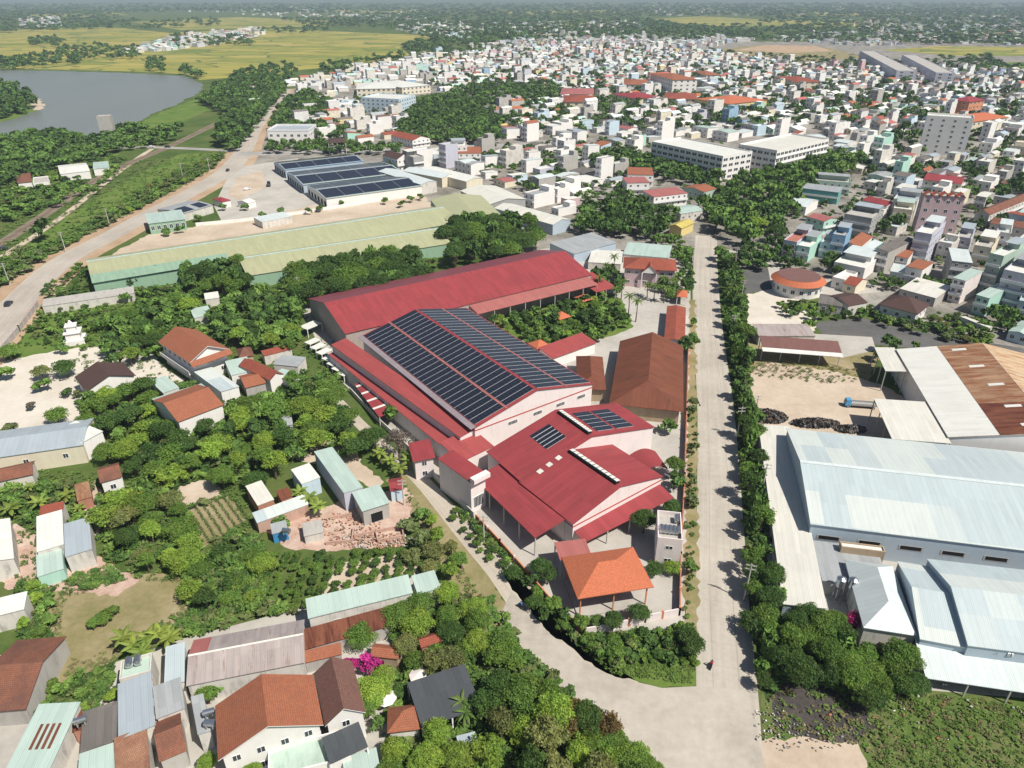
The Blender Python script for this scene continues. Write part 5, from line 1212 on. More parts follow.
hs('shop', 'white shop with blue roof band at the road crossing', 'shop', (267, 131), (308.5, 131), (267, 125.5), 7.4, 'flat', 0, 'white_wall', 'blue_grey_metal', ov=.1, parapet=1.2, band=(7.2, 'blue_wall'), floors=1, step=5, ww=2.4, wh=2.0)
hs('gate_house', 'white twin pillared gate with dark tiled top on the market road', 'gate', (328, 143), (346, 143), (328, 139), 8, 'hx', 1.6, 'white_wall', 'dark_tile', ov=.3, open_=True, posts='white_wall')
hs('apartment_block', 'pale blue four storey apartment block beyond the trees', 'apartment block', (361, 98), (399, 100), (362, 93), 13, 'flat', 0, 'pale_blue_wall', 'white_metal', ov=.1, parapet=.8, floors=4, step=4.5, ww=2.2, wh=1.6)
hs('school', 'long cream school range with pale roof, left of a matching pair', 'school', (356, 89), (396, 87.5), (357, 83), 8, 'hx', 2.5, 'cream_wall', 'white_metal', ov=.5, floors=2, step=5, ww=2.6, wh=2)
hs('school', 'long cream school range with pale roof, right of a matching pair', 'school', (398, 87), (431, 85), (398, 80), 8, 'hx', 2.5, 'cream_wall', 'white_metal', ov=.5, floors=2, step=5, ww=2.6, wh=2)
for i, (A, B, Cc, e, wl_, rm, fl, lab) in enumerate((
    ((564, 102), (598, 104.5), (563, 95), 9, 'cream_wall', 'terracotta_red', 2, 'dark red hip roofed cream school building facing the white houses'),
    ((560, 94), (594, 96), (562, 88), 8, 'cream_wall', 'red_metal_faded', 2, 'red roofed school building right behind the dark red school'),
    ((624, 84.5), (652, 84.5), (624, 79), 8, 'white_wall', 'terracotta', 2, 'orange red roofed hall in the line of far civic buildings'),
    ((650, 77), (670, 77), (650, 72.5), 8, 'cream_wall', 'orange_tile', 2, 'small orange roofed hall farthest among the civic buildings'),
    ((676, 81), (698, 79.5), (674, 73), 16, 'white_wall', 'terracotta', 4, 'tall white civic block with orange roof'),
    ((637, 99), (663, 97), (637, 92), 7, 'cream_wall', 'red_metal', 2, 'bright red roofed hall near the orange roofed pagoda'),
    ((664, 98.5), (697, 98), (665, 92.5), 7, 'cream_wall', 'terracotta_red', 2, 'long dark red hall beside the bright red roofed one'),
    ((705, 75), (722, 75), (705, 71), 7, 'white_wall', 'terracotta', 2, 'small terracotta hall right of the tall white civic block'),
    ((800, 83), (823, 82), (798, 76), 10, 'cream_wall', 'terracotta_red', 3, 'red roofed cream villa among far white houses'),
    ((730, 104), (768, 100), (732, 95), 8, 'yellow_wall', 'orange_tile', 1, 'wide orange roofed pagoda hall in the far town'),
    ((973, 122), (1010, 117), (975, 113), 9, 'cream_wall', 'orange_tile', 2, 'orange roofed temple right of the white tower block'),
    ((970, 102), (986, 100), (972, 97), 14, 'orange_wall', 'red_metal', 4, 'narrow orange tower house behind the white tower block'))):
    hs('hall', lab, 'hall', A, B, Cc, e, 'hx', 3, wl_, rm, ov=.6, floors=fl, step=6, ww=2.6, wh=1.8)
hs('grey_slab', 'long unfinished grey block left of two at the town edge', 'apartment block', (860, 51), (897, 71), (909, 67.5), 14, 'flat', 0, 'lilac_wall', 'concrete', ov=.1, parapet=.6, floors=4, step=8, ww=4, wh=2)
hs('grey_slab', 'long unfinished grey block right of two at the town edge', 'apartment block', (902, 55), (936, 73), (948, 70), 14, 'flat', 0, 'lilac_wall', 'concrete', ov=.1, parapet=.6, floors=4, step=8, ww=4, wh=2)
# ------------------------------------------------------------------ houses on the right
G_R = 'town houses on the right'
def hr(label, A, B, Cc, ez, roof, rh, wall, roofm, **kw):
    kw.setdefault('floors', max(1, round(ez / 3.4))); kw.setdefault('ov', .15)
    if roof == 'flat': kw.setdefault('parapet', .7); kw.setdefault('stair', RND.choice(('white_metal', 'steel_pale', 'mint_metal', 'grey_metal', 'blue_grey_metal')))
    kw.setdefault('ledge', True); kw.setdefault('wsides', 'fl')
    return hs('house', label, 'house', A, B, Cc, ez, roof, rh, wall, roofm, group=G_R, **kw)
hr('long dark teal walled house with pale roof below the forest', (802, 188), (839, 192.5), (812, 184.5), 6.5, 'sb', .5, 'teal_wall', 'grey_metal', wsides='r')
hr('grey flat house with open loggia behind the dark teal walled house', (815, 181), (851, 184), (820, 177), 6, 'flat', 0, 'sage_wall', 'concrete')
hr('pale grey gabled house with lean roofs left of the town', (787, 204), (806, 207.5), (800, 197), 4.4, 'gx', 1.4, 'white_wall', 'steel_pale')
hr('house with dusty red roof and mint side wall', (826, 222), (838, 218.5), (820, 213.5), 6.4, 'gy', 1.0, 'mint_wall', 'red_metal_faded')
hr('long blank slate grey house with white front balcony', (844, 215), (872, 220), (857, 207), 9, 'flat', 0, 'grey_wall', 'concrete', wsides='r')
hr('long bright red roof with white gables behind the slate grey house', (862, 200), (887, 206), (866, 195.5), 5, 'gx', 1.4, 'white_wall', 'red_metal')
hr('lilac white two storey house with red tiled deck at the side alley', (783, 241), (796, 244.5), (800, 229), 7.0, 'flat', 0, 'lilac_wall', 'deck_red', step=2.4)
hr('mint walled house with pale roof deck at the side alley', (797, 245.5), (809, 249), (810, 236), 6.4, 'flat', 0, 'mint_wall', 'white_metal', parapet=.3)
hr('tall plain blue house with an open roof terrace', (832, 236), (846, 238), (839, 228), 10, 'flat', 0, 'blue_wall', 'concrete', parapet=1.0)
hr('pale blue house squeezed beside the tall plain blue one', (820, 243), (831, 245.5), (826, 236.5), 6, 'flat', 0, 'pale_blue_wall', 'white_metal')
hr('white house with orange red sloping roof next to the blue house', (848, 245), (859, 248.5), (861, 234.5), 7.2, 'sl', 1.2, 'white_wall', 'terracotta')
hr('teal walled narrow house right of the orange red roof', (861, 249), (869, 252), (874, 240.5), 6.5, 'sl', .5, 'teal_wall', 'steel_pale')
hr('wide white house with low pale roofs in front of the blue house', (834, 262.5), (868, 267), (850, 251), 5, 'flat', 0, 'white_wall', 'white_metal', parapet=.4)
hr('light grey four storey house with dark roof sheeting', (876, 249), (889, 252), (903, 236.5), 9, 'sl', .6, 'concrete', 'fibro_grey', step=2.4)
hr('tall white house with lilac blank front below the pink building', (915, 233), (932, 236.5), (946, 223.5), 13, 'flat', 0, 'lilac_wall', 'white_metal', parapet=.9, wsides='r')
hr('white house with orange tiled awning and pale blue porch roof', (905, 268.5), (922, 272.5), (917, 259), 6.5, 'sf', 1.0, 'white_wall', 'terracotta')
hr('low house with pale blue porch roof at the alley mouth', (890, 271), (911, 276), (893, 264), 4.6, 'sb', .4, 'white_wall', 'steel_blue')
hr('small house with an orange tiled lean roof behind the blank lilac front', (896, 256), (908, 259), (903, 248.5), 5.5, 'sb', .8, 'white_wall', 'terracotta')
hr('slate grey house with pale flat metal roof across the alley', (952, 260), (973, 263), (968, 250.5), 10, 'sb', .4, 'grey_wall', 'steel_pale')
hr('pinkish white house with mint balcony roof across the alley', (953, 277.5), (966, 281), (970, 269), 9, 'sb', .4, 'pink_white', 'mint_metal', step=2)
hr('low mint walled house with pale green roof at the corner', (976, 294.5), (990, 298.5), (997, 284), 7.0, 'sb', .4, 'mint_wall', 'mint_metal', step=2)
hr('tall sage green narrow house behind the low mint house', (989, 254.5), (1004, 258), (1013, 243.5), 15, 'flat', 0, 'sage_wall', 'white_metal', step=3)
hr('big lilac white four storey house at the right edge', (1003, 271), (1036, 278), (1022, 256), 13.5, 'flat', 0, 'lilac_wall', 'white_metal', step=3.4)
hr('long old house with brown tiled roof and white arcade', (990, 215), (1034, 197), (983, 209), 6, 'gx', 1.8, 'stained_white', 'old_tile')
hr('low brown tiled range nearer than the white arcade', (990, 223), (1040, 231), (993, 217), 4.5, 'gx', 1.4, 'stained_white', 'old_tile')
hr('small white flat house with grey window below the pink building', (956, 238), (971, 240), (976, 230), 7, 'flat', 0, 'lilac_wall', 'concrete')
hr('white house with curved white roof tank room', (996, 233), (1011, 235), (1013, 226), 7, 'flat', 0, 'white_wall', 'steel_blue')
hr('cream flat house between the curved roof and sage green house', (974, 246), (992, 249.5), (1000, 238), 8, 'flat', 0, 'cream_wall', 'concrete')
hr('white house with blue roof sheeting left of the pink building', (893, 199.5), (917, 203.5), (900, 192), 8, 'flat', 0, 'white_wall', 'blue_grey_metal')
hr('plain pale wall house below the blue roof sheeting', (893, 209), (913, 211.5), (896, 203), 6, 'flat', 0, 'cream_wall', 'white_metal', wsides='r')
hr('long cream house with a thin red roof behind the pink building', (923, 179.5), (962, 184), (928, 174.5), 8, 'sb', .8, 'cream_wall', 'red_metal')
hr('grey blue flat house at the right edge beside the low mint house', (1018, 302), (1050, 310), (1024, 290), 6.5, 'flat', 0, 'steel_wall', 'mint_metal')
hs('villa', 'large single storey house with dark brown hipped roof', 'house', (878, 304), (918, 314.5), (935, 305.5), 4.4, 'hx', 3.0, 'white_wall', 'dark_tile', ov=.7, floors=1, group=G_R)
hr('low grey roofed house right of the round building', (818, 303), (843, 303.5), (820, 293.5), 3.6, 'gx', 1.0, 'stained_white', 'fibro_grey')
hr('low brown roofed house between grey roof and dark hip roof', (844, 304), (868, 302.5), (846, 292.5), 4.0, 'gx', 1.4, 'stained_white', 'dark_tile')
hs('long_roof', 'long low pale concrete roof along the alley in front of the mint house', 'shed', (965, 316), (993, 327), (935, 307), 3.0, 'sb', .2, 'stained_white', 'cream_metal', ov=.1)
# white and red houses at the head of the road
hr('white two storey house with dull red roof edge above the dark trees', (654, 197), (688, 193), (652, 191), 6.4, 'sb', .8, 'white_wall', 'red_metal_faded')
hr('white house with blue window frame and red roof strip', (627, 183), (650, 182.5), (626.5, 178), 7.5, 'sb', .6, 'white_wall', 'red_metal_faded')
hr('white block house with red tiled roof strip farthest of the three', (628, 174.5), (653, 172), (627, 168), 7.0, 'sb', .6, 'white_wall', 'terracotta')
hr('teal curved roofed house near the yellow booth', (681, 214), (705, 210), (682, 205.5), 4.6, 'gx', .8, 'stained_white', 'mint_metal')
hr('white cottage with red tiled roof strip near the concrete tower poles', (697, 190.5), (717, 188.5), (696, 184), 5, 'gx', 1.2, 'sage_wall', 'terracotta')
hr('white gabled house with dark roof at the market road bend', (398, 159.5), (411, 157), (396, 153), 8.5, 'gy', 2.4, 'white_wall', 'dark_tile')
hr('grey flat block next to the white gabled house', (412, 158), (424, 157), (412, 153), 10, 'flat', 0, 'grey_wall', 'concrete', wsides='r')
hr('long white house with orange tiled roof near the pale sheds', (458, 153.5), (481, 151), (458, 148), 6, 'sb', .8, 'white_wall', 'terracotta')
hr('white cube house behind the orange tiled roof', (451, 147), (467, 146), (450, 142.5), 9, 'flat', 0, 'white_wall', 'white_metal')
hr('red roofed house with white gable among the trees behind the market', (412, 140.5), (430, 138), (408, 133), 5.5, 'gy', 2.2, 'white_wall', 'terracotta_red')

hs('kiosk', 'tiny red roofed kiosk on the market yard by the highway', 'kiosk', (222, 202), (231, 200), (221, 197), 3.4, 'pyr', 1.4, 'white_wall', 'red_metal', ov=.3)
hs('shed', 'small white tented shed on the market yard', 'shed', (246, 203), (256, 201), (245, 199), 3.0, 'gx', 1.0, 'white_wall', 'white_metal', ov=.2)
hs('shed', 'pale grey flat sheet roof along the top of the very long olive shed', 'shed', (262, 222), (292, 216), (258, 217), 3.4, 'sb', .3, 'stained_white', 'steel_pale', ov=.1, foot=False)
wall_line('boundary_wall', 'low white wall between the market yard and very long olive shed', 'wall', PW([(196, 226), (240, 222), (300, 214), (345, 207), (424, 194)]), 1.6, 'white_wall')
# ------------------------------------------------------------------ the rest of the town
TR = random.Random(21)
TOWN = [([(540, 190), (600, 203), (588, 235), (570, 243), (574, 224), (528, 198)], 50, .6), ([(395, 150), (470, 148), (500, 160), (500, 182), (455, 166), (412, 163)], 50, .7), ([(880, 292), (930, 290), (960, 306), (1010, 318), (1010, 300), (975, 296), (940, 292)], 47, .5),
   # (outline in the photograph, street angle in degrees, share of plots built, near trees)
    ([(425, 148), (520, 136), (640, 140), (650, 172), (640, 200), (600, 208), (560, 200), (545, 186), (500, 180), (440, 160)], 50, .85),
    ([(300, 112), (330, 96), (352, 100), (404, 104), (398, 136), (352, 140), (320, 134), (300, 128)], 55, .72),
    ([(245, 92), (290, 80), (360, 66), (440, 52), (450, 86), (352, 84), (330, 95), (262, 118)], 58, .42),
    ([(430, 55), (560, 44), (700, 50), (820, 66), (1100, 74), (1100, 130), (1030, 128), (850, 128), (700, 138), (650, 138), (500, 134), (470, 100), (430, 84)], 52, .86),
    ([(700, 138), (850, 128), (925, 122), (918, 150), (900, 170), (860, 172), (838, 160), (830, 140), (760, 134)], 50, .85),
    ([(985, 120), (1110, 124), (1150, 330), (1010, 335), (1000, 250), (975, 205), (978, 150)], 47, .8),
    ([(858, 165), (922, 150), (975, 155), (975, 205), (915, 196), (870, 190)], 47, .8),
    ([(866, 205), (916, 204), (920, 240), (905, 270), (872, 285), (835, 282), (868, 265)], 47, .75),
    ([(920, 250), (950, 236), (1000, 236), (985, 290), (960, 305), (925, 292)], 47, .8),
    ([(700, 180), (785, 196), (790, 240), (740, 240)], 47, .18),
]
FARTOWN = [([(470, 48), (560, 33), (760, 40), (700, 48), (560, 46)], 12, .5), ([(760, 40), (860, 30), (1100, 28), (1100, 46), (950, 44), (860, 46)], 12, .35), ([(840, 20), (1100, 14), (1100, 28), (860, 30)], 12, .25),
           ([(450, 24), (640, 20), (640, 30), (470, 36)], 12, .14), ([(118, 54), (150, 44), (215, 33), (262, 28), (264, 35), (215, 45), (150, 53)], 10, .4), ([(150, 10), (300, 7), (440, 12), (440, 22), (260, 16)], 10, .16), ([(640, 7), (1100, 5), (1100, 14), (660, 16)], 10, .28), ([(20, 18), (60, 18), (60, 26), (20, 28)], 10, .1), ([(390, 28), (460, 22), (470, 40), (440, 40)], 10, .2)]
WALLS = [('white', 'white_wall', 13), ('cream', 'cream_wall', 3), ('pale blue', 'pale_blue_wall', 2), ('mint', 'mint_wall', 1.2), ('grey', 'concrete', 5), ('lilac', 'lilac_wall', 1), ('stained white', 'stained_white', 5), ('blue', 'blue_wall', .4), ('pink', 'pink_wall', .4), ('yellow', 'yellow_wall', .4)]
ROOFS = [('white', 'white_metal', 10), ('pale steel', 'steel_pale', 7), ('grey', 'grey_metal', 6), ('blue grey', 'blue_grey_metal', 5), ('mint', 'mint_metal', 4), ('red tiled', 'terracotta_red', 2), ('terracotta', 'terracotta', 3.5), ('faded red', 'red_metal_faded', 2), ('brown', 'brown_metal', 2), ('dark grey', 'fibro_grey', 5), ('cream', 'cream_metal', 3)]
def pick(L): return TR.choices(L, [x[2] for x in L])[0]
MARKS = [('the long white office block', (688, 158)), ('the cream roofed office block', (790, 155)), ('the white tower block', (950, 135)), ('the pink building', (944, 212)), ('the solar market', (350, 172)), ('the dark red school', (581, 99)),
         ('the orange pagoda', (750, 99)), ('the pale blue apartments', (380, 98)), ('the grey unfinished blocks', (905, 62)), ('the broad cream warehouse', (492, 195)), ('the tall white civic block', (687, 80)), ('the cream school ranges', (394, 85)),
         ('the orange temple', (990, 117)), ('the sage green house', (1000, 262)), ('the dark hip roof', (906, 303)), ('the slate grey house', (858, 216)), ('the white cube house', (459, 147)), ('the dark red hall', (680, 95))]
WORDN = ['', 'one', 'two', 'three', 'four', 'five', 'six']
plots = []
BLOCK = [[tuple(P(x, y)[:2]) for x, y in pl] for pl in ([(400, 114), (430, 96), (450, 92), (500, 120), (500, 140), (455, 141), (430, 140), (404, 136)], [(588, 152), (655, 152), (720, 172), (716, 192), (600, 166)], [(590, 195), (640, 198), (680, 212), (672, 228), (600, 238), (572, 222)],
    [(430, 96), (500, 84), (560, 88), (560, 100), (470, 112)], [(600, 100), (620, 98), (640, 112), (600, 116)], [(700, 196), (745, 176), (790, 160), (838, 152), (870, 165), (800, 195), (775, 250), (722, 246)], [(880, 140), (925, 122), (918, 152), (888, 150)])]
for poly, deg, dens in TOWN:
    wp = [tuple(P(x, y, 3)[:2]) for x, y in poly]; a = -math.radians(deg); ca, sa = math.cos(a), math.sin(a)
    loc = [(x * ca + y * sa, -x * sa + y * ca) for x, y in wp]
    x0, x1 = min(p[0] for p in loc), max(p[0] for p in loc); y0, y1 = min(p[1] for p in loc), max(p[1] for p in loc)
    v = y0; row = 0
    while v < y1:
        dep = TR.uniform(11, 17); u = x0; run = TR.randint(3, 10)
        while u < x1:
            fr = TR.choice((5, 5, 5.5, 6, 7, 8)) if TR.random() > .22 else TR.uniform(9, 15)
            run -= 1
            cu, cv = u + fr / 2, v + dep / 2 + TR.uniform(-1.5, 1.5); x, y = cu * ca - cv * sa, cu * sa + cv * ca
            u += fr + .03
            if run <= 0: u += TR.uniform(3, 14); run = TR.randint(3, 10)
            if TR.random() > dens or not pip(x, y, wp) or any(pip(x, y, b) for b in BLOCK) or on_road(x, y, 4): continue
            d = dep * TR.uniform(.75, 1.0); rect = ((x, y), a + TR.uniform(-.03, .03), fr / 2, d / 2)
            if not free(rect): continue
            plots.append((math.hypot(x, y), x, y, rect[1], fr, d))
            FOOT.append(rect)
        v += dep + (1.0 if row % 2 == 0 else TR.uniform(5, 8)); row += 1
plots.sort()
N_HOUSE = 300 - sum(1 for o in bpy.data.objects if o.get('category') == 'house')
gen = []; TCOL = {}
def spec(fr, d):
    fl = TR.choices((1, 2, 3, 4), (58, 31, 9, 2))[0]
    if fr >= 9: fl = 1 if TR.random() < .75 else 2
    flat = TR.random() < (.15 if fl == 1 else .55); w = pick(WALLS); rf = pick(ROOFS)
    if flat and (TR.random() < .5 or rf[1] in ('terracotta', 'terracotta_red', 'red_metal_faded', 'brown_metal')): rf = TR.choice((('concrete', 'concrete', 1), ('white', 'white_metal', 1), ('grey', 'grey_metal', 1)))
    return fl, flat, w, rf
for i, (dist, x, y, a, fr, d) in enumerate(plots[:N_HOUSE]):
    fl, flat, w, rf = spec(fr, d); ez = 3.3 * fl + TR.uniform(0, .5)
    rt = 'flat' if flat else TR.choice(('gy', 'gy', 'sb', 'sf', 'gx'))
    rh = 0 if flat else (1.6 if 'tile' in rf[0] or 'terra' in rf[0] else .8)
    H = house('house', '', 'house', (x, y), a, fr, d, ez, rt, rh, w[1], rf[1], group='houses of the town', ov=.12, floors=fl, wsides='fl', step=2.6, ww=1.3, wh=1.4, parapet=TR.choice((.5, .8, 1.0)) if flat else 0, foot=False, wmax=3, ledge=TR.random() < .6, tank=1 if flat and TR.random() < .3 else 0)
    if flat and TR.random() < .55:       # a stair room or a sheet metal cover on the roof terrace
        mb = MB()
        k = TR.uniform(.25, .5)
        mb.box(-H.hl * .9, H.hl * .9, H.hd * (1 - 2 * k), H.hd * .95, ez + .004, ez + 2.6); mb.build('stair_room', w[1], H.r)
    gen.append((H, f'{WORDN[fl]} storey {w[0]} house with {rf[0]} {"flat" if flat else "sloping"} roof'))
by = {}
for H, desc in gen:
    px, py, dd = proj((H.c[0], H.c[1], H.ez / 2))
    m = min(MARKS, key=lambda m: (m[1][0] - px) ** 2 + ((m[1][1] - py) * 2.0) ** 2); dx, dy = px - m[1][0], (py - m[1][1]) * 2
    rel = ('right of' if dx > 0 else 'left of') if abs(dx) > abs(dy) else ('in front of' if dy > 0 else 'behind')
    by.setdefault(f'{desc} {rel} {m[0]}', []).append((px, H))
for lab, L in by.items():
    L.sort(key=lambda t: t[0])
    for i, (px, H) in enumerate(L):
        t = ' '.join((lab + (f', {ordinal(i)} from left' if len(L) > 1 else '')).replace(' the ', ' ').split())
        if len(t.replace(',', '').split()) > 16: t = t.replace(' sloping', '').replace(' flat', '').replace(' storey', '').replace('stained white', 'stained').replace(' roof,', ',')
        if len(t.replace(',', '').split()) > 16: t = t.replace(' from left', '')
        H.r['label'] = t
# everything farther: one mass of houses
def base_col(m):
    return {'white_wall': (.72, .71, .69), 'cream_wall': (.68, .62, .5), 'pale_blue_wall': (.52, .63, .71), 'mint_wall': (.45, .64, .56), 'concrete': (.45, .43, .4), 'lilac_wall': (.54, .54, .6), 'stained_white': (.66, .63, .58), 'blue_wall': (.3, .44, .58), 'pink_wall': (.62, .42, .44), 'yellow_wall': (.66, .55, .3),
            'white_metal': (.74, .74, .7), 'steel_pale': (.6, .65, .65), 'grey_metal': (.36, .38, .39), 'blue_grey_metal': (.36, .43, .48), 'mint_metal': (.44, .6, .54), 'terracotta_red': (.32, .1, .065), 'terracotta': (.40, .14, .07), 'red_metal_faded': (.44, .14, .13), 'brown_metal': (.2, .1, .085), 'fibro_grey': (.18, .165, .155), 'cream_metal': (.66, .64, .56)}[m]
far = [(p[1], p[2], p[3], p[4], p[5]) for p in plots[N_HOUSE:]]
for poly, deg, dens in FARTOWN:
    g = random.Random(int(poly[0][0]) + 3)
    area = 0
    for i in range(int(2200 * dens)):
        x0, x1 = min(p[0] for p in poly), max(p[0] for p in poly); y0, y1 = min(p[1] for p in poly), max(p[1] for p in poly)
        px, py = g.uniform(x0, x1), g.uniform(y0, y1)
        if not pip(px, py, poly): continue
        p = P(px, py); far.append((p.x, p.y, -math.radians(deg) + g.uniform(-.4, .4), g.uniform(6, 16), g.uniform(10, 22)))
V, Fc, Cl = [], [], []
for x, y, a, fr, d in far:
    fl, flat, w, rf = spec(fr, d); ez = 3.3 * fl + .3; ca, sa = math.cos(a), math.sin(a)
    hl, hd = fr / 2, d / 2; rz = ez + (0 if flat else TR.uniform(.8, 2.0)); wc, rc = base_col(w[1]), base_col(rf[1]); dk = (.14, .15, .16)
    def quad(pts, c):
        k = len(V)
        for X, Y, Z in pts: V.append((x + X * ca - Y * sa, y + X * sa + Y * ca, Z)); Cl.append((*c, 1))
        Fc.append(tuple(range(k, k + len(pts))))
    if flat:
        for p, q in (((-hl, -hd), (hl, -hd)), ((hl, -hd), (hl, hd)), ((hl, hd), (-hl, hd)), ((-hl, hd), (-hl, -hd))): quad([(p[0], p[1], 0), (q[0], q[1], 0), (q[0], q[1], ez + .7), (p[0], p[1], ez + .7)], wc)
        quad([(-hl, -hd, ez), (hl, -hd, ez), (hl, hd, ez), (-hl, hd, ez)], rc)
        if TR.random() < .6:
            k = TR.uniform(-.2, .4)
            for p, q in (((-hl * .9, k * hd), (hl * .9, k * hd)), ((hl * .9, k * hd), (hl * .9, hd * .9)), ((-hl * .9, hd * .9), (-hl * .9, k * hd))): quad([(p[0], p[1], ez), (q[0], q[1], ez), (q[0], q[1], ez + 2.6), (p[0], p[1], ez + 2.6)], wc)
            quad([(-hl * .95, k * hd - .3, ez + 2.6), (hl * .95, k * hd - .3, ez + 2.6), (hl * .95, hd * .95, ez + 2.6), (-hl * .95, hd * .95, ez + 2.6)], base_col(pick(ROOFS)[1]))
    else:
        quad([(-hl, -hd, 0), (hl, -hd, 0), (hl, -hd, ez), (0, -hd, rz), (-hl, -hd, ez)], wc); quad([(hl, hd, 0), (-hl, hd, 0), (-hl, hd, ez), (0, hd, rz), (hl, hd, ez)], wc)
        quad([(hl, -hd, 0), (hl, hd, 0), (hl, hd, ez), (hl, -hd, ez)], wc); quad([(-hl, hd, 0), (-hl, -hd, 0), (-hl, -hd, ez), (-hl, hd, ez)], wc)
        quad([(hl + .2, -hd - .2, ez + .02), (hl + .2, hd + .2, ez + .02), (0, hd + .2, rz + .1), (0, -hd - .2, rz + .1)], rc); quad([(-hl - .2, hd + .2, ez + .02), (-hl - .2, -hd - .2, ez + .02), (0, -hd - .2, rz + .1), (0, hd + .2, rz + .1)], rc)
    for f in range(fl):
        n = max(1, int(fr / 3))
        for i in range(n):
            t = -hl + (i + .5) * fr / n; z = 3.3 * f + 1.1
            quad([(t - .65, -hd - .04, z), (t + .65, -hd - .04, z), (t + .65, -hd - .04, z + 1.4), (t - .65, -hd - .04, z + 1.4)], dk)
        for i in range(2):
            t = -hd + (i + .5) * d / 2; quad([(-hl - .04, t + .6, z), (-hl - .04, t - .6, z), (-hl - .04, t - .6, z + 1.4), (-hl - .04, t + .6, z + 1.4)], dk)
me = bpy.data.meshes.new('far_town'); me.from_pydata(V, [], Fc); me.materials.append(MATS['town_paint'])
at = me.color_attributes.new('Col', 'FLOAT_COLOR', 'POINT'); at.data.foreach_set('color', np.array(Cl, dtype=np.float32).ravel())
tag(link('far_town', me), kind='stuff')
print('plots', len(plots), 'individual', N_HOUSE, 'far', len(far))
# ------------------------------------------------------------------ plants
D, M, B_, O_ = 'dark', 'mid', 'bright', 'olive'
fill([(286, 270), (300, 252), (340, 240), (395, 242), (424, 262), (424, 284), (400, 286), (360, 292), (310, 296), (290, 292)], 5.2, (3.8, 5.4), (9, 12), ['round'], [D, D, M], 'in the grove behind the long red hall', 'grove behind the long hall', 6)
fill([(444, 238), (455, 222), (500, 216), (535, 222), (538, 248), (500, 252), (450, 256)], 6.0, (4.4, 6.0), (10, 13), ['round'], [D, D, M], 'in the clump beside the broad cream warehouse', 'clump beside the cream warehouse', 6)
fill([(182, 268), (190, 256), (225, 248), (246, 258), (248, 282), (215, 292), (188, 286)], 5.0, (3.6, 5.0), (8, 11), ['round'], [D, M], 'in front of the very long olive shed', 'trees at the olive shed', 5)
tree_px(131, 279, 2.9, 6.5, 'round', D, 'at the left end of the olive shed', 'trees at the olive shed'); tree_px(155, 272, 3.2, 6.5, 'round', D, 'by the olive shed wall', 'trees at the olive shed')
fill([(105, 352), (112, 318), (150, 302), (200, 292), (196, 308), (188, 320), (205, 330), (160, 335), (150, 356), (120, 362)], 4.2, (2.6, 4.2), (5, 8), ['round', 'airy'], [M, D, M, B_], 'in the grove left of the mansion', 'grove left of the mansion', 4)
fill([(215, 300), (250, 288), (300, 300), (302, 335), (285, 348), (245, 342), (215, 330)], 4.3, (2.4, 3.9), (5, 8), ['round', 'airy'], [M, D, B_], 'in the grove between mansion and long hall', 'grove right of the mansion', 4)
fill([(100, 300), (180, 286), (190, 300), (130, 310), (60, 350), (50, 330)], 7, (1.6, 2.8), (3, 5), ['airy', 'round'], [M, B_, O_], 'in the flower garden by the white shrine', 'garden by the shrine', 2)
fill([(72, 400), (150, 384), (152, 412), (182, 428), (230, 420), (228, 400), (265, 392), (300, 372), (345, 385), (352, 420), (350, 448), (312, 444), (285, 455), (262, 482), (238, 484), (208, 470), (170, 480), (140, 470), (108, 455), (92, 440)], 4.3, (2.2, 4.8), (4.5, 9), ['round', 'airy', 'airy'], [M, M, D, B_], 'in the dense grove around the terracotta house', 'dense grove on the left', 4)
fill([(100, 495), (140, 482), (178, 490), (196, 520), (206, 548), (262, 550), (268, 580), (235, 610), (205, 612), (180, 575), (130, 562), (108, 530)], 4.0, (1.8, 4.2), (3.5, 7.5), ['round', 'airy', 'airy'], [M, O_, D, B_, M], 'in the scrub between the grove and dry field', 'scrub above the dry field', 3)
fill([(0, 478), (40, 485), (95, 505), (95, 540), (60, 505), (0, 515)], 3.6, (1.5, 2.8), (2.5, 4.5), ['round', 'airy', 'banana'], [M, B_], 'between the cream house and white roofs', 'garden on the left edge', 2)
fill([(20, 582), (52, 590), (50, 640), (62, 690), (50, 712), (30, 690), (26, 630)], 3.0, (1.1, 2.2), (1.8, 3.4), ['shrub', 'airy'], [M, B_], 'along the left side of the dry field', 'bushes round the dry field', 1)
fill([(60, 690), (100, 668), (118, 676), (115, 700), (72, 712), (50, 740), (40, 712)], 2.6, (1.0, 1.9), (1.6, 3.2), ['shrub', 'airy'], [B_, M], 'behind the fibre roofed houses', 'bushes behind the near houses', 1)
for px, py in ((94, 623), (104, 615), (112, 612), (100, 620)): tree_px(px, py, 1.8, 2.0, 'shrub', M, 'in the middle of the dry field', 'bushes round the dry field')
for px, py in ((124, 640), (134, 648), (148, 640), (160, 636), (170, 640), (142, 655)): tree_px(px, py, 2.4, 4.2, 'banana', 'banana', 'at the lower corner of the dry field', 'banana clump at the dry field')
for px, py in ((300, 494), (310, 500), (318, 508), (380, 455), (390, 462), (400, 470), (408, 462)): tree_px(px, py, 2.2, 4.0, 'banana', 'banana', 'near the teal roofs by the lane', 'bananas by the lane')
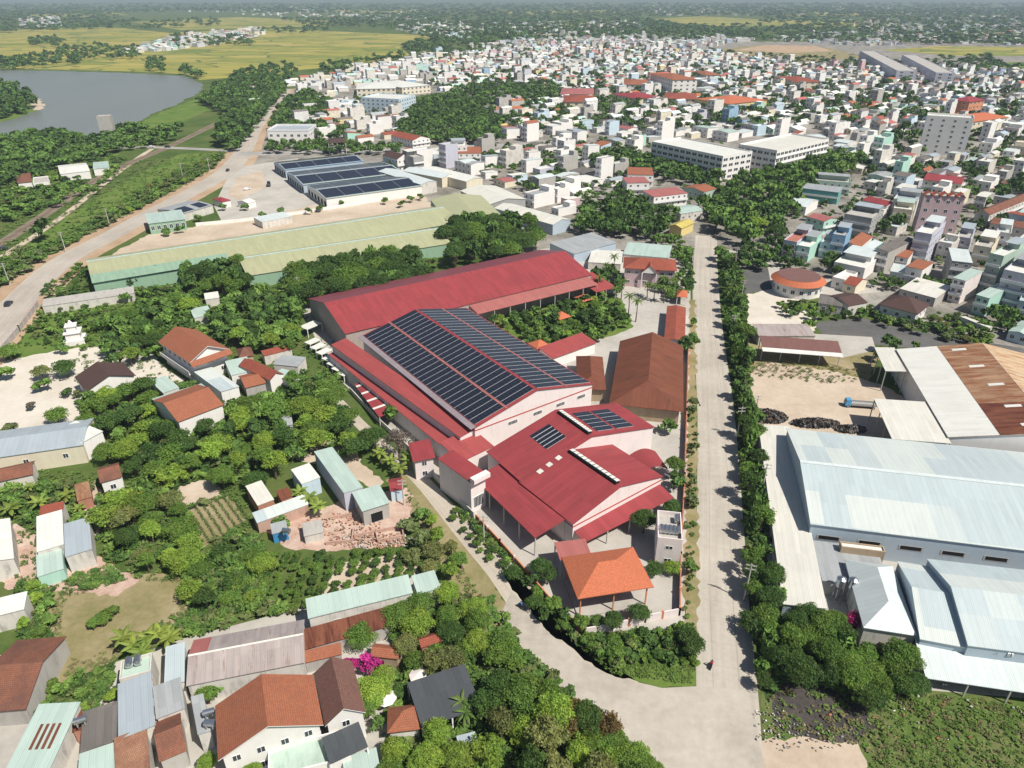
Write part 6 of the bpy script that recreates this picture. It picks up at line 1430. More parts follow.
tree_px(398, 440, 4.8, 9.5, 'bare', 'grey', 'by the lane beside the outer corridor', 'trees by the lane'); tree_px(372, 436, 4.2, 8, 'round', D, 'by the lane near the red carport', 'trees by the lane'); tree_px(356, 446, 3.6, 7, 'round', D, 'by the lane near the red carport', 'trees by the lane'); tree_px(391, 413, 2.4, 6, 'round', M, 'against the outer corridor wall', 'trees by the lane'); tree_px(343, 453, 1.6, 3, 'round', M, 'beside the long mint roof', 'trees by the lane'); tree_px(280, 522, 1.7, 3.4, 'round', M, 'on the brick rubble plot', 'trees by the lane')
fill([(405, 515), (418, 508), (450, 525), (462, 560), (448, 580), (430, 570), (410, 560)], 3.2, (1.8, 3.0), (3, 5.5), ['airy', 'round', 'shrub'], [B_, M, O_], 'between the lane and the orchard', 'bushes along the lane', 2)
fill([(222, 558), (268, 548), (262, 590), (240, 600)], 3.4, (1.6, 2.8), (3, 5), ['airy', 'round'], [B_, M], 'at the left end of the orchard', 'bushes by the orchard', 2)
# rows of the orchard and the vegetable bed
g = random.Random(9)
o0, o1, o2 = P(272, 556), P(418, 552), P(300, 606)
ex = (o1 - o0); L = ex.length; ex /= L; ey = Vector((-ex.y, ex.x, 0)); ey = ey if (o2 - o0).dot(ey) > 0 else -ey
poly = [tuple(P(x, y)[:2]) for x, y in ((268, 552), (330, 554), (412, 548), (424, 576), (398, 592), (300, 612), (262, 600))]
i = 0
for a in np.arange(0, L + 12, 2.3):
    for b in np.arange(-8, 40, 1.75):
        p = o0 + ex * float(a - 6) + ey * float(b) + Vector((g.uniform(-.3, .3), g.uniform(-.3, .3), 0))
        if pip(p.x, p.y, poly) and g.random() < .93: want(p.x, p.y, g.uniform(1.1, 1.5), g.uniform(1.6, 2.2), 'shrub', g.choice((D, M, M)), 'in the planted orchard rows', 'orchard rows')
v0, v1, v2 = P(190, 512), P(228, 497), P(206, 545)
ex = (v1 - v0); L = ex.length; ex /= L; ey = Vector((-ex.y, ex.x, 0)); ey = ey if (v2 - v0).dot(ey) > 0 else -ey
BED = []
for a in np.arange(0, L + 2, 1.5):
    for b in np.arange(0, (v2 - v0).dot(ey), .8): p = v0 + ex * float(a) + ey * float(b); BED.append((p.x, p.y, .45, .8, (.07, .13, .03)))
# the works' garden and yard
fill([(482, 318), (520, 302), (588, 286), (618, 300), (630, 322), (600, 338), (556, 346), (530, 340)], 2.9, (1.3, 2.6), (2.4, 5.5), ['round', 'airy', 'shrub'], [M, D, D, B_], 'in the works garden', 'works garden', 2, keep=.9)
fill([(586, 282), (604, 268), (622, 276), (622, 290), (600, 296)], 3.6, (2.0, 3.2), (5, 8), ['round'], [D], 'beside the pink office', 'trees at the pink office', 3)
for px, py, h in ((614, 262, 9), (606, 270, 8), (616, 295, 9), (629, 303, 10), (637, 307, 9), (622, 287, 8), (600, 282, 8), (655, 290, 7), (665, 292, 7), (648, 288, 6), (672, 284, 7), (663, 282, 7)): tree_px(px, py, 2.6, h, 'palm', 'palm', 'on the yard in front of the pink office', 'palms at the office')
fill([(655, 283), (682, 276), (686, 256), (692, 262), (690, 290), (672, 298)], 3.0, (1.5, 2.6), (3.5, 6), ['round'], [D, M], 'between the pink office and road', 'trees at the pink office', 2)
for px, py, r, h, c in ((686, 343, 3.0, 6, D), (692, 339, 2.6, 6, M), (694, 321, 1.5, 3.4, M), (694, 402, 1.6, 4, O_), (692, 410, 1.4, 3.5, O_), (669, 425, 2.6, 4.4, M), (675, 464, 2.9, 6.5, M), (678, 480, 2.4, 5.5, D), (672, 506, 2.6, 4.5, D), (645, 519, 3.4, 6, D), (694, 446, 1.4, 4, O_), (691, 478, 1.3, 4, O_), (693, 498, 1.6, 4, O_), (655, 568, 2.2, 3.4, D), (672, 566, 2.2, 3.2, B_), (690, 567, 1.8, 3.4, M), (541, 566, 2.6, 5, D), (548, 574, 2.2, 4.2, D)):
    tree_px(px, py, r, h, 'round', c, 'in the yards along the road wall', 'trees along the road wall')
fill([(503, 566), (530, 578), (552, 600), (578, 612), (604, 622), (590, 640), (560, 634), (534, 604)], 2.4, (1.3, 2.4), (2.4, 4.2), ['round', 'shrub'], [D, M], 'on the verge left of the orange pavilion', 'verge by the pavilion', 2)
fill([(590, 640), (625, 634), (676, 624), (702, 640), (702, 662), (670, 664), (600, 660)], 2.2, (1.0, 2.0), (1.6, 3.4), ['shrub', 'round'], [M, D], 'on the verge before the orange pavilion', 'verge by the pavilion', 1)
for i in range(7): tree_px(630 + i * 11, 655 + i * 1.2, 1.0, 1.3, 'shrub', M, 'in the clipped row on the verge', 'clipped row')
for px, py in ((688, 636), (694, 645), (640, 612), (612, 620)): tree_px(px, py, 2.4, 4.2, 'round', D, 'round the pavilion wall corner', 'verge by the pavilion')
fill([(446, 500), (470, 520), (498, 552), (508, 566), (496, 566), (470, 540), (448, 512)], 1.8, (.8, 1.5), (1.2, 2.2), ['shrub'], [M, D], 'in the strip between lane and boundary wall', 'lane strip', 1)
# right of the road: the long row of street trees, the thick hedge, the forest at the road head
fill([(720, 250), (728, 252), (744, 300), (752, 372), (740, 372), (730, 320)], 3.9, (1.8, 3.8), (5, 9), ['round', 'airy'], [D, M], 'in the street tree row near the parking yard', 'street trees right of the road', 4)
fill([(740, 385), (752, 392), (758, 440), (766, 520), (764, 560), (750, 520), (746, 440)], 3.2, (1.4, 3.2), (5, 9.5), ['round', 'airy', 'airy'], [D, M], 'in the street tree row beside the cream side shed', 'street trees right of the road', 4)
fill([(748, 540), (764, 560), (776, 600), (768, 690), (756, 690), (750, 620)], 3.0, (1.4, 3.2), (4, 9), ['round', 'airy'], [M, D], 'in the street tree row near the junction', 'street trees right of the road', 3)
fill([(766, 588), (800, 596), (850, 625), (900, 650), (926, 670), (922, 692), (880, 695), (830, 685), (775, 668), (762, 630)], 2.8, (1.7, 3.7), (5, 8), ['round'], [D, M, M], 'in the thick hedge below the steelworks', 'hedge below the steelworks', 4)
tree_px(858, 620, 2.4, 5, 'airy', 'pink', 'beside the pair of steel water tanks', 'flowering bushes')
fill([(700, 205), (740, 178), (790, 160), (835, 152), (868, 162), (800, 192), (778, 235), (740, 240), (722, 232)], 6.0, (3.6, 5.6), (7, 11), ['round', 'airy'], [D, M, M, B_], 'in the wood at the head of the road', 'wood at the road head', 4)
fill([(738, 246), (780, 238), (790, 262), (760, 268), (740, 262)], 4.6, (2.4, 3.6), (4.5, 7), ['round'], [D, M], 'along the side alley by the round building', 'trees by the side alley', 3)
fill([(588, 205), (640, 200), (676, 214), (668, 226), (655, 232), (600, 230), (578, 225)], 4.8, (3.2, 4.8), (7, 10), ['round'], [D, D, M], 'in the belt above the striped grey shed', 'belt beyond the works', 4)
fill([(650, 236), (672, 232), (690, 246), (690, 262), (678, 256)], 3.6, (1.9, 3.0), (3.5, 6), ['round', 'airy'], [M, B_], 'at the road head behind the pink office', 'trees at the road head', 3)
fill([(775, 302), (800, 300), (870, 308), (925, 322), (965, 330), (1000, 322), (985, 345), (930, 332), (860, 316), (815, 316), (790, 312)], 3.6, (1.5, 2.8), (2.6, 4.8), ['round', 'airy', 'shrub'], [M, D, B_, O_], 'in the gardens by the dark hip roof', 'gardens by the asphalt road', 2)
fill([(935, 318), (955, 315), (985, 330), (975, 345), (945, 336)], 3.0, (1.2, 2.0), (2, 3.4), ['airy', 'shrub'], [B_, O_], 'in the yellow green garden by the asphalt road', 'gardens by the asphalt road', 1)
fill([(985, 310), (1030, 308), (1060, 340), (1010, 330)], 3.6, (1.8, 3), (3, 5), ['round'], [D, M], 'at the right edge below the mint house', 'gardens by the asphalt road', 2)
for px, py, r, c in ((808, 323, 2.6, B_), (890, 341, 3.4, D), (880, 352, 2.6, D), (915, 345, 1.8, M), (788, 250, 3.4, D), (798, 262, 3.6, D), (826, 262, 3.4, D), (838, 270, 3, D), (898, 219, 5, D), (884, 225, 4, D), (918, 284, 2.6, M), (925, 278, 2.6, D), (757, 262, 2.5, M), (1000, 218, 4, D), (985, 200, 4, M), (1015, 185, 5.5, D), (1003, 190, 5, D), (905, 126, 6, D), (896, 135, 6, D), (915, 133, 5, M)):
    tree_px(px, py, r, r * 1.9, 'round', c, 'between the town houses on the right', 'trees among the right houses')
# near middle: gardens between the villa and the lane
fill([(392, 600), (420, 596), (445, 585), (462, 600), (490, 606), (500, 622), (480, 640), (450, 640), (430, 630), (405, 636)], 3.4, (2.4, 3.6), (5, 7.5), ['round'], [M, D, B_], 'in the garden between long white house and lane', 'gardens by the lane', 4)
fill([(405, 640), (450, 645), (480, 642), (470, 660), (435, 664), (405, 662)], 3.0, (2.0, 3.0), (4, 6), ['round', 'airy'], [D, M, O_], 'above the larger dark canopy', 'gardens by the lane', 3)
for px, py, r, h, k, c in ((359, 632, 3.5, 5, 'round', M), (372, 690, 3.6, 5.6, 'round', B_), (383, 676, 2.6, 4.5, 'round', B_), (368, 704, 2.6, 4.4, 'round', M), (349, 666, 2.0, 4.6, 'airy', 'pink'), (366, 662, 1.8, 4.0, 'airy', 'pink'), (376, 665, 1.5, 3.8, 'airy', 'pink'), (437, 660, 3.2, 6, 'airy', O_), (206, 692, 2.2, 4.4, 'round', M), (215, 690, 1.6, 4, 'round', M), (400, 690, 1.8, 3, 'round', D), (378, 722, 1.4, 3, 'airy', M)):
    tree_px(px, py, r, h, k, c, 'in the villa garden', 'villa garden')
fill([(388, 742), (420, 736), (450, 726), (462, 752), (440, 775), (390, 790), (372, 775)], 3.2, (2.4, 3.6), (5, 7), ['round'], [B_, M], 'at the near edge below the orange kiosk', 'near edge trees', 4)
fill([(480, 690), (520, 668), (540, 690), (560, 700), (604, 722), (630, 742), (655, 775), (620, 800), (520, 800), (470, 790), (480, 740)], 3.2, (2.0, 4.2), (5, 9.5), ['airy', 'airy', 'round'], [B_, B_, M, O_, D], 'in the near grove beside the junction', 'near edge trees', 5)
for px, py in ((590, 728), (612, 742), (632, 760), (648, 772), (600, 750)): tree_px(px, py, 3.0, 6, 'round', B_ if px % 4 else M, 'at the junction edge of the near grove', 'near edge trees')
for px, py in ((574, 712), (590, 718), (566, 725), (606, 724)): tree_px(px, py, 2.6, 7.5, 'airy', 'rust', 'on top of the near grove by the junction', 'near edge trees')
for px, py in ((500, 640), (495, 655), (508, 648), (512, 660)): tree_px(px, py, 2.8, 6, 'airy', M, 'along the lane edge above the near grove', 'near edge trees')
for px, py in ((462, 705), (466, 716)): tree_px(px, py, 2.2, 4.4, 'palm', 'palm', 'beside the larger dark canopy', 'palms in the villa garden')
for px, py in ((238, 765), (252, 770), (300, 768), (315, 766), (207, 762)): tree_px(px, py, 1.8, 3.4, 'round', B_, 'under the front of the terracotta villa', 'villa garden')
# upper left: river side, railway, highway
fill([(-20, 160), (0, 140), (50, 128), (95, 138), (130, 124), (150, 128), (185, 126), (165, 140), (120, 146), (90, 158), (60, 162), (20, 178), (-20, 190)], 7.5, (4, 6.5), (6, 10), ['round', 'airy'], [D, M, M], 'in the riverside scrub by the concrete tower', 'riverside scrub', 4)
fill([(20, 186), (60, 184), (100, 176), (125, 160), (95, 190), (50, 205), (-10, 222), (-20, 200)], 7, (2.4, 4.2), (4, 6), ['round', 'airy'], [M, B_, M], 'in the scrub left of the railway', 'railway scrub', 3)
fill([(75, 232), (110, 210), (160, 178), (222, 150), (215, 165), (170, 190), (120, 216), (88, 232)], 7, (1.8, 3.4), (2.5, 4.5), ['airy', 'round', 'shrub'], [M, B_, O_], 'in the scrub between railway and highway', 'railway scrub', 2)
tree_px(41, 227, 4.6, 11, 'round', D, 'standing alone beside the railway', 'railway scrub'); tree_px(38, 252, 2.4, 3.6, 'airy', O_, 'at the highway edge', 'railway scrub'); tree_px(20, 268, 3, 4.5, 'airy', M, 'at the highway edge', 'railway scrub')
fill([(-10, 262), (20, 250), (50, 244), (40, 262), (0, 285)], 4, (2, 3.2), (3, 5), ['airy', 'round'], [M, O_], 'at the highway edge', 'railway scrub', 2)
fill([(40, 292), (70, 270), (84, 264), (92, 288), (60, 298)], 3.2, (1.2, 2.4), (2, 4), ['shrub', 'airy'], [M, D, O_], 'in the plot before the olive shed end', 'plot by the highway', 1)
fill([(200, 98), (235, 76), (275, 74), (284, 88), (268, 106), (250, 128), (236, 145), (215, 138), (228, 112)], 7, (4.5, 7), (8, 12), ['round'], [D, D, M], 'in the dark wood left of the highway', 'wood by the highway', 5)
fill([(290, 96), (310, 92), (330, 100), (322, 128), (345, 128), (330, 138), (270, 126), (276, 112)], 7, (4, 6), (7, 10), ['round'], [D, M], 'in the trees right of the highway', 'trees right of the highway', 4)
fill([(268, 142), (330, 140), (400, 146), (396, 150), (330, 150), (268, 148)], 6, (3, 4.2), (6, 8), ['round', 'airy'], [D, M], 'in the street row along the market road', 'market road trees', 4)
fill([(400, 130), (404, 114), (420, 98), (450, 94), (500, 122), (498, 140), (450, 140), (404, 138)], 6.5, (4, 6.4), (7, 10), ['round', 'airy'], [D, M, D], 'in the wood behind the solar market', 'wood behind the market', 4)
fill([(588, 154), (620, 150), (660, 160), (718, 175), (716, 190), (655, 172), (600, 166)], 6.5, (4, 5.6), (7, 9), ['round'], [D, M], 'in the belt before the long white office block', 'belt at the white office', 4)
for px, py, r, k, c in ((8, 350, 4, 'round', M), (3, 372, 3.2, 'airy', B_), (40, 370, 3.4, 'airy', O_), (64, 366, 4.0, 'round', D), (42, 384, 2.8, 'round', M), (55, 414, 3.8, 'airy', M), (10, 428, 2.4, 'airy', O_), (30, 405, 1.6, 'bare', 'grey'), (65, 392, 1.8, 'round', D), (262, 320, 2, 'airy', M), (272, 440, 3, 'round', B_), (190, 384, 2, 'round', M)):
    tree_px(px, py, r, r * 1.5, k, c, 'on or by the sandy yard', 'trees on the sandy yard')
for px, py in ((205, 245), (222, 206), (197, 217), (180, 228), (165, 231), (245, 206), (262, 214), (280, 210), (308, 210), (320, 207), (340, 202), (385, 200), (402, 203), (410, 198), (420, 196)): tree_px(px, py, 2.4, 4, 'round', M, 'along the green works yard', 'trees along the green works yard')
fill([(366, 166), (396, 160), (400, 166), (380, 172)], 5, (3, 4), (4, 6), ['round'], [M, D], 'behind the market sheds', 'market road trees', 3)
rest = plant_all()
print('trees', len(TREES), 'baked', len(rest))
LC = {'dark': (.064, .120, .03), 'mid': (.105, .190, .04), 'bright': (.15, .25, .052), 'olive': (.13, .17, .062), 'palm': (.06, .11, .028), 'banana': (.1, .17, .03), 'rust': (.14, .09, .035), 'grey': (.11, .1, .075), 'pink': (.4, .03, .2)}
small = [(t[0], t[1], t[2] * 1.05, t[3], LC[t[5]]) for _, _, _, _, t in rest]
bake_clumps('small_trees', small, 150, seed=4)
bake_clumps('vegetable_rows', BED, 26, seed=6)
# ------------------------------------------------------------------ far woods: crowns over the plain, thinned towards the horizon
g = random.Random(77); far = []
def far_wood(poly, n, r=(5, 9), h=(7, 12), cols=('dark', 'dark', 'mid')):
    xs = [p[0] for p in poly]; ys = [p[1] for p in poly]; k = 0; tries = 0
    while k < n and tries < n * 20:
        tries += 1; px, py = g.uniform(min(xs), max(xs)), g.uniform(min(ys), max(ys))
        if not pip(px, py, poly): continue
        p = P(px, py)
        if not point_free(p.x, p.y, 2) or on_road(p.x, p.y, 2): k += 1; continue
        s = 1 + max(0, (p.y - 900)) / 2600; far.append((p.x, p.y, g.uniform(*r) * s, g.uniform(*h) * (1 + (s - 1) * .3), LC[g.choice(cols)])); k += 1
far_wood([(-60, 5), (1084, 4), (1084, 14), (700, 17), (440, 17), (200, 12), (-60, 18)], 3000)
far_wood([(-60, 14), (100, 12), (140, 22), (95, 30), (40, 32), (-60, 36)], 500)
far_wood([(440, 14), (640, 14), (640, 20), (700, 28), (760, 34), (700, 42), (560, 40), (470, 48), (440, 44), (400, 30), (300, 26), (280, 20)], 1800)
far_wood([(640, 26), (900, 26), (1084, 26), (1084, 48), (950, 46), (880, 44), (760, 42)], 900)
far_wood([(760, 12), (1084, 8), (1084, 28), (760, 24)], 900)
for pl, n in (([(0, 68), (15, 58), (62, 56), (65, 66), (30, 70)], 40), ([(50, 62), (60, 50), (100, 46), (140, 50), (138, 62), (102, 60)], 60), ([(28, 42), (50, 38), (66, 42), (60, 48), (30, 46)], 36), ([(148, 72), (150, 60), (163, 60), (166, 73)], 16), ([(120, 26), (215, 18), (222, 26), (160, 30), (118, 28)], 60), ([(172, 38), (188, 32), (190, 48), (175, 50)], 24),
              ([(195, 40), (250, 36), (255, 46), (200, 48)], 40), ([(70, 60), (78, 56), (84, 66), (72, 68)], 10), ([(178, 74), (190, 68), (205, 78), (195, 80)], 10), ([(0, 60), (12, 60), (14, 70), (0, 72)], 14), ([(0, 88), (14, 88), (32, 98), (40, 106), (20, 116), (0, 120)], 60), ([(-60, 86), (0, 84), (0, 124), (-60, 126)], 40), ([(80, 22), (110, 22), (112, 30), (82, 31)], 20),
              ([(256, 30), (330, 27), (330, 33), (258, 36)], 30), ([(400, 44), (450, 38), (446, 52), (408, 56)], 50), ([(320, 68), (372, 60), (400, 54), (404, 60), (372, 68), (330, 76)], 40), ([(230, 74), (290, 66), (300, 72), (285, 90), (235, 88)], 60)):
    far_wood(pl, int(n * 1.6), (4, 7), (7, 12))
far_wood([(430, 50), (560, 42), (820, 60), (1084, 70), (1084, 120), (850, 126), (650, 136), (500, 134), (430, 86)], 3400, (3.0, 6.8), (6, 10))
far_wood([(430, 96), (500, 84), (560, 88), (560, 100), (470, 112)], 130, (4, 6), (6, 9)); far_wood([(600, 100), (620, 98), (640, 112), (600, 116)], 40, (4, 6), (6, 9)); far_wood([(510, 110), (560, 104), (580, 112), (520, 118)], 60, (4, 6), (5, 8))
far_wood([(425, 136), (640, 140), (650, 200), (560, 205), (440, 165)], 420, (2.2, 3.8), (3.5, 6)); far_wood([(858, 128), (1084, 118), (1084, 200), (870, 195)], 520, (2.4, 4.4), (4, 7)); far_wood([(820, 190), (1060, 200), (1060, 300), (830, 290)], 420, (1.4, 3.0), (2.5, 5.5))
far_wood([(905, 62), (990, 56), (1000, 66), (960, 76), (905, 74)], 70, (5, 8), (6, 9)); far_wood([(690, 52), (880, 56), (880, 66), (700, 66)], 60, (3, 5), (3, 5))
far_wood([(240, 120), (300, 100), (420, 90), (420, 140), (300, 140)], 130, (3, 5), (4, 7))
bake_clumps('far_woods', far, 60, seed=8)
# rough grass and weeds near the camera
g = random.Random(31); tuft = []
def tufts(poly, n, r, h, cols):
    wp = [tuple(P(x, y)[:2]) for x, y in poly]; xs = [p[0] for p in wp]; ys = [p[1] for p in wp]; k = 0; t = 0
    while k < n and t < n * 12:
        t += 1; x, y = g.uniform(min(xs), max(xs)), g.uniform(min(ys), max(ys))
        if not pip(x, y, wp) or not point_free(x, y, .3) or on_road(x, y, -1.2) or any(pip(x, y, q) for q in NOGO): continue
        tuft.append((x, y, g.uniform(*r), g.uniform(*h), g.choice(cols))); k += 1
under = []
def scrub(poly, n, r, h, cols):
    global tuft
    k = len(tuft); tufts(poly, n, r, h, cols); under.extend(tuft[k:]); del tuft[k:]
gr, gr2, dry, brn = (.095, .165, .032), (.14, .20, .05), (.17, .15, .07), (.12, .08, .045)
tufts([(880, 690), (1084, 695), (1084, 775), (870, 775)], 900, (.3, .8), (.25, .7), (gr, gr, gr2, gr2, dry)); tufts([(770, 690), (880, 700), (890, 770), (850, 742), (775, 735)], 150, (.3, .9), (.3, .7), (gr, gr2, dry))
tufts([(512, 590), (575, 635), (703, 645), (703, 686), (612, 674)], 700, (.25, .6), (.2, .5), (gr, gr, gr2)); tufts([(50, 592), (182, 576), (190, 612), (100, 668), (60, 690)], 300, (.25, .6), (.12, .3), (dry, dry, gr2)); tufts([(400, 475), (445, 545), (500, 620), (450, 600), (410, 510)], 200, (.3, .7), (.2, .6), (dry, gr, gr2))
tufts([(0, 470), (260, 480), (270, 600), (180, 640), (20, 600)], 1000, (.4, 1.1), (.4, 1.0), (gr, gr, gr2)); tufts([(60, 320), (330, 290), (350, 450), (90, 460)], 900, (.5, 1.3), (.5, 1.2), (gr, gr, gr2)); tufts([(400, 600), (500, 620), (520, 660), (600, 720), (480, 760), (380, 760)], 500, (.4, 1.0), (.4, 1.0), (gr, gr, gr2))
tufts([(0, 180), (230, 150), (240, 165), (20, 290), (-40, 290)], 1100, (.8, 2.2), (.6, 1.6), (gr, gr2, gr2)); tufts([(740, 350), (868, 372), (850, 386), (752, 376)], 200, (.4, 1.0), (.3, .8), (gr, dry)); tufts([(722, 250), (740, 260), (752, 430), (778, 690), (750, 640), (735, 400)], 350, (.4, 1.0), (.3, .8), (gr, gr2))
tufts([(484, 318), (590, 284), (630, 320), (556, 348)], 350, (.4, .9), (.3, .7), (gr, gr2))
ug = [(.06, .115, .028), (.09, .165, .036), (.09, .165, .036), (.14, .225, .045), (.12, .15, .05)]
scrub([(72, 398), (150, 384), (345, 372), (352, 446), (290, 456), (240, 490), (140, 478), (92, 445)], 420, (1.0, 2.2), (1.2, 2.8), ug)
scrub([(100, 490), (196, 484), (262, 550), (268, 585), (235, 615), (200, 640), (180, 575), (110, 560), (0, 520), (0, 480)], 330, (.9, 2.0), (1.0, 2.4), ug)
scrub([(40, 300), (130, 290), (300, 285), (300, 345), (240, 345), (150, 356), (105, 350), (60, 350), (30, 335)], 420, (.9, 2.0), (1.0, 2.6), ug)
scrub([(20, 582), (52, 590), (50, 640), (62, 690), (110, 668), (118, 700), (60, 745), (30, 700)], 150, (.7, 1.6), (.8, 1.8), ug)
scrub([(60, 578), (110, 572), (150, 590), (130, 604), (95, 596)], 60, (.7, 1.4), (.6, 1.4), ug)
scrub([(392, 600), (500, 600), (520, 650), (600, 715), (640, 770), (480, 790), (380, 780), (400, 690)], 380, (.9, 1.9), (1.0, 2.4), ug)
scrub([(448, 502), (474, 522), (508, 560), (575, 632), (584, 655), (540, 618), (498, 566)], 150, (.7, 1.3), (.8, 1.7), ug)
scrub([(580, 640), (700, 628), (702, 664), (610, 664)], 160, (.6, 1.2), (.7, 1.6), ug)
scrub([(762, 590), (930, 668), (925, 694), (830, 690), (764, 672)], 160, (1.0, 2.0), (1.2, 2.6), ug)
scrub([(722, 252), (742, 262), (752, 430), (766, 560), (778, 690), (756, 690), (744, 540), (736, 400)], 260, (1.0, 2.0), (1.2, 3.0), ug)
scrub([(0, 150), (90, 150), (125, 160), (60, 205), (-20, 225)], 260, (1.8, 4.0), (1.6, 4.0), ug); scrub([(60, 240), (110, 212), (222, 152), (226, 164), (170, 192), (90, 236), (0, 285), (-20, 275)], 420, (1.2, 3.0), (1.0, 2.8), ug)
scrub([(484, 318), (590, 284), (630, 320), (556, 348)], 160, (.8, 1.6), (.9, 2.2), ug); scrub([(500, 150), (640, 140), (860, 150), (1060, 150), (1060, 300), (830, 290), (700, 240), (600, 205)], 420, (1.2, 2.6), (1.2, 3.2), ug)
scrub([(775, 302), (870, 308), (1000, 322), (985, 345), (860, 316), (790, 312)], 120, (.8, 1.7), (.8, 2.0), ug); scrub([(88, 290), (250, 282), (430, 285), (440, 250), (300, 290), (90, 300)], 120, (1.2, 2.4), (1.2, 2.6), ug)
scrub([(185, 565), (262, 556), (266, 602), (300, 612), (240, 626), (182, 640), (170, 640), (190, 612)], 170, (.9, 1.9), (1.0, 2.4), ug)
scrub([(4, 350), (42, 312), (130, 300), (120, 335), (70, 348)], 170, (.35, .7), (.5, 1.0), ug)
scrub([(684, 630), (688, 400), (696, 400), (699, 630)], 60, (.4, .9), (.5, 1.2), ug)
bake_clumps('undergrowth', under, 110, seed=14)
bake_clumps('rough_grass', tuft, 22, seed=12)
# ------------------------------------------------------------------ poles, vehicles, people, heaps
def pole(px, py, h, label, lamp=False):
    p = P(px, py); r = root('utility_pole', label, 'utility pole', p, RND.uniform(-.3, .3), 'utility poles')
    mb = MB(); mb.tube((0, 0, 0), (0, 0, h), .19, .11, 8); mb.build('post', 'pole_concrete', r)
    for k, z in enumerate((h - .4, h - 1.3)):
        mb = MB(); mb.box(-.95, .95, -.06, .06, z - .06, z + .06)
        for x in (-.85, -.3, .3, .85): mb.cyl((x, 0), .05, z + .061, z + .25, 6)
        mb.build('crossarm', 'pole_concrete', r)
    if lamp:
        mb = MB(); mb.tube((0, 0, h - .5), (0, -1.6, h + .3), .05, .04, 6); mb.box(-.14, .14, -2.2, -1.55, h + .22, h + .34); mb.build('lamp_arm', 'grey_wall', r)
for px, py, h, lb in ((10, 285, 9, 'concrete utility pole at the highway edge, first from left'), (66, 252, 9, 'concrete utility pole at the highway edge, second from left'), (110, 227, 9, 'concrete utility pole at the highway edge, third from left'), (183, 178, 9, 'concrete utility pole beside the highway below the crossing'), (210, 172, 9, 'concrete utility pole beside the highway at the crossing'), (300, 300, 9, 'concrete pole at the back corner of the long red hall'),
                      (737, 437, 9, 'utility pole on the road edge beside the scrap heaps'), (760, 500, 10, 'tall pole at the corner of the cream side shed'), (741, 300, 8, 'utility pole by the street trees at the parking yard'), (753, 425, 9, 'leaning white pole beside the truck yard'), (735, 265, 8, 'utility pole at the mouth of the side alley'), (731, 340, 9, 'utility pole among street trees beside the long shed'), (484, 542, 7, 'white lamp pole on the lane strip by the boundary wall'), (744, 600, 9, 'utility pole in the hedge near the junction'),
                      (669, 228, 9, 'utility pole beside the yellow booth'), (641, 234, 9, 'utility pole in the belt above the striped shed'), (597, 226, 9, 'utility pole before the dense belt of trees'), (404, 505, 7, 'short pole beside the square teal roof')):
    pole(px, py, h, lb)
def rot(p0, p1): d = P(*p1) - P(*p0); return math.atan2(d.y, d.x)
def wheel(r, x, y, R=.33, w=.22):
    mb = MB(); n = 14
    for s in (-1, 1):
        ring = [(x + R * math.cos(2 * math.pi * i / n), y + s * w / 2, R + R * math.sin(2 * math.pi * i / n)) for i in range(n)]
        mb.face(ring if s < 0 else ring[::-1], 0)
        hub = [(x + R * .55 * math.cos(2 * math.pi * i / n), y + s * (w / 2 + .01), R + R * .55 * math.sin(2 * math.pi * i / n)) for i in range(n)]
        mb.face(hub if s < 0 else hub[::-1], 1)
    for i in range(n):
        a0, a1 = 2 * math.pi * i / n, 2 * math.pi * (i + 1) / n
        mb.face(((x + R * math.cos(a0), y - w / 2, R + R * math.sin(a0)), (x + R * math.cos(a1), y - w / 2, R + R * math.sin(a1)), (x + R * math.cos(a1), y + w / 2, R + R * math.sin(a1)), (x + R * math.cos(a0), y + w / 2, R + R * math.sin(a0))), 0)
    mb.build('wheel', ['rubber', 'steel'], r)
def prism(mb, prof, hw, m=0, top=None):
    """a body from its side outline, narrower above the waist"""
    n = len(prof); f = lambda z: hw * (1 if z < 1.0 else .84)
    L = [(x, f(z), z) for x, z in prof]; R_ = [(x, -f(z), z) for x, z in prof]
    for i in range(n):
        j = (i + 1) % n; mb.face((R_[i], R_[j], L[j], L[i]), m)
    mb.face(R_[::-1], m); mb.face(L, m)
def car(px, py, ang, label, paintm, cat='car', s=1.0):
    r = root('parked_car' if cat == 'car' else cat, label, cat, P(px, py), ang, 'cars'); r.location.z = .05
    mb = MB(); prism(mb, [(-2.1, .3), (2.1, .3), (2.15, .75), (1.2, .95), (.55, 1.45), (-1.2, 1.48), (-1.9, .98), (-2.15, .8)][::-1], .86); mb.build('body', paintm, r)
    gl = MB()
    for s_ in (-1, 1): q = [(1.0, s_ * .80, 1.0), (.5, s_ * .745, 1.38), (-1.15, s_ * .745, 1.40), (-1.65, s_ * .80, 1.0)]; gl.face(q if s_ > 0 else q[::-1])
    gl.face(((1.2, -.68, .98), (1.2, .68, .98), (.60, .62, 1.42), (.60, -.62, 1.42))); gl.build('window', 'glass', r)
    for x in (-1.3, 1.35):
        for y in (-.78, .78): wheel(r, x, y)
    for y in (-.6, .6): mb = MB(); mb.box(2.10, 2.18, y - .18, y + .18, .58, .74); mb.build('headlight', 'white_trim', r)
    return r
car(9, 305, rot((0, 320), (20, 300)), 'dark car driving on the dusty highway at the left edge', 'car_dark')
car(228, 171, rot((226, 172), (243, 152)), 'dark car on the highway near the road crossing', 'car_dark')
car(168, 147.5, rot((160, 147.5), (200, 149)), 'dark car on the railway crossing road', 'car_dark')
car(152, 147.5, rot((150, 147.5), (200, 149)), 'white car on the railway crossing road', 'car_white')
car(3, 250, .7, 'dark car parked on the dirt track by the railway', 'car_dark')
